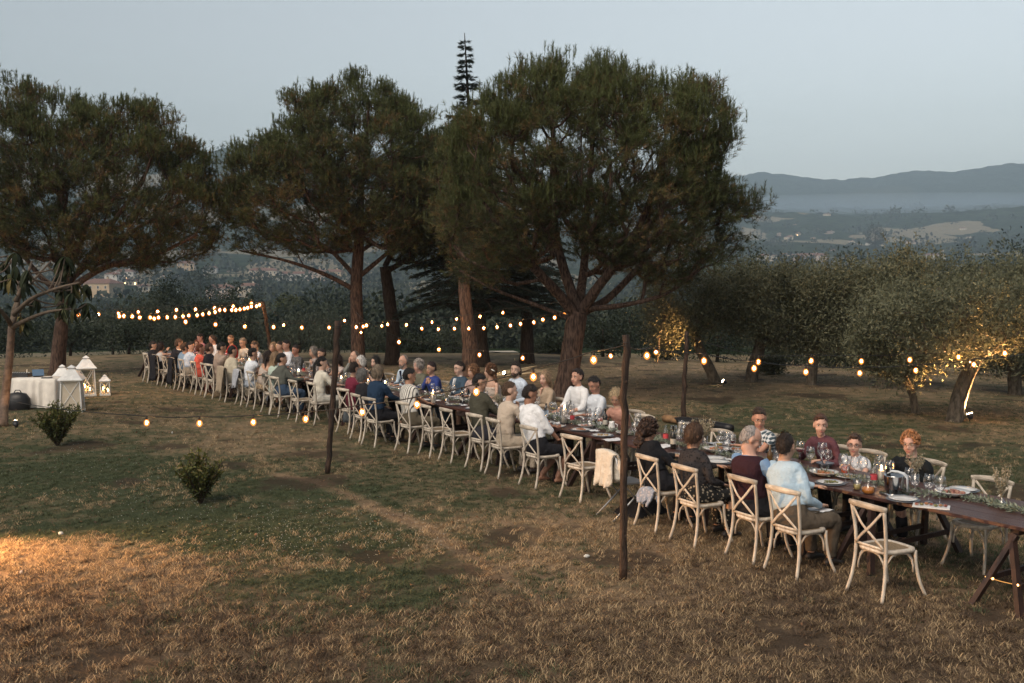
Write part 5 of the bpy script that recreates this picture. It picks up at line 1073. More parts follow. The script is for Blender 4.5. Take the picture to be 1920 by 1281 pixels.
WALLC = {'ochre': (.42, .32, .21), 'cream': (.44, .39, .31), 'white': (.46, .45, .42), 'pink': (.38, .31, .27)}
m_walls = {k: MAT('plaster_' + k, c, .9, var=.1, scale=.6) for k, c in WALLC.items()}; m_pane = MAT('dark_window_pane', (.03, .035, .045), .3); m_lit = EMIT('lit_window', (1, .62, .28), 2.2)
def hit(px, py):
    d = ray(px, py); Dm = np.geomspace(75, 3400, 2500); X = Dm * d[0] / d[1]; zr = H + Dm * d[2] / d[1]; k = np.nonzero(terrain(X, Dm) >= zr)[0]; k = k[0] if len(k) else -1
    return np.array([X[k], Dm[k], zr[k]])
def house(px, py, D0, w, dpt, h, col, rz, label, floors=2, cols=4, lit=0):
    q = hit(px, py + 2); D = q[1]; sc_ = D / D0 * .66; w, dpt, h = w * sc_, dpt * sc_, h * sc_; x = q[0]; z = tz(x, D); t = thing('house', label, 'house', (x, D, z - .5), rz); mb = MB(); box(mb, (0, 0, h / 2), (w, dpt, h)); mb.build('wall', m_walls[col], t, False)
    mb = MB(); e = .5; v = [(-w / 2 - e, -dpt / 2 - e, h + .02), (w / 2 + e, -dpt / 2 - e, h + .02), (w / 2 + e, dpt / 2 + e, h + .02), (-w / 2 - e, dpt / 2 + e, h + .02), (-w / 2 + dpt * .3, 0, h + dpt * .2), (w / 2 - dpt * .3, 0, h + dpt * .2)]
    mb.add(v, [(3, 2, 1, 0), (0, 1, 5, 4), (1, 2, 5), (2, 3, 4, 5), (3, 0, 4)]); rf = mb.build('roof', m_roof, t, False); mb = MB(); box(mb, (w * .2, 0, h + dpt * .22), (.9, .9, 1.6)); mb.build('chimney', m_walls[col], rf, False)
    wm = None; q = 0
    for f in range(floors):
        for c in range(cols):
            xx = (c + .5) / cols * w - w / 2; zz = h * (f + .55) / floors; mb = MB(); box(mb, (0, 0, 0), (1.5, .24, 1.8)); fr = link('window', mb.mesh('window', [m_walls['white']], False), t, (xx, -dpt / 2 - .02, zz)); mb = MB(); box(mb, (0, -.10, 0), (1.1, .12, 1.4)); link('pane', mb.mesh('pane', [m_lit if q < lit and (c + f) % 2 == 0 else m_pane], False), fr); q += 1
    return t
house(192, 560, 330, 17, 12, 8.5, 'ochre', -.25, 'ochre farmhouse seen under the left pine limb', 2, 4)
house(158, 552, 420, 15, 10, 7, 'ochre', -.1, 'long ochre house left of the farmhouse', 2, 3)
house(235, 524, 640, 18, 12, 9, 'white', .1, 'white house above the ochre farmhouse', 2, 4, 4); house(246, 536, 560, 12, 9, 6, 'cream', .2, 'small cream house with lit window below the white one', 1, 3, 3); house(213, 530, 600, 12, 10, 9, 'white', -.1, 'narrow white house left of the white pair', 2, 2)
house(318, 528, 620, 15, 10, 7, 'cream', .1, 'cream house above the round dark tree', 2, 3); house(270, 545, 480, 9, 8, 4.5, 'cream', .3, 'low cream house between ochre farmhouse and round tree', 1, 2)
house(415, 560, 420, 17, 11, 8, 'pink', .1, 'pink walled house with red roof left of the pointed tree', 2, 4, 1); house(468, 556, 430, 13, 10, 8, 'cream', -.1, 'cream house right of the pointed tree', 2, 3)
house(495, 522, 640, 27, 14, 9, 'cream', .05, 'long two storey cream building on the slope', 2, 7); house(553, 524, 650, 32, 12, 7, 'white', 0, 'long low pale building right of the two storey one', 1, 8)
house(594, 524, 640, 16, 12, 9, 'pink', .1, 'peach coloured house under the pine branch', 2, 3, 1); house(625, 522, 640, 19, 12, 8, 'ochre', -.1, 'apricot coloured house just left of the middle pine trunk', 2, 4, 1); house(640, 540, 540, 14, 9, 4.5, 'cream', .2, 'low cream barn below the apricot house', 1, 3)
house(688, 546, 520, 12, 9, 6, 'pink', 0, 'pinkish house right of the middle pine trunk', 1, 3)
house(1519, 490, 820, 40, 14, 9, 'pink', 0, 'long pink block with two rows of windows beyond the olives', 2, 9); house(1436, 488, 860, 20, 12, 8, 'cream', .1, 'cream house with red roof at the left of the olive valley', 2, 4); house(1472, 484, 880, 22, 12, 6, 'cream', 0, 'low cream house beside the long pink block', 1, 5)
house(1557, 438, 1500, 15, 10, 7, 'white', .1, 'white villa on the pale fields', 2, 4); house(1482, 446, 1450, 12, 8, 7, 'ochre', .2, 'small ochre house with a light on the fields', 2, 2, 3); house(1496, 440, 1500, 10, 8, 6, 'cream', 0, 'small cream house beside the ochre one on the fields', 2, 2, 1)
house(1752, 484, 900, 26, 12, 6, 'white', 0, 'long white building right of the tallest olive', 1, 6); house(1640, 450, 1600, 14, 9, 6, 'cream', 0, 'distant cream farm in the right valley', 1, 3); house(1805, 430, 1700, 16, 9, 6, 'cream', 0, 'distant pale farm at the right', 1, 3)
house(1550, 406, 2300, 24, 12, 12, 'cream', 0, 'hamlet house high up in the mist', 2, 3); house(1490, 424, 2000, 14, 9, 7, 'ochre', 0, 'farm house on the hazy slope', 2, 3)
house(350, 505, 720, 18, 12, 8, 'ochre', .1, 'ochre house on the slope left of the beige fields', 2, 4); house(395, 512, 700, 14, 10, 7, 'white', .1, 'small white house under the beige fields', 1, 3)
_r = np.random.default_rng(8)
for k in range(34):
    if k < 20: px, py = _r.uniform(1390, 1915), _r.uniform(426, 470); gl_, lb_ = 'tiny farmhouses in the right valley', 'tiny pale farmhouse far off in the hazy valley right of the pines'
    else: px, py = _r.uniform(300, 700), _r.uniform(492, 556); gl_, lb_ = 'tiny farmhouses in the left valley', 'tiny pale farmhouse far off in the hazy valley seen between the pines'
    D_ = hit(px, py)[1]; w_ = _r.uniform(8, 20) * D_ / FOC; h_ = house(px, py, D_ * .78, w_, w_ * .5, w_ * .28, ['cream', 'white', 'pink', 'ochre'][int(_r.integers(0, 4))], _r.uniform(-.4, .4), lb_, 1, 2, 0); h_['group'] = gl_
# separate trees in the middle distance
MT = [(540, 552, 130, 26, 'umbrella', 'umbrella pine with a bare pale stem in the middle distance'), (615, 540, 170, 60, 'round', 'broad dark tree mass under the pine branch'), (480, 548, 210, 30, 'round', 'round tree right of the cream house'), (375, 500, 420, 36, 'round', 'round tree in front of the beige fields'),
      (485, 506, 500, 6, 'cypress', 'thin dark cypress beside the long cream building'), (640, 548, 220, 30, 'round', 'dark tree right of the umbrella pine'), (700, 560, 150, 45, 'round', 'dark tree between the pine trunks in the distance'), (570, 580, 100, 60, 'round', 'wide green tree behind the reeds'), (655, 590, 90, 40, 'round', 'green tree behind the middle pine trunk'),
      (1600, 468, 420, 46, 'round', 'dark blue tree mass beyond the olives'), (1660, 474, 330, 30, 'round', 'dark tree left of the tall olive shoots'), (1800, 468, 300, 30, 'round', 'dark tree beyond the right olives'), (1890, 446, 260, 48, 'round', 'large dark tree at the right above the olives'), (1500, 478, 450, 34, 'round', 'dark tree below the pale fields'), (1640, 420, 1300, 16, 'round', 'dark round tree on the pale fields')]
for k, (px, py, D, hw, kd, lab) in enumerate(MT):
    rng = np.random.default_rng(300 + k); x = at(px, 500, D)[0]; zb = tz(x, D); zt = at(px, py, D)[2]; zt = max(zt, zb + 5); hgt = zt - zb; w = hw / FOC * D; t = thing('distant_tree', lab, 'tree', (x, D, zb)); mb = MB(); tube(mb, [(0, 0, -1), (0.1, 0, hgt * .5), (0, 0, hgt * .8)], [w * .07 + .1, w * .05 + .1, .1], 6); mb.build('trunk', MAT('pale_stem', (.14, .12, .10), .9) if kd == 'umbrella' else m_bark_d, t)
    n = 1600; u = nrm(rng.normal(size=(n, 3))) * rng.random((n, 1)) ** .25 * (1 + .12 * rng.normal(size=(n, 1))); c = u * ([w, w, hgt * .16] if kd == 'umbrella' else [w, w, hgt * .46]) + [0, 0, hgt * (.84 if kd == 'umbrella' else .56)]
    tag(link('crown', fastmesh('crown', leaf_soup(c, rng, w * .16 if kd != 'cypress' else w * .6, w * .09, D=u * 1.0), 4, [f_dark if kd != 'umbrella' else f_pine], np.clip(.4 + .3 * rng.normal(size=n), 0, 1)), t), kind='stuff')
# pale track seen between the trunks
tr = MB(); V = [at(x, y, 52) for x, y in ((885, 640), (955, 636), (972, 664), (880, 666))]; V = [[v[0], Y_, tz(v[0], Y_) + .05] for v, Y_ in zip(V, (75, 75, 47, 47))]; tr.add(V, [(0, 1, 2, 3)][:: 1]); tag(tr.build('track', MAT('pale_gravel', (.34, .31, .25), .95, var=.15, scale=3), None, False), 'pale gravel track seen between the tree trunks', None, None, 'structure')
# ================================================================== POSTS, STRING LIGHTS, SPOTLIGHTS
m_post = MAT('charred_post', (.030, .018, .013), .8, var=.6, scale=7, bump=1.0, bscale=26, stretch=(3, 3, .6), col2=(.070, .040, .026))
def post(label, foot, top, Y0, Y1, r0, r1, seed):
    rng = np.random.default_rng(seed); a = gnd(*foot) if Y0 is None else at(foot[0], foot[1], Y0); a[2] = -.02; b = at(top[0], top[1], Y1 if Y1 else a[1]); t = thing('light_post', label, 'post', (a[0], a[1], 0), 0, 'rough wooden posts holding the string lights')
    n = 16; P = [a + (b - a) * i / n + np.array([rng.normal() * .008, rng.normal() * .008, 0]) * (0 < i < n) for i in range(n + 1)]; P[0] = a; rr = [(r0 + (r1 - r0) * i / n) * (1 + .10 * rng.normal() * .6) for i in range(n + 1)]
    mb = MB(); tube(mb, np.array(P) - [a[0], a[1], 0], rr, 10, jit=.12); mb.build('pole', m_post, t, True)
    for k in range(5):
        i = rng.integers(2, n - 1); an = rng.random() * 6.28; q = P[i] - [a[0], a[1], 0] + [math.cos(an) * r0 * .9, math.sin(an) * r0 * .9, 0]; mb = MB(); ell(mb, q, (r0 * .35, r0 * .35, r0 * .5), 7, 5); mb.build('knot', m_post, t)
    mb = MB(); q = b - [a[0], a[1], 0]; tube(mb, [(q[0] + math.cos(u) * r1 * 1.15, q[1] + math.sin(u) * r1 * 1.15, q[2] - .12 + .004 * u) for u in np.linspace(0, 12.6, 26)], .004, 5); mb.build('wire_wrap', MAT('wire', (.02, .02, .02), .5), t)
    return b
pA = post('tall dark post in the foreground right of the centre', (1168, 1087), (1173, 628), None, None, .040, .034, 1)
pB = post('reddish rough post in front of the maroon top and ponytailed woman', (614, 888), (634, 602), None, None, .042, .052, 2)
pC = post('leaning reddish post at the far end behind the smiling blonde woman', (516, 712), (493, 566), 31.0, 30.2, .06, .055, 3)
pD = post('thin crooked post on the lawn behind the rolled bundle', (1281, 784), (1288, 622), None, None, .055, .045, 4)
m_cable = MAT('black_cable', (.010, .010, .011), .6); m_sock = MAT('bulb_socket', (.02, .016, .012), .5); m_core = EMIT('bulb_filament_glow', (1.0, .50, .17), 75.0)
m_env = bpy.data.materials.new('bulb_glass_halo'); m_env.use_nodes = True; _n = m_env.node_tree; _n.nodes.clear(); _o = _n.nodes.new('ShaderNodeOutputMaterial'); _e = _n.nodes.new('ShaderNodeEmission'); _t = _n.nodes.new('ShaderNodeBsdfTransparent'); _m = _n.nodes.new('ShaderNodeAddShader')
_e.inputs[0].default_value = (1, .28, .045, 1); _lw = _n.nodes.new('ShaderNodeLayerWeight'); _lw.inputs[0].default_value = .5; _mm = _n.nodes.new('ShaderNodeMapRange'); _mm.inputs[1].default_value = 1; _mm.inputs[2].default_value = 0; _mm.inputs[3].default_value = 0; _mm.inputs[4].default_value = .45; _n.links.new(_lw.outputs['Facing'], _mm.inputs[0]); _n.links.new(_mm.outputs[0], _e.inputs[1]); _n.links.new(_e.outputs[0], _m.inputs[0]); _n.links.new(_t.outputs[0], _m.inputs[1]); _n.links.new(_m.outputs[0], _o.inputs[0])  # orange emission on the glass, fading to its rim, imitates the bulb's halo
_b = MB(); lathe(_b, [(.001, -.108), (.024, -.098), (.041, -.078), (.047, -.052), (.042, -.026), (.024, -.006), (.014, .006)], 14); ENV = _b.mesh('glass', [m_env])
_b = MB(); ell(_b, (0, 0, -.048), (.016, .016, .023), 8, 6); CORE = _b.mesh('filament', [m_core])
_b = MB(); tube(_b, [(0, 0, .000), (0, 0, .045)], .017, 8); tube(_b, [(0, 0, .045), (0, 0, .058)], .008, 6); SOCK = _b.mesh('socket', [m_sock])
def string(label, pts, depth, ends=(None, None), sc=1.0, drop=.058):
    sc *= .84
    """pts photo pixels of the bulbs in order, depth (Y at first, Y at last)"""
    n = len(pts); t = None; W = [at(p[0], p[1], depth[0] + (depth[1] - depth[0]) * i / max(n - 1, 1)) for i, p in enumerate(pts)]; o = W[0].copy(); t = thing('string_light', label, 'string light', o)
    up = np.array([0, 0, .043 * sc + drop * sc]); L_ = [w + up for w in W]
    if ends[0] is not None: L_ = [np.asarray(ends[0])] + L_
    if ends[1] is not None: L_ = L_ + [np.asarray(ends[1])]
    P = []
    for a, b in zip(L_[:-1], L_[1:]):
        d = np.linalg.norm(b - a); m = 5
        for k in range(m): u = k / m; P.append(a + (b - a) * u - np.array([0, 0, .035 * min(d, 2.5) * 4 * u * (1 - u) * .5]))
    P.append(L_[-1]); mb = MB(); tube(mb, np.array(P) - o, .0065, 5); mb.build('cable', m_cable, t)
    for w in W:
        b = link('bulb', SOCK, t, Vector(w - o + np.array([0, 0, .043 * sc]))); b.scale = (sc,) * 3; link('glass', ENV, b); link('filament', CORE, b)
    return t
string('nearest string of bulbs sagging across the near chairs from the tall post', [(1113, 674), (1000, 706), (893, 734), (782, 758), (679, 772), (573, 785), (475, 791), (374, 793), (275, 792)], (10.2, 13.2), (pA - [0, 0, .1], gnd(14, 790) + [0.15, -.1, .45]))
string('string of bulbs leaving the tall post towards the right edge', [(1213, 666), (1320, 676), (1414, 690), (1511, 697), (1612, 699), (1717, 694), (1826, 683)], (11.5, 15.5), (pA - [0, 0, .1], at(1960, 655, 17)))
string('upper string of bulbs running into the lit olive tree', [(1422, 678), (1521, 676), (1615, 677), (1706, 674), (1797, 669), (1884, 662)], (19, 20.5), (pD - [0, 0, .08], at(1990, 645, 21.5)), 1.35)
string('long low string of bulbs hanging across the pine trunks behind the guests', [(687, 610), (748, 641), (823, 655), (899, 665), (980, 671), (1060, 671), (1145, 667), (1230, 660)], (30, 24), (at(668, 585, 33.6), pD - [0, 0, .05]), 1.5)
string('string of bulbs between the middle pine and the largest pine', [(716, 611), (727, 608), (762, 609), (791, 616), (822, 617), (852, 616), (879, 616), (907, 615), (932, 613), (957, 610), (976, 607), (1001, 604), (1018, 599), (1040, 595), (1058, 590), (1073, 584)], (32.5, 25.3), (at(676, 600, 33.6), at(1080, 578, 25.4)), 1.35)
string('sparse upper string of small bulbs in front of the cedar', [(810, 604), (856, 598), (900, 593), (943, 586)], (33, 30), (at(735, 600, 34.5), at(1075, 560, 26)), 1.3)
string('string of bulbs behind the heads at the far left of the table', [(348, 603), (404, 608), (459, 612), (513, 613), (566, 614), (617, 614), (668, 613), (681, 612)], (27, 32), (at(290, 592, 25), at(676, 606, 33)), 1.5)
string('two high bulbs near the reddish post and one on the middle pine', [(532, 609), (646, 601), (638, 611), (677, 623)], (30, 32), (pC, at(676, 615, 33.2)), 1.2)
string('dense string of bulbs running left from the leaning post', [(130 + x * .2031, 560 + y * .2031) for x, y in ((1755, 57), (1728, 68), (1680, 72), (1647, 84), (1615, 90), (1575, 97), (1538, 103), (1500, 103), (1436, 103), (1388, 103), (1345, 122), (1290, 133), (1232, 143), (1180, 152), (1103, 155), (1050, 162), (978, 168), (903, 170), (823, 172), (783, 182), (745, 172), (650, 172), (580, 162), (503, 158), (460, 160))], (30, 26), (pC, at(200, 570, 27)), 1.4)
string('upper back string of bulbs towards the left pine', [(130 + x * .2031, 560 + y * .2031) for x, y in ((1680, 42), (1512, 68), (1340, 85), (1165, 97), (988, 103), (815, 118), (636, 123), (455, 133), (270, 142), (85, 149))], (31, 30.5), (pC - [0, 0, .05], at(110, 582, 32.5)), 1.45)

# ground spotlights
m_lamp = MAT('spot_housing', (.02, .02, .022), .4); m_lens = EMIT('spot_lens', (1.0, .74, .44), 30.0)
def spot(label, px, py, aim, watts, size=70, pos=None, col=(1.0, .50, .19), blend=.6, r=.055, hz_=.14):
    g = gnd(px, py) if pos is None else np.array(pos, float); g[2] = 0; aim = np.asarray(aim, float); h = g + [0, 0, hz_]; d = aim - h; d /= np.linalg.norm(d); t = thing('ground_spotlight', label, 'spotlight', (g[0], g[1], 0)); mb = MB(); tube(mb, [(0, 0, -.05), (0, 0, hz_ - .02)], .012, 6); mb.build('spike', m_lamp, t)
    mb = MB(); c = np.array([0, 0, hz_]); tube(mb, [c - d * .10, c - d * .04, c + d * .03], [r * .55, r * .95, r], 12); mb.build('housing', m_lamp, t); mb = MB(); tube(mb, [c + d * .031, c + d * .036], r * .9, 12); mb.build('lens', m_lens, t)
    ld = bpy.data.lights.new('spot_lamp', 'SPOT'); ld.energy = watts; ld.color = col; ld.spot_size = R(size); ld.spot_blend = blend; ld.shadow_soft_size = .04; o = bpy.data.objects.new('lamp', ld); COL.objects.link(o); o.parent = t; o.location = Vector(c + d * .06); o.rotation_euler = Vector(d).to_track_quat('-Z', 'Y').to_euler()
spot('small round spotlight in the grass by the leaning olive tree', 1357, 724, at(1235, 640, 29), 650, 62)
spot('bright spotlight in the grass at the foot of the slanting lit olive', 1818, 790, at(1750, 570, 22.0), 850, 120, r=.07)
spot('spotlight behind the guests lighting the orange pine trunk', 946, 708, at(884, 640, 30.6), 420, 50)
spot('spotlight lighting the foot of the loquat trunk at the left edge', 30, 806, at(4, 640, 21.6), 14, 60)
spot('floodlight on the grass just outside the left edge throwing a warm pool', 0, 0, (-5.0, 10.0, 0.0), 1300, 95, pos=(-7.6, 11.0, 0), blend=1.0, hz_=.55)
# bare lit twigs by the orange trunk
g = gnd(966, 708); t = thing('lit_branch', 'bare fallen branch lit orange on the lawn behind the wavy haired woman', 'branch', (g[0], g[1], 0)); mb = MB(); rr_ = np.random.default_rng(4)
for k in range(9): a = rr_.uniform(-.4, .6); l = rr_.uniform(.5, 1.3); tube(mb, smoothline([(-.9 + k * .1, 0, .05), (-.6 + k * .1 + l * .4, rr_.uniform(-.3, .3), .12 + .15 * rr_.random()), (-.5 + k * .12 + l * .8, rr_.uniform(-.5, .5), .15 + .3 * rr_.random() * (k == 4) * 2 + .1)], 3), [.02] * 6 + [.008], 5)
tube(mb, [(0, 0, .05), (.02, 0, .35), (-.02, 0, .62)], [.02, .016, .006], 5); mb.build('twig', MAT('dry_twig', (.42, .34, .22), .8), t)

# ================================================================== LANTERNS, SOUND TABLE
m_white = MAT('white_lantern_paint', (.76, .76, .74), .5, var=.08, scale=12); m_wax = MAT('candle_wax', (.72, .62, .48), .5); m_flame = EMIT('candle_flame', (1.0, .50, .15), 38.0); m_gl = GLASS('clear_glass'); m_linen = MAT('linen', (.70, .66, .60), .9, var=.06, bump=.3, bscale=60)
_b = MB(); ell(_b, (0, 0, .022), (.007, .007, .022), 8, 6); FLAME = _b.mesh('flame', [m_flame])
def candle(parent, c, r, h, fs=1.0):
    mb = MB(); lathe(mb, [(.0005, 0), (r, 0), (r, h - .004), (r * .9, h), (r * .4, h - .006), (.0005, h - .008)], 14, c); o = mb.build('candle', m_wax, parent); f = link('flame', FLAME, o, (c[0], c[1], c[2] + h)); f.scale = (fs, fs, fs)
def lantern(label, px, py, h, w, rz, handle=False, screen=False, Y=None):
    g = gnd(px, py); t = thing('lantern', label, 'lantern', (g[0], g[1], 0), rz, 'white metal lanterns on the grass'); b = w / 2; tp = w * .40; hb = h * .68
    mb = MB(); box(mb, (0, 0, .02), (w, w, .04)); mb.build('base', m_white, t, False)
    for sx in (-1, 1):
        for sy in (-1, 1): mb = MB(); bar(mb, (sx * (b - .02), sy * (b - .02), .04), (sx * tp, sy * tp, hb), .026, .026, (1, 0, 0)); mb.build('corner_post', m_white, t, False)
    for k in range(4):
        ca, sa = math.cos(k * math.pi / 2), math.sin(k * math.pi / 2); rot = lambda x, y, z: (x * ca - y * sa, x * sa + y * ca, z)
        e0, e1 = b - .02, tp
        mb = MB(); bar(mb, rot(-e0, -e0, .05), rot(e1, -e1, hb), .014, .012, rot(0, 1, 0)); bar(mb, rot(e0, -e0, .05), rot(-e1, -e1, hb), .013, .016, rot(0, 1, 0)); mb.build('cross_bar', m_white, t, False)
        mb = MB(); mb.add([rot(-e0, -e0 + .008, .045), rot(e0, -e0 + .008, .045), rot(e1, -e1 + .008, hb), rot(-e1, -e1 + .008, hb)], [(0, 1, 2, 3)]); mb.build('pane', m_gl if not screen else m_screen, t, False)
        mb = MB(); bar(mb, rot(-e1, -e1, hb - .01), rot(e1, -e1, hb - .01), .03, .03); mb.build('top_bar', m_white, t, False)
    mb = MB(); 
    def ring(s, z): return [(-s, -s, z), (s, -s, z), (s, s, z), (-s, s, z)]
    V = []; Z = [(w * .55, hb), (w * .55, hb + .015), (w * .38, h * .78), (w * .26, h * .86), (w * .20, h * .90)]; F = [(3, 2, 1, 0)]
    for s, z in Z: V += ring(s, z)
    for i in range(len(Z) - 1): F += [(i * 4 + j, i * 4 + (j + 1) % 4, (i + 1) * 4 + (j + 1) % 4, (i + 1) * 4 + j) for j in range(4)]
    F.append((16, 17, 18, 19)); mb.add(V, F); rf = mb.build('roof', m_white, t, False); mb = MB(); box(mb, (0, 0, h * .92), (w * .26, w * .26, h * .045)); V = ring(w * .19, h * .94) + [(0, 0, h * 1.0)]; mb.add(V, [(3, 2, 1, 0), (0, 1, 4), (1, 2, 4), (2, 3, 4), (3, 0, 4)]); mb.build('finial', m_white, rf, False)
    if handle: mb = MB(); tube(mb, [(math.cos(a) * w * .35, 0, h * .93 + math.sin(a) * w * .45) for a in np.linspace(0, math.pi, 12)], .006, 5); mb.build('handle', m_cable, t)
    candle(t, (-.04, .03, .04), .045 * w / .4, h * .17, 1.8); candle(t, (.07, -.05, .04), .04 * w / .4, h * .10, 1.5)
m_screen = MAT('lantern_linen_panel', (.55, .48, .38), .9)
lantern('tallest white lantern behind the others with two candles', 163, 742, 1.08, .44, .5); lantern('front white lantern with pale panels beside the laurel bush', 136, 772, 1.10, .50, .25, screen=True); lantern('white lantern half hidden behind the front one', 118, 750, .92, .40, .3); lantern('smallest white lantern with a wire handle', 197, 741, .56, .27, .4, handle=True)
# sound table
g = gnd(66, 765); TT = thing('sound_table', 'table under a white cloth holding black sound equipment by the left trees', 'table', (g[0], g[1] + .35, 0), -.12); mb = MB()
w, d, h = 1.22, .8, .70; n = 60; V = []; 
def rect(u, k=0):
    per = 2 * (w + d); s = (u % 1) * per
    if s < w: return -w / 2 + s, -d / 2, (0, -1)
    s -= w
    if s < d: return w / 2, -d / 2 + s, (1, 0)
    s -= d
    if s < w: return w / 2 - s, d / 2, (0, 1)
    s -= w; return -w / 2, d / 2 - s, (-1, 0)
N_ = 160; F = []
for j, (z, sp) in enumerate(((h, 0), (h - .015, .012), (h - .1, .02), (h * .5, .035), (.02, .06))):
    for i in range(N_):
        x, y, nn_ = rect(i / N_); wv = (.5 + .5 * math.sin(i * .62 + 1.5 * math.sin(i * .21))) * sp * 1.3; V.append((x + nn_[0] * (sp * .3 + wv), y + nn_[1] * (sp * .3 + wv), z))
for j in range(4): F += [(j * N_ + i, (j + 1) * N_ + i, (j + 1) * N_ + (i + 1) % N_, j * N_ + (i + 1) % N_) for i in range(N_)]
V.append((0, 0, h + .002)); F += [(i, (i + 1) % N_, len(V) - 1) for i in range(N_)]; mb.add(V, F); cl_ = mb.build('tablecloth', m_linen, TT)
for sx in (-1, 1):
    for sy in (-1, 1): mb = MB(); box(mb, (sx * (w / 2 - .06), sy * (d / 2 - .06), .34), (.04, .04, .68)); mb.build('leg', m_trestle, TT, False)
def on_table(px, py, z=.705): return gnd(px, py, z)
m_black = MAT('black_plastic', (.012, .012, .014), .45); m_blue = MAT('blue_screen_glass', (.10, .16, .24), .2)
q = on_table(40, 706); t = thing('mixing_desk', 'black mixing desk with rows of pale knobs on the cloth covered table', 'mixer', q, -.1); mb = MB(); box(mb, (0, .0, .045), (.55, .34, .09), taper=.95); mb.build('body', m_black, t, False)
for i in range(8):
    for j in range(3): mb = MB(); lathe(mb, [(.012, .088), (.010, .108), (.0005, .108)], 7, (-.21 + i * .06, -.10 + j * .09, 0)); mb.build('knob', m_white if j == 1 else m_black, t)
q = on_table(72, 707); t = thing('tablet', 'tilted blue tablet screen on a stand on the sound table', 'tablet', q, .5); mb = MB(); bar(mb, (0, .0, .03), (0, .16, .17), .26, .012, (0, 0, 1)); mb.build('screen', m_blue, t, False); mb = MB(); box(mb, (0, .08, .02), (.22, .16, .03)); mb.build('stand', m_black, t, False)
q = on_table(51, 706); t = thing('candle_stick', 'slim white candle standing on the sound table', 'candle', q); mb = MB(); lathe(mb, [(.001, 0), (.016, 0), (.014, .17), (.001, .175)], 10); mb.build('wax', m_wax, t)
q = on_table(88, 709); t = thing('folded_stand', 'small dark tray with folded papers at the right end of the sound table', 'tray', q, .2); mb = MB(); box(mb, (0, 0, .01), (.22, .16, .02)); mb.build('tray', m_black, t, False); mb = MB(); box(mb, (0, 0, .028), (.18, .12, .008), .1); mb.build('papers', m_linen, t, False)
q = gnd(34, 768); t = thing('speaker_bag', 'round black speaker bag leaning on the cloth of the sound table', 'bag', (q[0], q[1], 0)); mb = MB(); V = [(.27, 0), (.30, .12), (.29, .26), (.20, .38), (.001, .42)]; lathe(mb, V, 18, sy=.6); mb.build('body', m_black, t); mb = MB(); tube(mb, [(-.1, 0, .38), (-.05, 0, .46), (.05, 0, .46), (.1, 0, .38)], .012, 6); mb.build('handle', m_black, t)
q = gnd(74, 760); t = thing('equipment_case', 'low dark case with a plum coloured lid under the front of the sound table', 'case', (q[0], q[1] - .15, 0)); mb = MB(); box(mb, (0, 0, .10), (.62, .3, .2)); mb.build('body', m_black, t, False); mb = MB(); box(mb, (0, 0, .225), (.64, .32, .045)); mb.build('lid', MAT('plum_lid', (.07, .02, .045), .6), t, False); mb = MB(); tube(mb, [(-.12, -.02, .25), (-.1, -.02, .27), (.1, -.02, .27), (.12, -.02, .25)], .009, 6); mb.build('handle', m_white, t)

# ================================================================== THINGS ON AND BY THE CHAIRS
def drape(name, label, cat, p, rz, col, w=.46, back=.62, front=.2, z=.90, thick=.02, seed=0, pattern=None, yoff=-.27):
    """a garment hung over a chair back: folded sheet with waves"""
    rng = np.random.default_rng(seed); mb = MB(); nx, ny = 22, 18; V = []; prof = [(yoff - .035 - .05 * (1 - u) , z - back * (1 - u)) for u in np.linspace(0, 1, 11)] + [(yoff - .02, z + .012), (yoff + .03, z + .012)] + [(yoff + .055 + .02 * u, z - front * u) for u in np.linspace(.2, 1, 6)]
    for j, (y, zz) in enumerate(prof):
        for i in range(nx):
            u = i / (nx - 1) - .5; f = 1 + .10 * math.sin(j * .5 + seed); hang = (z - zz) / back; V.append((u * w * f * (1 - .18 * hang * (y < yoff)), y - .028 * math.sin(u * 19 + seed + 1.2 * hang) * hang - .01 * math.sin(u * 47 + seed), zz - .05 * hang * abs(math.sin(u * 5 + seed)) - .03 * (2 * u) ** 2))
    F = [(j * nx + i, j * nx + i + 1, (j + 1) * nx + i + 1, (j + 1) * nx + i) for j in range(len(prof) - 1) for i in range(nx - 1)]; mb.add(V, F); o = mb.build(name, cloth_mat(col, *(pattern or ()))); o.location = (p[0], p[1], 0); o.rotation_euler = (0, 0, rz); s = o.modifiers.new('thickness', 'SOLIDIFY'); s.thickness = thick; tag(o, label, cat); return o
seat = lambda key: [q for q in SEATS if q[2] and key in q[2]][0]
q = seat('very long dark hair and white straps'); drape('jacket', 'black jacket hung over the chair of the woman with white straps', 'jacket', q[3], q[4], CB, seed=1, back=.72)
q = seat('denim blue'); drape('jacket', 'black jacket hung over the chair of the denim blue shirt', 'jacket', q[3], q[4], CB, seed=2, back=.70)
q = seat('cream shirt'); drape('jacket', 'beige linen jacket hung over the chair of the man in loose cream shirt', 'jacket', q[3], q[4], (.34, .28, .21), seed=3, back=.60, w=.5)
q = seat('black haired man in plain white'); drape('jacket', 'pale blue grey jacket hung over the chair of the white shirted man', 'jacket', q[3], q[4], (.36, .38, .42), seed=4, back=.40, w=.42)
q = seat('curly hair and glasses in black jacket'); drape('scarf', 'pale floral scarf lying behind the seat of the curly haired woman', 'scarf', q[3], q[4], (.38, .38, .42), seed=5, back=.13, front=.10, z=.50, w=.30, thick=.03, pattern=('floral', (.25, .28, .34)), yoff=-.22)
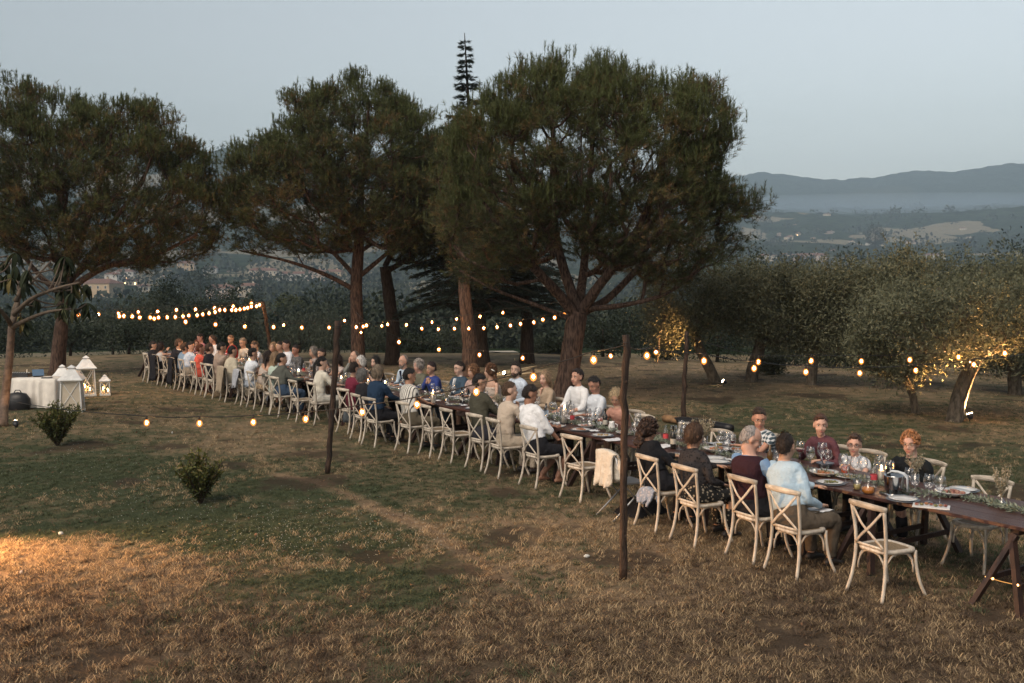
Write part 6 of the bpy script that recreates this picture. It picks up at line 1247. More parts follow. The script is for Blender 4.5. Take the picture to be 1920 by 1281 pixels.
def bag(label, px, py, w, h, col, name='handbag', z=0):
    g = gnd(px, py); t = thing(name, label, 'bag', (g[0], g[1], z), .3); mb = MB(); tube(mb, [(0, 0, 0), (0, 0, h * .3), (0, 0, h * .8), (0, 0, h)], [(w * .48, w * .22), (w * .52, w * .26), (w * .44, w * .18), (w * .36, w * .08)], 14, ref=(0, 1, 0)); mb.build('body', cloth_mat(col), t); mb = MB(); tube(mb, [(-w * .3, 0, h * .9), (-w * .2, 0, h * 1.35), (w * .2, 0, h * 1.35), (w * .3, 0, h * .9)], .008, 6); mb.build('strap', cloth_mat(tuple(c * .6 for c in col)), t)
bag('red brown bag under the chair of the man in black suit jacket', 396, 735, .36, .26, (.11, .02, .015)); bag('small tan bag on the grass by the beige suit chair', 414, 745, .34, .22, (.15, .11, .07))
bag('grey round bag hanging behind the chair next to the thick post', 657, 812, .30, .24, (.07, .08, .09), z=.22)
g = gnd(1190, 972); mb = MB(); nx = 26; V = []; rr_ = np.random.default_rng(9)
for j in range(14):
    for i in range(nx):
        u, v = i / (nx - 1) - .5, j / 13 - .5; r_ = max(abs(u), abs(v)) * 2; V.append((u * .62 * (1 + .1 * math.sin(7 * v)), v * .44, .34 * max(0, 1 - r_ ** 1.6) * (.75 + .3 * mnoise.noise(Vector((u * 5, v * 5, 1)))) + .012 + .03 * mnoise.noise(Vector((u * 14, v * 14, 4))) * (r_ < .97)))
mb.add(V, [(j * nx + i, j * nx + i + 1, (j + 1) * nx + i + 1, (j + 1) * nx + i) for j in range(13) for i in range(nx - 1)]); o = mb.build('coat', cloth_mat((.010, .010, .012))); o.location = (g[0] + .12, g[1] + .25, 0); o.rotation_euler = (0, 0, .6); tag(o, 'black coat heaped on the grass under the chair by the tall post', 'coat')
# folding metal chair with the pale jacket
m_metal = MAT('grey_metal_tube', (.30, .32, .34), .35, metal=.7)
p, T_, N_ = row(6.75, .16); rz = yaw_of(N_) - .12; t = thing('folding_chair', 'grey metal folding chair between two cross-back chairs, jacket over its back', 'chair', (p[0], p[1], 0), rz)
for sx in (-1, 1):
    mb = MB(); tube(mb, [(sx * .21, -.30, .80), (sx * .21, -.22, .50), (sx * .22, .24, 0)], .011, 8); mb.build('leg', m_metal, t); mb = MB(); tube(mb, [(sx * .19, .16, .45), (sx * .20, -.06, .24), (sx * .21, -.34, 0)], .011, 8); mb.build('leg', m_metal, t)
mb = MB(); tube(mb, [(-.21, -.30, .80), (-.18, -.31, .83), (.18, -.31, .83), (.21, -.30, .80)], .011, 8); mb.build('back_frame', m_metal, t); mb = MB(); box(mb, (0, -.01, .455), (.38, .36, .02)); mb.build('seat', m_metal, t, False); mb = MB(); tube(mb, [(-.21, .20, .05), (.21, .20, .05)], .008, 6); mb.build('stretcher', m_metal, t)
drape('jacket', 'pale cream jacket hung over the metal folding chair', 'jacket', p, rz, (.56, .52, .45), seed=7, back=.40, front=.34, z=.87, w=.44, thick=.03, yoff=-.31)
# rolled bundle and log on the lawn
a = gnd(1246, 792); b = gnd(1372, 812); a[2] = b[2] = .09; mb = MB(); tube(mb, smoothline([a + (b - a) * .18, a * .5 + b * .5 + [0, 0, .02], b], 6), [.07, .075, .085, .08, .085, .08, .088, .085, .09, .085, .08, .085, .08], 10, jit=.12); o = mb.build('rolled_bundle', m_black); tag(o, 'long black rolled bundle lying on the lawn behind the pampas vase', 'bundle')
mb = MB(); tube(mb, [a, a + (b - a) * .22], [.085, .075], 10, jit=.1); o = mb.build('log', MAT('cut_log', (.24, .14, .07), .8, var=.3)); tag(o, 'short cut brown log end at the left of the rolled bundle', 'log')
# scraps of paper and pale stones on the grass
for k, (x, y, lab) in enumerate(((114, 1003, 'white crumpled paper scrap on the grass at lower left'), (1100, 1046, 'pale stone on the grass left of the tall post'), (480, 1006, 'small reddish stone in the clover'), (40, 1077, 'white stone in the warm light at the left edge'), (323, 813, 'pale fallen leaf beyond the lone bush'))):
    g = gnd(x, y); mb = MB(); ell(mb, (0, 0, .018), (.032 if k < 2 else .018, .022 if k < 2 else .012, .02), 8, 6); v = mb.v[0]; v *= (1 + .3 * (RNG.random(v.shape) - .5)); o = mb.build('paper_scrap' if k == 0 else 'stone' if k in (1, 2, 3) else 'fallen_leaf', MAT('pale', (.5, .5, .47) if k != 2 else (.3, .14, .09), .9)); o.location = (g[0], g[1], 0); tag(o, lab, 'paper' if k == 0 else 'stone' if k in (1, 2, 3) else 'leaf')
# warm micro lights wound on the nearest trestle stretcher
_a, _, _ = row(1.6, (TN + TF) / 2); _b2, _, _ = row(1.6 + TLEN, (TN + TF) / 2); _d = (_b2 - _a) / np.linalg.norm(_b2 - _a); _pl = np.array([-_d[1], _d[0]]); _c = (_a + _b2) / 2 - _d * (np.linalg.norm(_b2 - _a) / 2 - .42)
a = np.append(_c - _d * .150 + _pl * (.602 * (TF - TN) + .028), .27); b = np.append(_c + _d * .150 + _pl * (.602 * (TF - TN) + .028), .27); t = thing('fairy_lights', 'short warm glowing light wire tied to the nearest trestle', 'fairy lights', a); mb = MB(); tube(mb, [(0, 0, 0), tuple((b - a) * .5 + [0, 0, -.005]), tuple(b - a)], .0035, 5); mb.build('wire', EMIT('warm_wire', (1, .45, .12), .35), t)
for u in (0, .78, 1): mb = MB(); ell(mb, (b - a) * u, (.011,) * 3, 8, 6); mb.build('bulb', EMIT('warm_led', (1, .50, .16), 2.5), t)
# ================================================================== TABLE SETTINGS
m_china = MAT('white_china', (.66, .66, .65), .25, spec=.5); m_charger = MAT('grey_charger', (.13, .15, .18), .4); m_steel = MAT('polished_steel', (.55, .55, .55), .12, metal=1.0); m_cut = MAT('cutlery_steel', (.5, .5, .5), .25, metal=1.0)
m_wine = MAT('dark_bottle_glass', (.012, .010, .008), .08, spec=.6); m_oil = MAT('amber_oil_bottle', (.10, .05, .012), .1, spec=.6); m_amber = MAT('amber_drink', (.42, .15, .02), .15); m_lemon = MAT('pale_yellow_drink', (.50, .40, .16), .2); m_redw = MAT('red_wine', (.10, .008, .012), .15); m_label = MAT('bottle_label', (.45, .42, .36), .7); m_redl = MAT('red_label', (.45, .05, .06), .6); m_can = MAT('orange_red_can', (.50, .075, .02), .35)
m_food = {k: MAT('food_' + k, c, .6, var=.5, scale=40, bump=1.0, bscale=60, col2=c2) for k, c, c2 in (('pasta', (.50, .32, .15), (.45, .12, .05)), ('red', (.35, .07, .05), (.50, .30, .22)), ('mixed', (.42, .30, .14), (.12, .16, .05)), ('bread', (.42, .26, .12), (.55, .40, .22)))}
m_nap = MAT('white_napkin', (.62, .63, .64), .9, bump=.4, bscale=30); m_stem = MAT('dry_stems', (.30, .24, .15), .8, var=.3); m_wl = MAT('water', (.85, .88, .9), .1)
def mesh_lathe(nm, prof, mat, n=20, c=(0, 0, 0)): return lathe(MB(), prof, n, c).mesh(nm, [mat])
GLS = {
 'wine': mesh_lathe('bowl', [(.001, .108), (.018, .110), (.034, .125), (.043, .150), (.042, .185), (.034, .222), (.0325, .222), (.0405, .185), (.0415, .150), (.033, .127), (.001, .112)], m_gl, 14),
 'stem': mesh_lathe('stem', [(.001, 0), (.036, .001), (.034, .004), (.006, .010), (.0045, .05), (.005, .106), (.001, .110)], m_gl, 12),
 'tumbler': mesh_lathe('glass', [(.001, 0), (.030, 0), (.034, .03), (.037, .095), (.0355, .095), (.0325, .03), (.028, .006), (.001, .006)], m_gl, 14),
 'charger': mesh_lathe('charger', [(.001, 0), (.10, 0), (.165, .010), (.168, .014), (.10, .006), (.001, .006)], m_charger, 28), 'plate': mesh_lathe('plate', [(.001, .008), (.08, .008), (.138, .022), (.141, .026), (.085, .015), (.001, .014)], m_china, 28),
 'bowl': mesh_lathe('bowl', [(.001, 0), (.07, 0), (.12, .022), (.172, .052), (.174, .056), (.12, .032), (.001, .012)], m_china, 28),
 'wbottle': mesh_lathe('bottle', [(.001, 0), (.037, .002), (.038, .02), (.038, .19), (.030, .215), (.015, .235), (.0135, .30), (.0155, .302), (.0155, .312), (.001, .312)], m_wine, 16), 'obottle': mesh_lathe('bottle', [(.001, 0), (.030, .002), (.031, .02), (.031, .17), (.022, .20), (.013, .215), (.0125, .275), (.001, .278)], m_oil, 14), 'cbottle': mesh_lathe('bottle', [(.001, 0), (.036, .002), (.037, .02), (.037, .16), (.030, .20), (.015, .235), (.0135, .27), (.001, .275)], m_gl, 16),
 'label': mesh_lathe('label', [(.0385, .07), (.0387, .072), (.0387, .138), (.0385, .14)], m_label, 16), 'rlabel': mesh_lathe('label', [(.0376, .09), (.0379, .092), (.0379, .148), (.0376, .15)], m_redl, 16),
}
_b = MB(); bar(_b, (0, -.09, .004), (0, .04, .004), .010, .003); bar(_b, (0, .04, .004), (0, .09, .006), .020, .003); KNIFE = _b.mesh('knife', [m_cut], False)
_b = MB(); bar(_b, (0, -.09, .004), (0, .03, .004), .009, .003)
for x in (-.008, -.003, .003, .008): bar(_b, (x, .045, .005), (x, .09, .008), .0025, .002)
bar(_b, (0, .03, .004), (0, .047, .005), .022, .003); FORK = _b.mesh('fork', [m_cut], False)
def put(name, label, cat, p, z=TZ, rz=0.0, group=None): return thing(name, label, cat, (p[0], p[1], z), rz, group)
def plate(p, label, food=None, seed=0, charger=True):
    t = put('dinner_plate', label, 'plate', p, group='white plates along the table')
    if charger: link('charger', GLS['charger'], t)
    link('plate', GLS['plate'], t)
    if food: foodheap(t, food, .075, .018, .016, seed)
    return t
def foodheap(t, kind, r, z, h, seed, n=16):
    rng = np.random.default_rng(seed + 900); mb = MB()
    for k in range(n): a = rng.random() * 6.28; q = r * rng.random() ** .6; s = rng.uniform(.12, .24) * r; ell(mb, (math.cos(a) * q, math.sin(a) * q, z + h * rng.random() * (1 - q / r * .6)), (s * 1.2, s, s * .6), 7, 5, rot=rotm(a, .3))
    mb.build('food', m_food[kind], t)
def bowl(p, label, food, seed=0, r=1.0):
    t = put('serving_bowl', label, 'bowl', p); t.scale = (r, r, r); link('bowl', GLS['bowl'], t); foodheap(t, food, .115, .030, .03, seed, 40); return t
def wineglass(p, label, fill=None, s=1.0):
    t = put('wine_glass', label, 'glass', p, group='stemmed glasses on the table'); s *= 1.15; t.scale = (s, s, s); link('stem', GLS['stem'], t); link('bowl', GLS['wine'], t)
    if fill: mb = MB(); lathe(mb, [(.001, .115), (.030, .126), (.038, .142), (.001, .143)], 12); mb.build('drink', fill, t)
    return t
def tumbler(p, label, fill=None):
    t = put('tumbler', label, 'glass', p, group='tumblers on the table'); link('glass', GLS['tumbler'], t)
    if fill: mb = MB(); lathe(mb, [(.001, .007), (.028, .008), (.032, .05), (.001, .051)], 12); mb.build('drink', fill, t)
    return t
def bottle(p, label, kind='wbottle', lab='label', s=1.0):
    t = put('bottle', label, 'bottle', p); t.scale = (s,) * 3; link('bottle', GLS[kind], t)
    if lab: link('label', GLS[lab], t)
    return t
def hurricane(p, label, s=1.0, h=.17):
    t = put('candle_jar', label, 'candle', p, group='pillar candles in glass cylinders'); t.scale = (s,) * 3; mb = MB(); lathe(mb, [(.001, 0), (.062, 0), (.064, .012), (.060, .02), (.001, .02)], 18); mb.build('base', m_wine, t); candle(t, (0, 0, .02), .036, h - .04, 1.3); mb = MB(); lathe(mb, [(.054, .018), (.055, .23), (.0535, .23), (.0525, .02)], 18); mb.build('glass', m_gl, t); return t
def napkin(p, label, rz, s=1.0):
    rng = np.random.default_rng(int(p[0] * 100) % 999); mb = MB(); n = 9; V = [((i / 8 - .5) * .22 * s, (j / 8 - .5) * .16 * s, .008 + .022 * abs(mnoise.noise(Vector((i * .45 + p[0], j * .45, p[1]))))) for j in range(n) for i in range(n)]
    mb.add(V, [(j * n + i, j * n + i + 1, (j + 1) * n + i + 1, (j + 1) * n + i) for j in range(8) for i in range(8)]); o = mb.build('napkin', m_nap); o.location = (p[0], p[1], TZ); o.rotation_euler = (0, 0, rz); tag(o, label, 'napkin', 'white cloth napkins'); return o
def flowers(p, label, h=.30, spread=.10, n=26, kind='dry', s=1.0, seed=1, vase='bulb'):
    rng = np.random.default_rng(seed); t = put('flower_vase', label, 'vase', p); mb = MB()
    lathe(mb, [(.001, 0), (.040, .001), (.048, .02), (.040, .05), (.018, .075), (.013, .11), (.018, .14), (.0165, .14), (.0115, .11), (.016, .077), (.037, .05), (.044, .02), (.001, .005)] if vase == 'bulb' else [(.001, 0), (.035, 0), (.038, .02), (.036, .15), (.0345, .15), (.036, .02), (.001, .005)], 16); mb.build('vase', m_gl, t)
    mb = MB(); T = []; 
    for k in range(n):
        a = rng.random() * 6.28; r_ = spread * rng.random() ** .5; e = np.array([math.cos(a) * r_, math.sin(a) * r_, .12 + h * rng.uniform(.55, 1)]); q = smoothline([(0, 0, .03), (e[0] * .2, e[1] * .2, .14), e], 4); tube(mb, q, [.0022] * len(q), 4, cap=False); u = .45 + .55 * rng.random(16); T.append(np.stack([np.interp(u, np.linspace(0, 1, len(q)), q[:, j]) for j in range(3)], 1) + rng.normal(size=(16, 3)) * .010)
    mb.build('stems', m_stem, t); T = np.vstack(T); S_ = leaf_soup(T, rng, .028, .012, D=np.array([0, 0, 1.0])); tag(link('flower_heads', fastmesh('flower_heads', S_, 4, [f_dryf], np.clip(rng.normal(size=len(T)) * .5 + .6, 0, 2)), t), kind='stuff'); return t
f_dryf = FOLIAGE('dried_flowers', (.16, .16, .10), (.50, .46, .36), (.40, .26, .14), .25); f_garl = FOLIAGE('olive_garland', (.07, .09, .06), (.26, .29, .22), (.12, .13, .08), .15, .45)
def garland(s0, s1, label, dens=620, wid=.09, off=(TN + TF) / 2, seed=1):
    rng = np.random.default_rng(seed); n = int((s1 - s0) * dens); S0 = rng.uniform(s0, s1, n); P = np.array([np.append(row(s, off + wid * rng.normal() * .7 + .06 * math.sin(s * 5))[0], TZ + .012 + .03 * rng.random()) for s in S0]); D = np.array([np.append(row(s, 0)[1], .25) for s in S0[:1]]); S_ = leaf_soup(P, rng, .055, .015, D=D * 1.2)
    S_[:, 2] = np.maximum(S_[:, 2], TZ + .003); o = link('olive_garland', fastmesh('olive_garland', S_, 4, [f_garl], np.clip(rng.normal(size=n) * .4 + .6, 0, 1))); tag(o, label, 'garland', None, 'stuff'); return o
tp = lambda px, py: gnd(px, py, TZ)[:2]
# ---- hero end of the table
t = put('ice_bucket', 'steel ice bucket with a bottle and a white towel over its rim', 'bucket', tp(1676, 926)); mb = MB(); lathe(mb, [(.001, .004), (.078, .004), (.084, .02), (.108, .19), (.112, .20), (.106, .20), (.082, .02), (.001, .01)], 28); mb.build('pail', m_steel, t)
mb = MB(); lathe(mb, [(.001, .0), (.13, .0), (.15, .006), (.001, .004)], 28); mb.build('tray', m_steel, t); mb = MB(); tube(mb, [(-.03, .02, .06), (-.06, .03, .26), (-.065, .033, .30)], [.035, .016, .015], 10); mb.build('bottle_neck', m_wine, t)
mb = MB(); nx = 8; prof = [(-.06, .215), (-.02, .235), (.04, .232), (.09, .222), (.122, .19), (.128, .13), (.13, .04)]; V = [(x + .012 * math.sin(i * 1.9) * .3, (i / 7 - .5) * .12 * (1 - .05 * j), z + .006 * math.sin(i * 1.3 + j)) for j, (x, z) in enumerate(prof) for i in range(nx)]; mb.add(V, [(j * nx + i, j * nx + i + 1, (j + 1) * nx + i + 1, (j + 1) * nx + i) for j in range(6) for i in range(7)]); o = mb.build('towel', m_nap, t); o.rotation_euler = (0, 0, -.5); sdm = o.modifiers.new('t', 'SOLIDIFY'); sdm.thickness = .008
t = put('carafe', 'round carafe of amber drink left of the ice bucket', 'carafe', tp(1628, 926)); mb = MB(); lathe(mb, [(.001, 0), (.05, .002), (.068, .025), (.066, .06), (.040, .095), (.022, .13), (.020, .17), (.030, .19), (.028, .19), (.018, .17), (.020, .13), (.001, .12)], 20); mb.build('glass', m_gl, t); mb = MB(); lathe(mb, [(.001, .003), (.047, .005), (.064, .026), (.062, .058), (.050, .075), (.001, .075)], 20); mb.build('drink', m_amber, t)
tumbler(tp(1607, 919), 'tumbler of pale yellow drink beside the amber carafe', m_lemon).scale = (1.25, 1.25, 1.25)
bottle(tp(1638, 915), 'rose bottle with a red label behind the amber carafe', 'cbottle', 'rlabel'); hurricane(tp(1652, 905), 'glowing candle jar just left of the ice bucket', 1.0, .16)
plate(tp(1693, 938), 'empty white plate on a grey charger in front of the ice bucket'); plate(tp(1806, 920), 'white plate at the far edge behind the bowl of red slices'); bowl(tp(1785, 930), 'oval bowl of pinkish red sliced meat near the vase', 'red', 3)
t = put('platter', 'square white platter of tomato bites at the near table edge', 'platter', tp(1746, 951), rz=-.45); mb = MB(); box(mb, (0, 0, .008), (.34, .17, .012)); mb.build('dish', m_china, t, False); rng = np.random.default_rng(3)
for k in range(7): mb = MB(); ell(mb, (-.13 + .043 * k, rng.uniform(-.04, .04), .028), (.022, .018, .013), 8, 6); mb.build('bite', m_food[['red', 'mixed', 'pasta'][k % 3]], t)
wineglass(tp(1741, 942), 'left one of the two tall empty glasses right of the ice bucket', s=1.12); wineglass(tp(1762, 946), 'right one of the two tall empty glasses right of the ice bucket', s=1.12)
flowers(tp(1878, 951), 'clear vase of dried grass and white flowers near the right edge', .30, .11, 30, seed=4); flowers(tp(1716, 906), 'small vase of pale dried flowers before the ginger haired woman', .20, .12, 30, seed=5)
garland(.55, 1.45, 'olive branch garland around the vase at the near end', 1500, .08, off=1.28, seed=2); garland(1.5, 2.9, 'olive garland between ice bucket and red meat bowl', 700, .06, off=1.42, seed=3)
plate(tp(1557, 907), 'white plate with leftovers in front of the pale blue shirt', 'mixed', 4); bowl(tp(1545, 892), 'wide bowl of tomato pasta beside the pale blue shirt', 'pasta', 5, .95); t = put('black_bowl', 'black bowl in front of the plum sweater boy', 'bowl', tp(1547, 876)); mb = MB(); lathe(mb, [(.001, 0), (.06, 0), (.105, .05), (.108, .055), (.10, .05), (.001, .01)], 20); mb.build('dish', m_charger, t); mb = MB(); tube(mb, [(-.02, 0, .03), (-.05, .0, .13)], .006, 6); mb.build('spoon', m_cut, t)
t = put('drink_can', 'orange red drink can in front of the boy with black rimmed glasses', 'can', tp(1583, 890)); mb = MB(); lathe(mb, [(.001, 0), (.028, .002), (.033, .012), (.033, .105), (.027, .118), (.001, .116)], 18); mb.build('body', m_can, t); mb = MB(); lathe(mb, [(.0255, .1175), (.027, .1195), (.0255, .120)], 18); mb.build('rim', m_cut, t)
plate(tp(1590, 896), 'small plate of cheese beside the orange can', 'bread', 6, False); wineglass(tp(1541, 880), 'empty wine glass held up before the plum sweater boy', s=1.25); wineglass(tp(1519, 882), 'wine glass between pasta bowl and pale blue shirt', s=1.1); wineglass(tp(1500, 872), 'wine glass with a dark drink right of the pale blue shirted man', m_redw, 1.15)
tumbler(tp(1527, 893), 'clear water tumbler beside the tomato pasta'); wineglass(tp(1602, 898), 'wine glass in front of the white t-shirt'); wineglass(tp(1618, 899), 'wine glass right of the white t-shirt'); wineglass(tp(1648, 896), 'wine glass behind the glowing candle jar')
bottle(tp(1443, 882), 'amber oil bottle between the waistcoat and the pale blue shirt', 'obottle', None, 1.1); bottle(tp(1262, 842), 'dark wine bottle between the curly haired woman and the brown bob'); bottle(tp(1248, 834), 'clear water bottle with a red label left of the dark wine bottle', 'cbottle', 'rlabel')
flowers(tp(1322, 838), 'vase with a broad sheaf of pampas grass behind the brown bob', .26, .13, 60, seed=7, vase='cyl'); flowers(tp(1300, 826), 'vase of small white flowers left of the pampas sheaf', .18, .06, 26, seed=8, vase='cyl'); flowers(tp(1470, 860), 'white dried flowers beside the crossed arms of the checked shirt', .2, .09, 24, seed=9, vase='cyl')
bowl(tp(1345, 848), 'round dish of pizza slices behind the brown bob', 'pasta', 8, 1.05); napkin(tp(1350, 833), 'pale blue napkin behind the pizza dish', .3, 1.4); napkin(tp(1245, 838), 'rumpled white napkin in front of the curly haired woman', .8, 1.3); plate(tp(1265, 856), 'plate with leftovers left of the brown bob', 'bread', 9, False); plate(tp(1346, 868), 'white plate between brown bob and waistcoat')
for k, (x, y) in enumerate(((1277, 822), (1290, 824), (1283, 832), (1352, 843), (1364, 846), (1392, 850))): wineglass(tp(x, y), ['stemmed glass behind the dark wine bottle', 'stemmed glass left of the white flower vase', 'short stemmed glass beside the black dish', 'stemmed glass standing behind the pizza dish', 'stemmed glass right of the pizza dish', 'slim glass beside the bald man in waistcoat'][k])
hurricane(tp(1058, 795), 'tall pillar candle in a glass in front of the blonde woman', 1.15, .22); bottle(tp(1073, 797), 'clear bottle with red label right of the tall pillar candle', 'cbottle', 'rlabel'); bottle(tp(1117, 800), 'short bottle of dark vinegar near the leaning man', 'wbottle', None, .62); bottle(tp(1133, 797), 'clear flask with red wine near the chip basket', 'cbottle', 'rlabel', .8)
t = put('ice_bucket', 'steel cooler with a dark bottle in front of the smiling blonde woman', 'bucket', tp(1020, 790)); mb = MB(); lathe(mb, [(.001, .004), (.06, .004), (.065, .02), (.078, .18), (.074, .18), (.06, .02), (.001, .01)], 20); mb.build('pail', m_steel, t); mb = MB(); tube(mb, [(.01, .0, .06), (.035, .0, .29)], [.03, .014], 10); mb.build('bottle_neck', m_wine, t)
plate(tp(1043, 801), 'plate of pizza crusts beside the white shirted man in shorts', 'pasta', 11, False); plate(tp(1130, 818), 'plate of leftovers by the metal folding chair', 'bread', 12); napkin(tp(1150, 826), 'white napkin at the table edge by the metal folding chair', .4, 1.3); bowl(tp(1100, 802), 'bowl of purple salad in front of the leaning man', 'red', 12, .8); bowl(tp(1172, 815), 'bowl of pink leaves near the tall post', 'red', 13, .8)
t = put('chip_basket', 'orange paper basket of chips near the bent blonde woman', 'basket', tp(1128, 792), rz=.5); mb = MB(); box(mb, (0, 0, .03), (.14, .10, .06), taper=1.3); mb.build('basket', m_can, t, False); foodheap(t, 'bread', .05, .07, .02, 3); 
t = put('water_jug', 'white jug with a square body near the tall post', 'jug', tp(1147, 809)); mb = MB(); lathe(mb, [(.001, 0), (.05, 0), (.052, .08), (.038, .13), (.042, .15), (.036, .15), (.034, .13), (.001, .02)], 16); mb.build('body', m_china, t); mb = MB(); tube(mb, [(.045, 0, .12), (.085, 0, .10), (.08, 0, .05), (.05, 0, .035)], .007, 6); mb.build('handle', m_china, t)
flowers(tp(838, 760), 'vase of upright dried grass in front of the cobalt cardigan', .30, .08, 26, seed=14, vase='cyl'); flowers(tp(936, 770), 'loose bunch of white flowers behind the olive shirt', .18, .14, 40, seed=15); hurricane(tp(812, 760), 'bright pillar candle right of the striped shirt', 1.15, .2); hurricane(tp(722, 735), 'glowing candle jar behind the navy jacket', 1.1, .18); bottle(tp(866, 757), 'dark wine bottle in front of the curly brown haired woman'); hurricane(tp(690, 728), 'candle jar beside the laughing black haired woman', 1.0, .18); hurricane(tp(560, 705), 'small candle in front of the grey green jacket', 1.0, .13); hurricane(tp(468, 684), 'small candle between white shirts at the far part', 1.0, .13); hurricane(tp(640, 722), 'candle jar right of the thick post', 1.0, .16)
bottle(tp(462, 684), 'dark bottle in front of the grey haired man', 'wbottle', None); bottle(tp(613, 715), 'clear bottle in front of the ponytailed woman', 'cbottle', 'rlabel')
_nr = np.random.default_rng(77); _gl = ['boys', 'waistcoat', 'brown bob', 'curly haired woman', 'folding chair', 'leaning man', 'smiling blonde woman', 'bearded man', 'olive shirt', 'slate blue suit', 'striped shirt', 'cobalt cardigan']
for k in range(36):
    s_ = 3.2 + k * .30; who_ = _gl[min(k // 3, 11)]; q_ = row(s_ + _nr.uniform(-.1, .1), [1.12, 1.35, 1.6][k % 3] + _nr.uniform(-.08, .08))[0]
    wineglass(q_, ['empty stemmed glass standing on the near side by the ', 'empty stemmed glass in the middle of the table by the ', 'empty stemmed glass on the far side by the '][k % 3] + who_, None, _nr.uniform(.9, 1.15))
q_ = gnd(1532, 958, .60); napkin((q_[0], q_[1]), 'white napkin on the lap of the pale blue shirted man', .6, 1.3).location[2] = .60
# olive garlands down the middle
for k, (a, b) in enumerate(((3.0, 5.2), (5.3, 8.4), (8.5, 11.6), (11.7, 15.2), (15.3, 19.5), (19.6, 24.5), (24.6, 28.6))): garland(a, b, ['olive garland between the waistcoat and the boys', 'olive garland behind the curly haired woman and brown bob', 'olive garland in front of the leaning man', 'olive garland in front of the slate blue suit', 'olive garland behind the navy jacket', 'olive garland before the grey green jacket', 'olive garland at the far end of the table'][k], 420 if k < 3 else 200, .07, seed=20 + k)
# a place at every seat further along
short = lambda d: ' '.join(d.split(' ')[:7]).rstrip(',') if d else None
hero = 5.6; rng = np.random.default_rng(50)
SEAT_ALL = [q for q in SEATS]
for s, sd_, d, p, rz in SEAT_ALL:
    if s < hero or (6.9 < s < 8.2 and d is None) or s > 28.6: continue
    if 6.2 < s < 8.0 and sd_ < 0: continue
    offp = TN + .20 if sd_ < 0 else TF - .20; g_ = TN + .42 if sd_ < 0 else TF - .42; who = ('the ' + short(d)) if d else 'the empty chair'
    if d is None: who = 'the empty chair left of the ponytailed woman' if s > 16 else 'the empty chair right of the striped shirt' if s > 11.7 else 'the empty chair left of the olive shirt' if s > 10.6 else 'the empty chair by the folding chair'
    far = s > 17; pp = row(s, offp)[0]; plate(pp, 'plate set before ' + who, ['mixed', 'bread', 'pasta', None][int(rng.integers(0, 4))], int(s * 10), not far)
    wineglass(row(s + rng.uniform(-.2, .2), g_)[0], 'wine glass belonging to ' + who, [None, None, m_redw, m_lemon][int(rng.integers(0, 4))])
    tumbler(row(s + .14 + rng.uniform(-.05, .05), g_ + .03)[0], 'tumbler belonging to ' + who)
    if not far:
        for me, nm, dx in ((KNIFE, 'knife', .19), (FORK, 'fork', -.19)):
            o = link(nm, me, None, (*row(s + dx * sd_, offp)[0], TZ), rz); tag(o, nm + ' laid beside the plate of ' + who, nm, 'cutlery laid beside the plates')
        napkin(row(s - .16, offp + (.10 if sd_ < 0 else -.10))[0], 'napkin next to the plate of ' + who, rz + rng.uniform(-.5, .5), .8)
    if rng.random() < .5: tumbler(row(s - .20, g_ + .08 * -sd_)[0], 'second tumbler near ' + who, m_lemon if rng.random() < .3 else None)
for k, s in enumerate((8.9, 10.2, 13.6, 16.9, 18.3, 20.2, 22.5, 25.0, 26.6)):
    bottle(row(s, 1.35 + rng.uniform(-.15, .15))[0], ['bottle near the white shirt and black shorts', 'bottle in front of the cream waistcoat', 'bottle in front of the navy jacket', 'bottle in front of the wavy grey hair', 'bottle in front of the man in dark patterned shirt', 'bottle in front of the smiling blonde woman', 'bottle in front of the beige suit jacket', 'bottle in front of the light blue shirt', 'bottle near the coral dress'][k], ['wbottle', 'cbottle'][k % 2], ['label', 'rlabel'][k % 2])

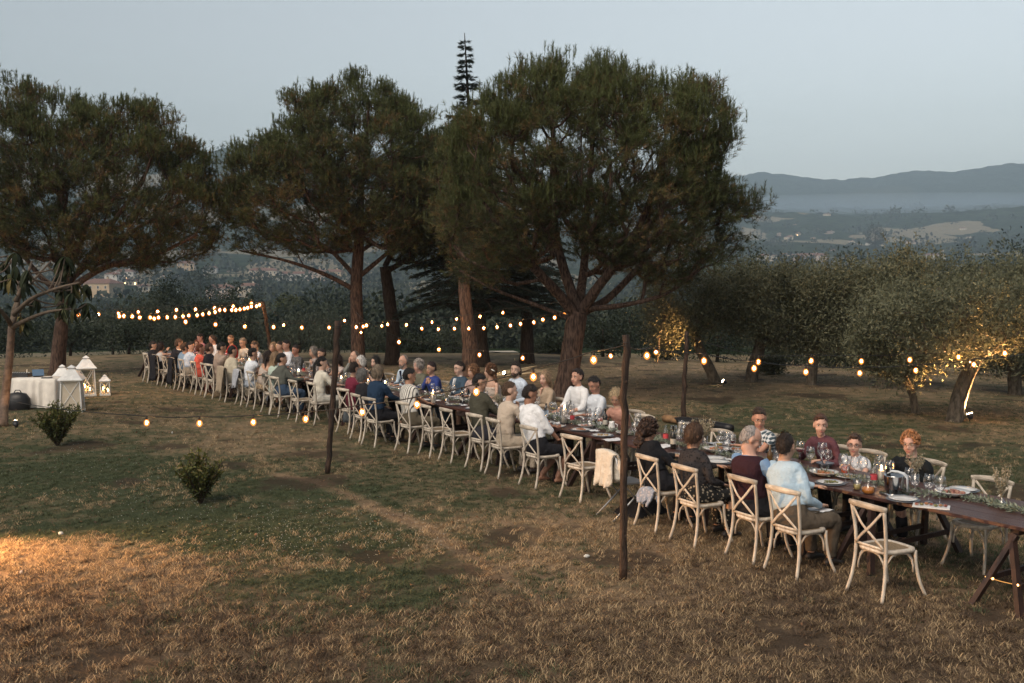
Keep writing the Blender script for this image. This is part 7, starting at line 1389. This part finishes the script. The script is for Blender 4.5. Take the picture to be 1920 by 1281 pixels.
# ================================================================== GRASS
def grass_field():
    """grass tufts over the lawn, thinning with distance; one object, tufts instanced on its points"""
    rng = np.random.default_rng(99); pts = []; 
    for y0, y1, dens in ((6.3, 9, 430), (9, 12, 280), (12, 17, 150), (17, 25, 48), (25, 38, 14)):
        A = .57 * (y1 * y1 - y0 * y0); n = int(A * dens); Y = np.sqrt(rng.random(n) * (y1 ** 2 - y0 ** 2) + y0 ** 2); X = (rng.random(n) * 2 - 1) * .57 * Y; pts.append(np.stack([X, Y, terrain(X, Y)], 1))
    P = np.vstack(pts)
    so = soilness(P[:, 0], P[:, 1]); dv, tr_ = dryness(P[:, 0], P[:, 1]); keep = (so < .40) & (rng.random(len(P)) > tr_ * .8); keep |= rng.random(len(P)) < .15; P, dv = P[keep], dv[keep]
    dn = np.array([.75 * mnoise.noise(Vector((x * .32, y * .32, 0))) + .5 * mnoise.noise(Vector((x * 1.7, y * 1.7, 2))) for x, y, z in P]); dryf = np.clip((dv + dn - .18) / .67, 0, 1)
    isdry = rng.random(len(P)) < dryf; isshade = isdry & (rng.random(len(P)) < corner_shade(P[:, 0], P[:, 1]))  # dry tufts in the painted corner shade get the darker blades
    for nm, sel, L_, lab, cols in (('shade_tinted_grass', isshade, .040, 'grass tinted dark brown for the shade of the lower corners and in patches', ((.04, .028, .02), (.17, .12, .08), (.24, .16, .09))), ('dry_grass', isdry & ~isshade, .044, 'dry straw coloured grass over the near right lawn', ((.13, .090, .056), (.58, .435, .255), (.34, .21, .125))), ('green_grass', ~isdry, .034, 'short green grass and clover over the lawn', ((.038, .052, .026), (.10, .12, .062), (.22, .20, .12)))):
        Q = P[sel]; nb = 14; B = MB(); V = []; tone = []
        for k in range(nb):
            a = rng.random() * 6.28; r_ = .055 * rng.random() ** .5; b = np.array([math.cos(a * 2.3) * r_, math.sin(a * 2.3) * r_, 0]); l = L_ * rng.uniform(.5, 1.25); ln = rng.uniform(.5, 1.7) * l; d = np.array([math.cos(a) * ln, math.sin(a) * ln, l * rng.uniform(.5, 1)]); sd_ = np.array([-math.sin(a), math.cos(a), 0]) * .0028
            V += [b - sd_, b + sd_, b + d * .6 + sd_ * .7 + [0, 0, l * .12], b + d * .6 - sd_ * .7 + [0, 0, l * .12]]; V += [b + d * .6 - sd_ * .7 + [0, 0, l * .12], b + d * .6 + sd_ * .7 + [0, 0, l * .12], b + d, b + d]; tone += [rng.random()] * 2
        tuft = fastmesh('grass_tuft', np.array(V), 4, [FOLIAGE(nm + '_blades', *cols, .3, .7)], np.array(tone)); to = bpy.data.objects.new('grass_tuft', tuft)
        me = bpy.data.meshes.new(nm); me.vertices.add(len(Q)); me.vertices.foreach_set('co', Q.astype(np.float32).ravel()); me.update(); o = link(nm, me); tag(o, lab, None, None, 'stuff')
        ng = bpy.data.node_groups.new(nm + '_scatter', 'GeometryNodeTree'); ng.interface.new_socket('Geometry', in_out='INPUT', socket_type='NodeSocketGeometry'); ng.interface.new_socket('Geometry', in_out='OUTPUT', socket_type='NodeSocketGeometry'); N = ng.nodes; L = ng.links
        gi = N.new('NodeGroupInput'); go = N.new('NodeGroupOutput'); mp = N.new('GeometryNodeMeshToPoints'); ip = N.new('GeometryNodeInstanceOnPoints'); oi = N.new('GeometryNodeObjectInfo'); oi.inputs[0].default_value = to; rv = N.new('FunctionNodeRandomValue'); rv.data_type = 'FLOAT_VECTOR'; rv.inputs[0].default_value = (-.15, -.15, 0); rv.inputs[1].default_value = (.15, .15, 6.28); rs = N.new('FunctionNodeRandomValue'); rs.data_type = 'FLOAT'; rs.inputs[2].default_value = .6; rs.inputs[3].default_value = 1.35
        L.new(gi.outputs[0], mp.inputs[0]); L.new(mp.outputs[0], ip.inputs['Points']); L.new(oi.outputs['Geometry'], ip.inputs['Instance']); L.new(rv.outputs[0], ip.inputs['Rotation']); L.new(rs.outputs[1], ip.inputs['Scale']); L.new(ip.outputs[0], go.inputs[0]); md = o.modifiers.new('scatter', 'NODES'); md.node_group = ng
grass_field()
# clover heads and fallen needles, twigs and leaf litter
rng = np.random.default_rng(61); f_clov = FOLIAGE('clover_heads', (.30, .32, .26), (.55, .55, .50), (.5, .5, .45), .2); f_litter = FOLIAGE('leaf_litter', (.05, .03, .02), (.16, .09, .05), (.30, .20, .12), .1)
pp = np.array([gnd(rng.normal(a, c), rng.normal(b, d_))[:2] for a, b, c, d_, m in ((560, 1000, 110, 30, 900), (300, 940, 120, 30, 500), (760, 1000, 60, 20, 250), (160, 860, 90, 25, 300)) for _ in range(m)]); pp = np.column_stack([pp, rng.uniform(.02, .05, len(pp))])
tag(link('clover', fastmesh('clover', leaf_soup(pp, rng, .013, .011), 4, [f_clov], rng.random(len(pp)))), 'pale clover heads speckling the green patch of lawn', None, None, 'stuff')
n = 9000; Y_ = np.sqrt(rng.random(n) * (34 ** 2 - 6.3 ** 2) + 6.3 ** 2); X_ = (rng.random(n) * 2 - 1) * .57 * Y_; pp = np.column_stack([X_, Y_, rng.uniform(.005, .03, n)]); lt = leaf_soup(pp, rng, .05, .018, D=np.array([0, 0, 0])); lt[:, 2] = np.clip(lt[:, 2], .004, .045)
tag(link('leaf_litter', fastmesh('leaf_litter', lt, 4, [f_litter], np.clip(rng.normal(size=n) * .6 + .8, 0, 2))), 'fallen brown leaves and needles scattered over the lawn', None, None, 'stuff')
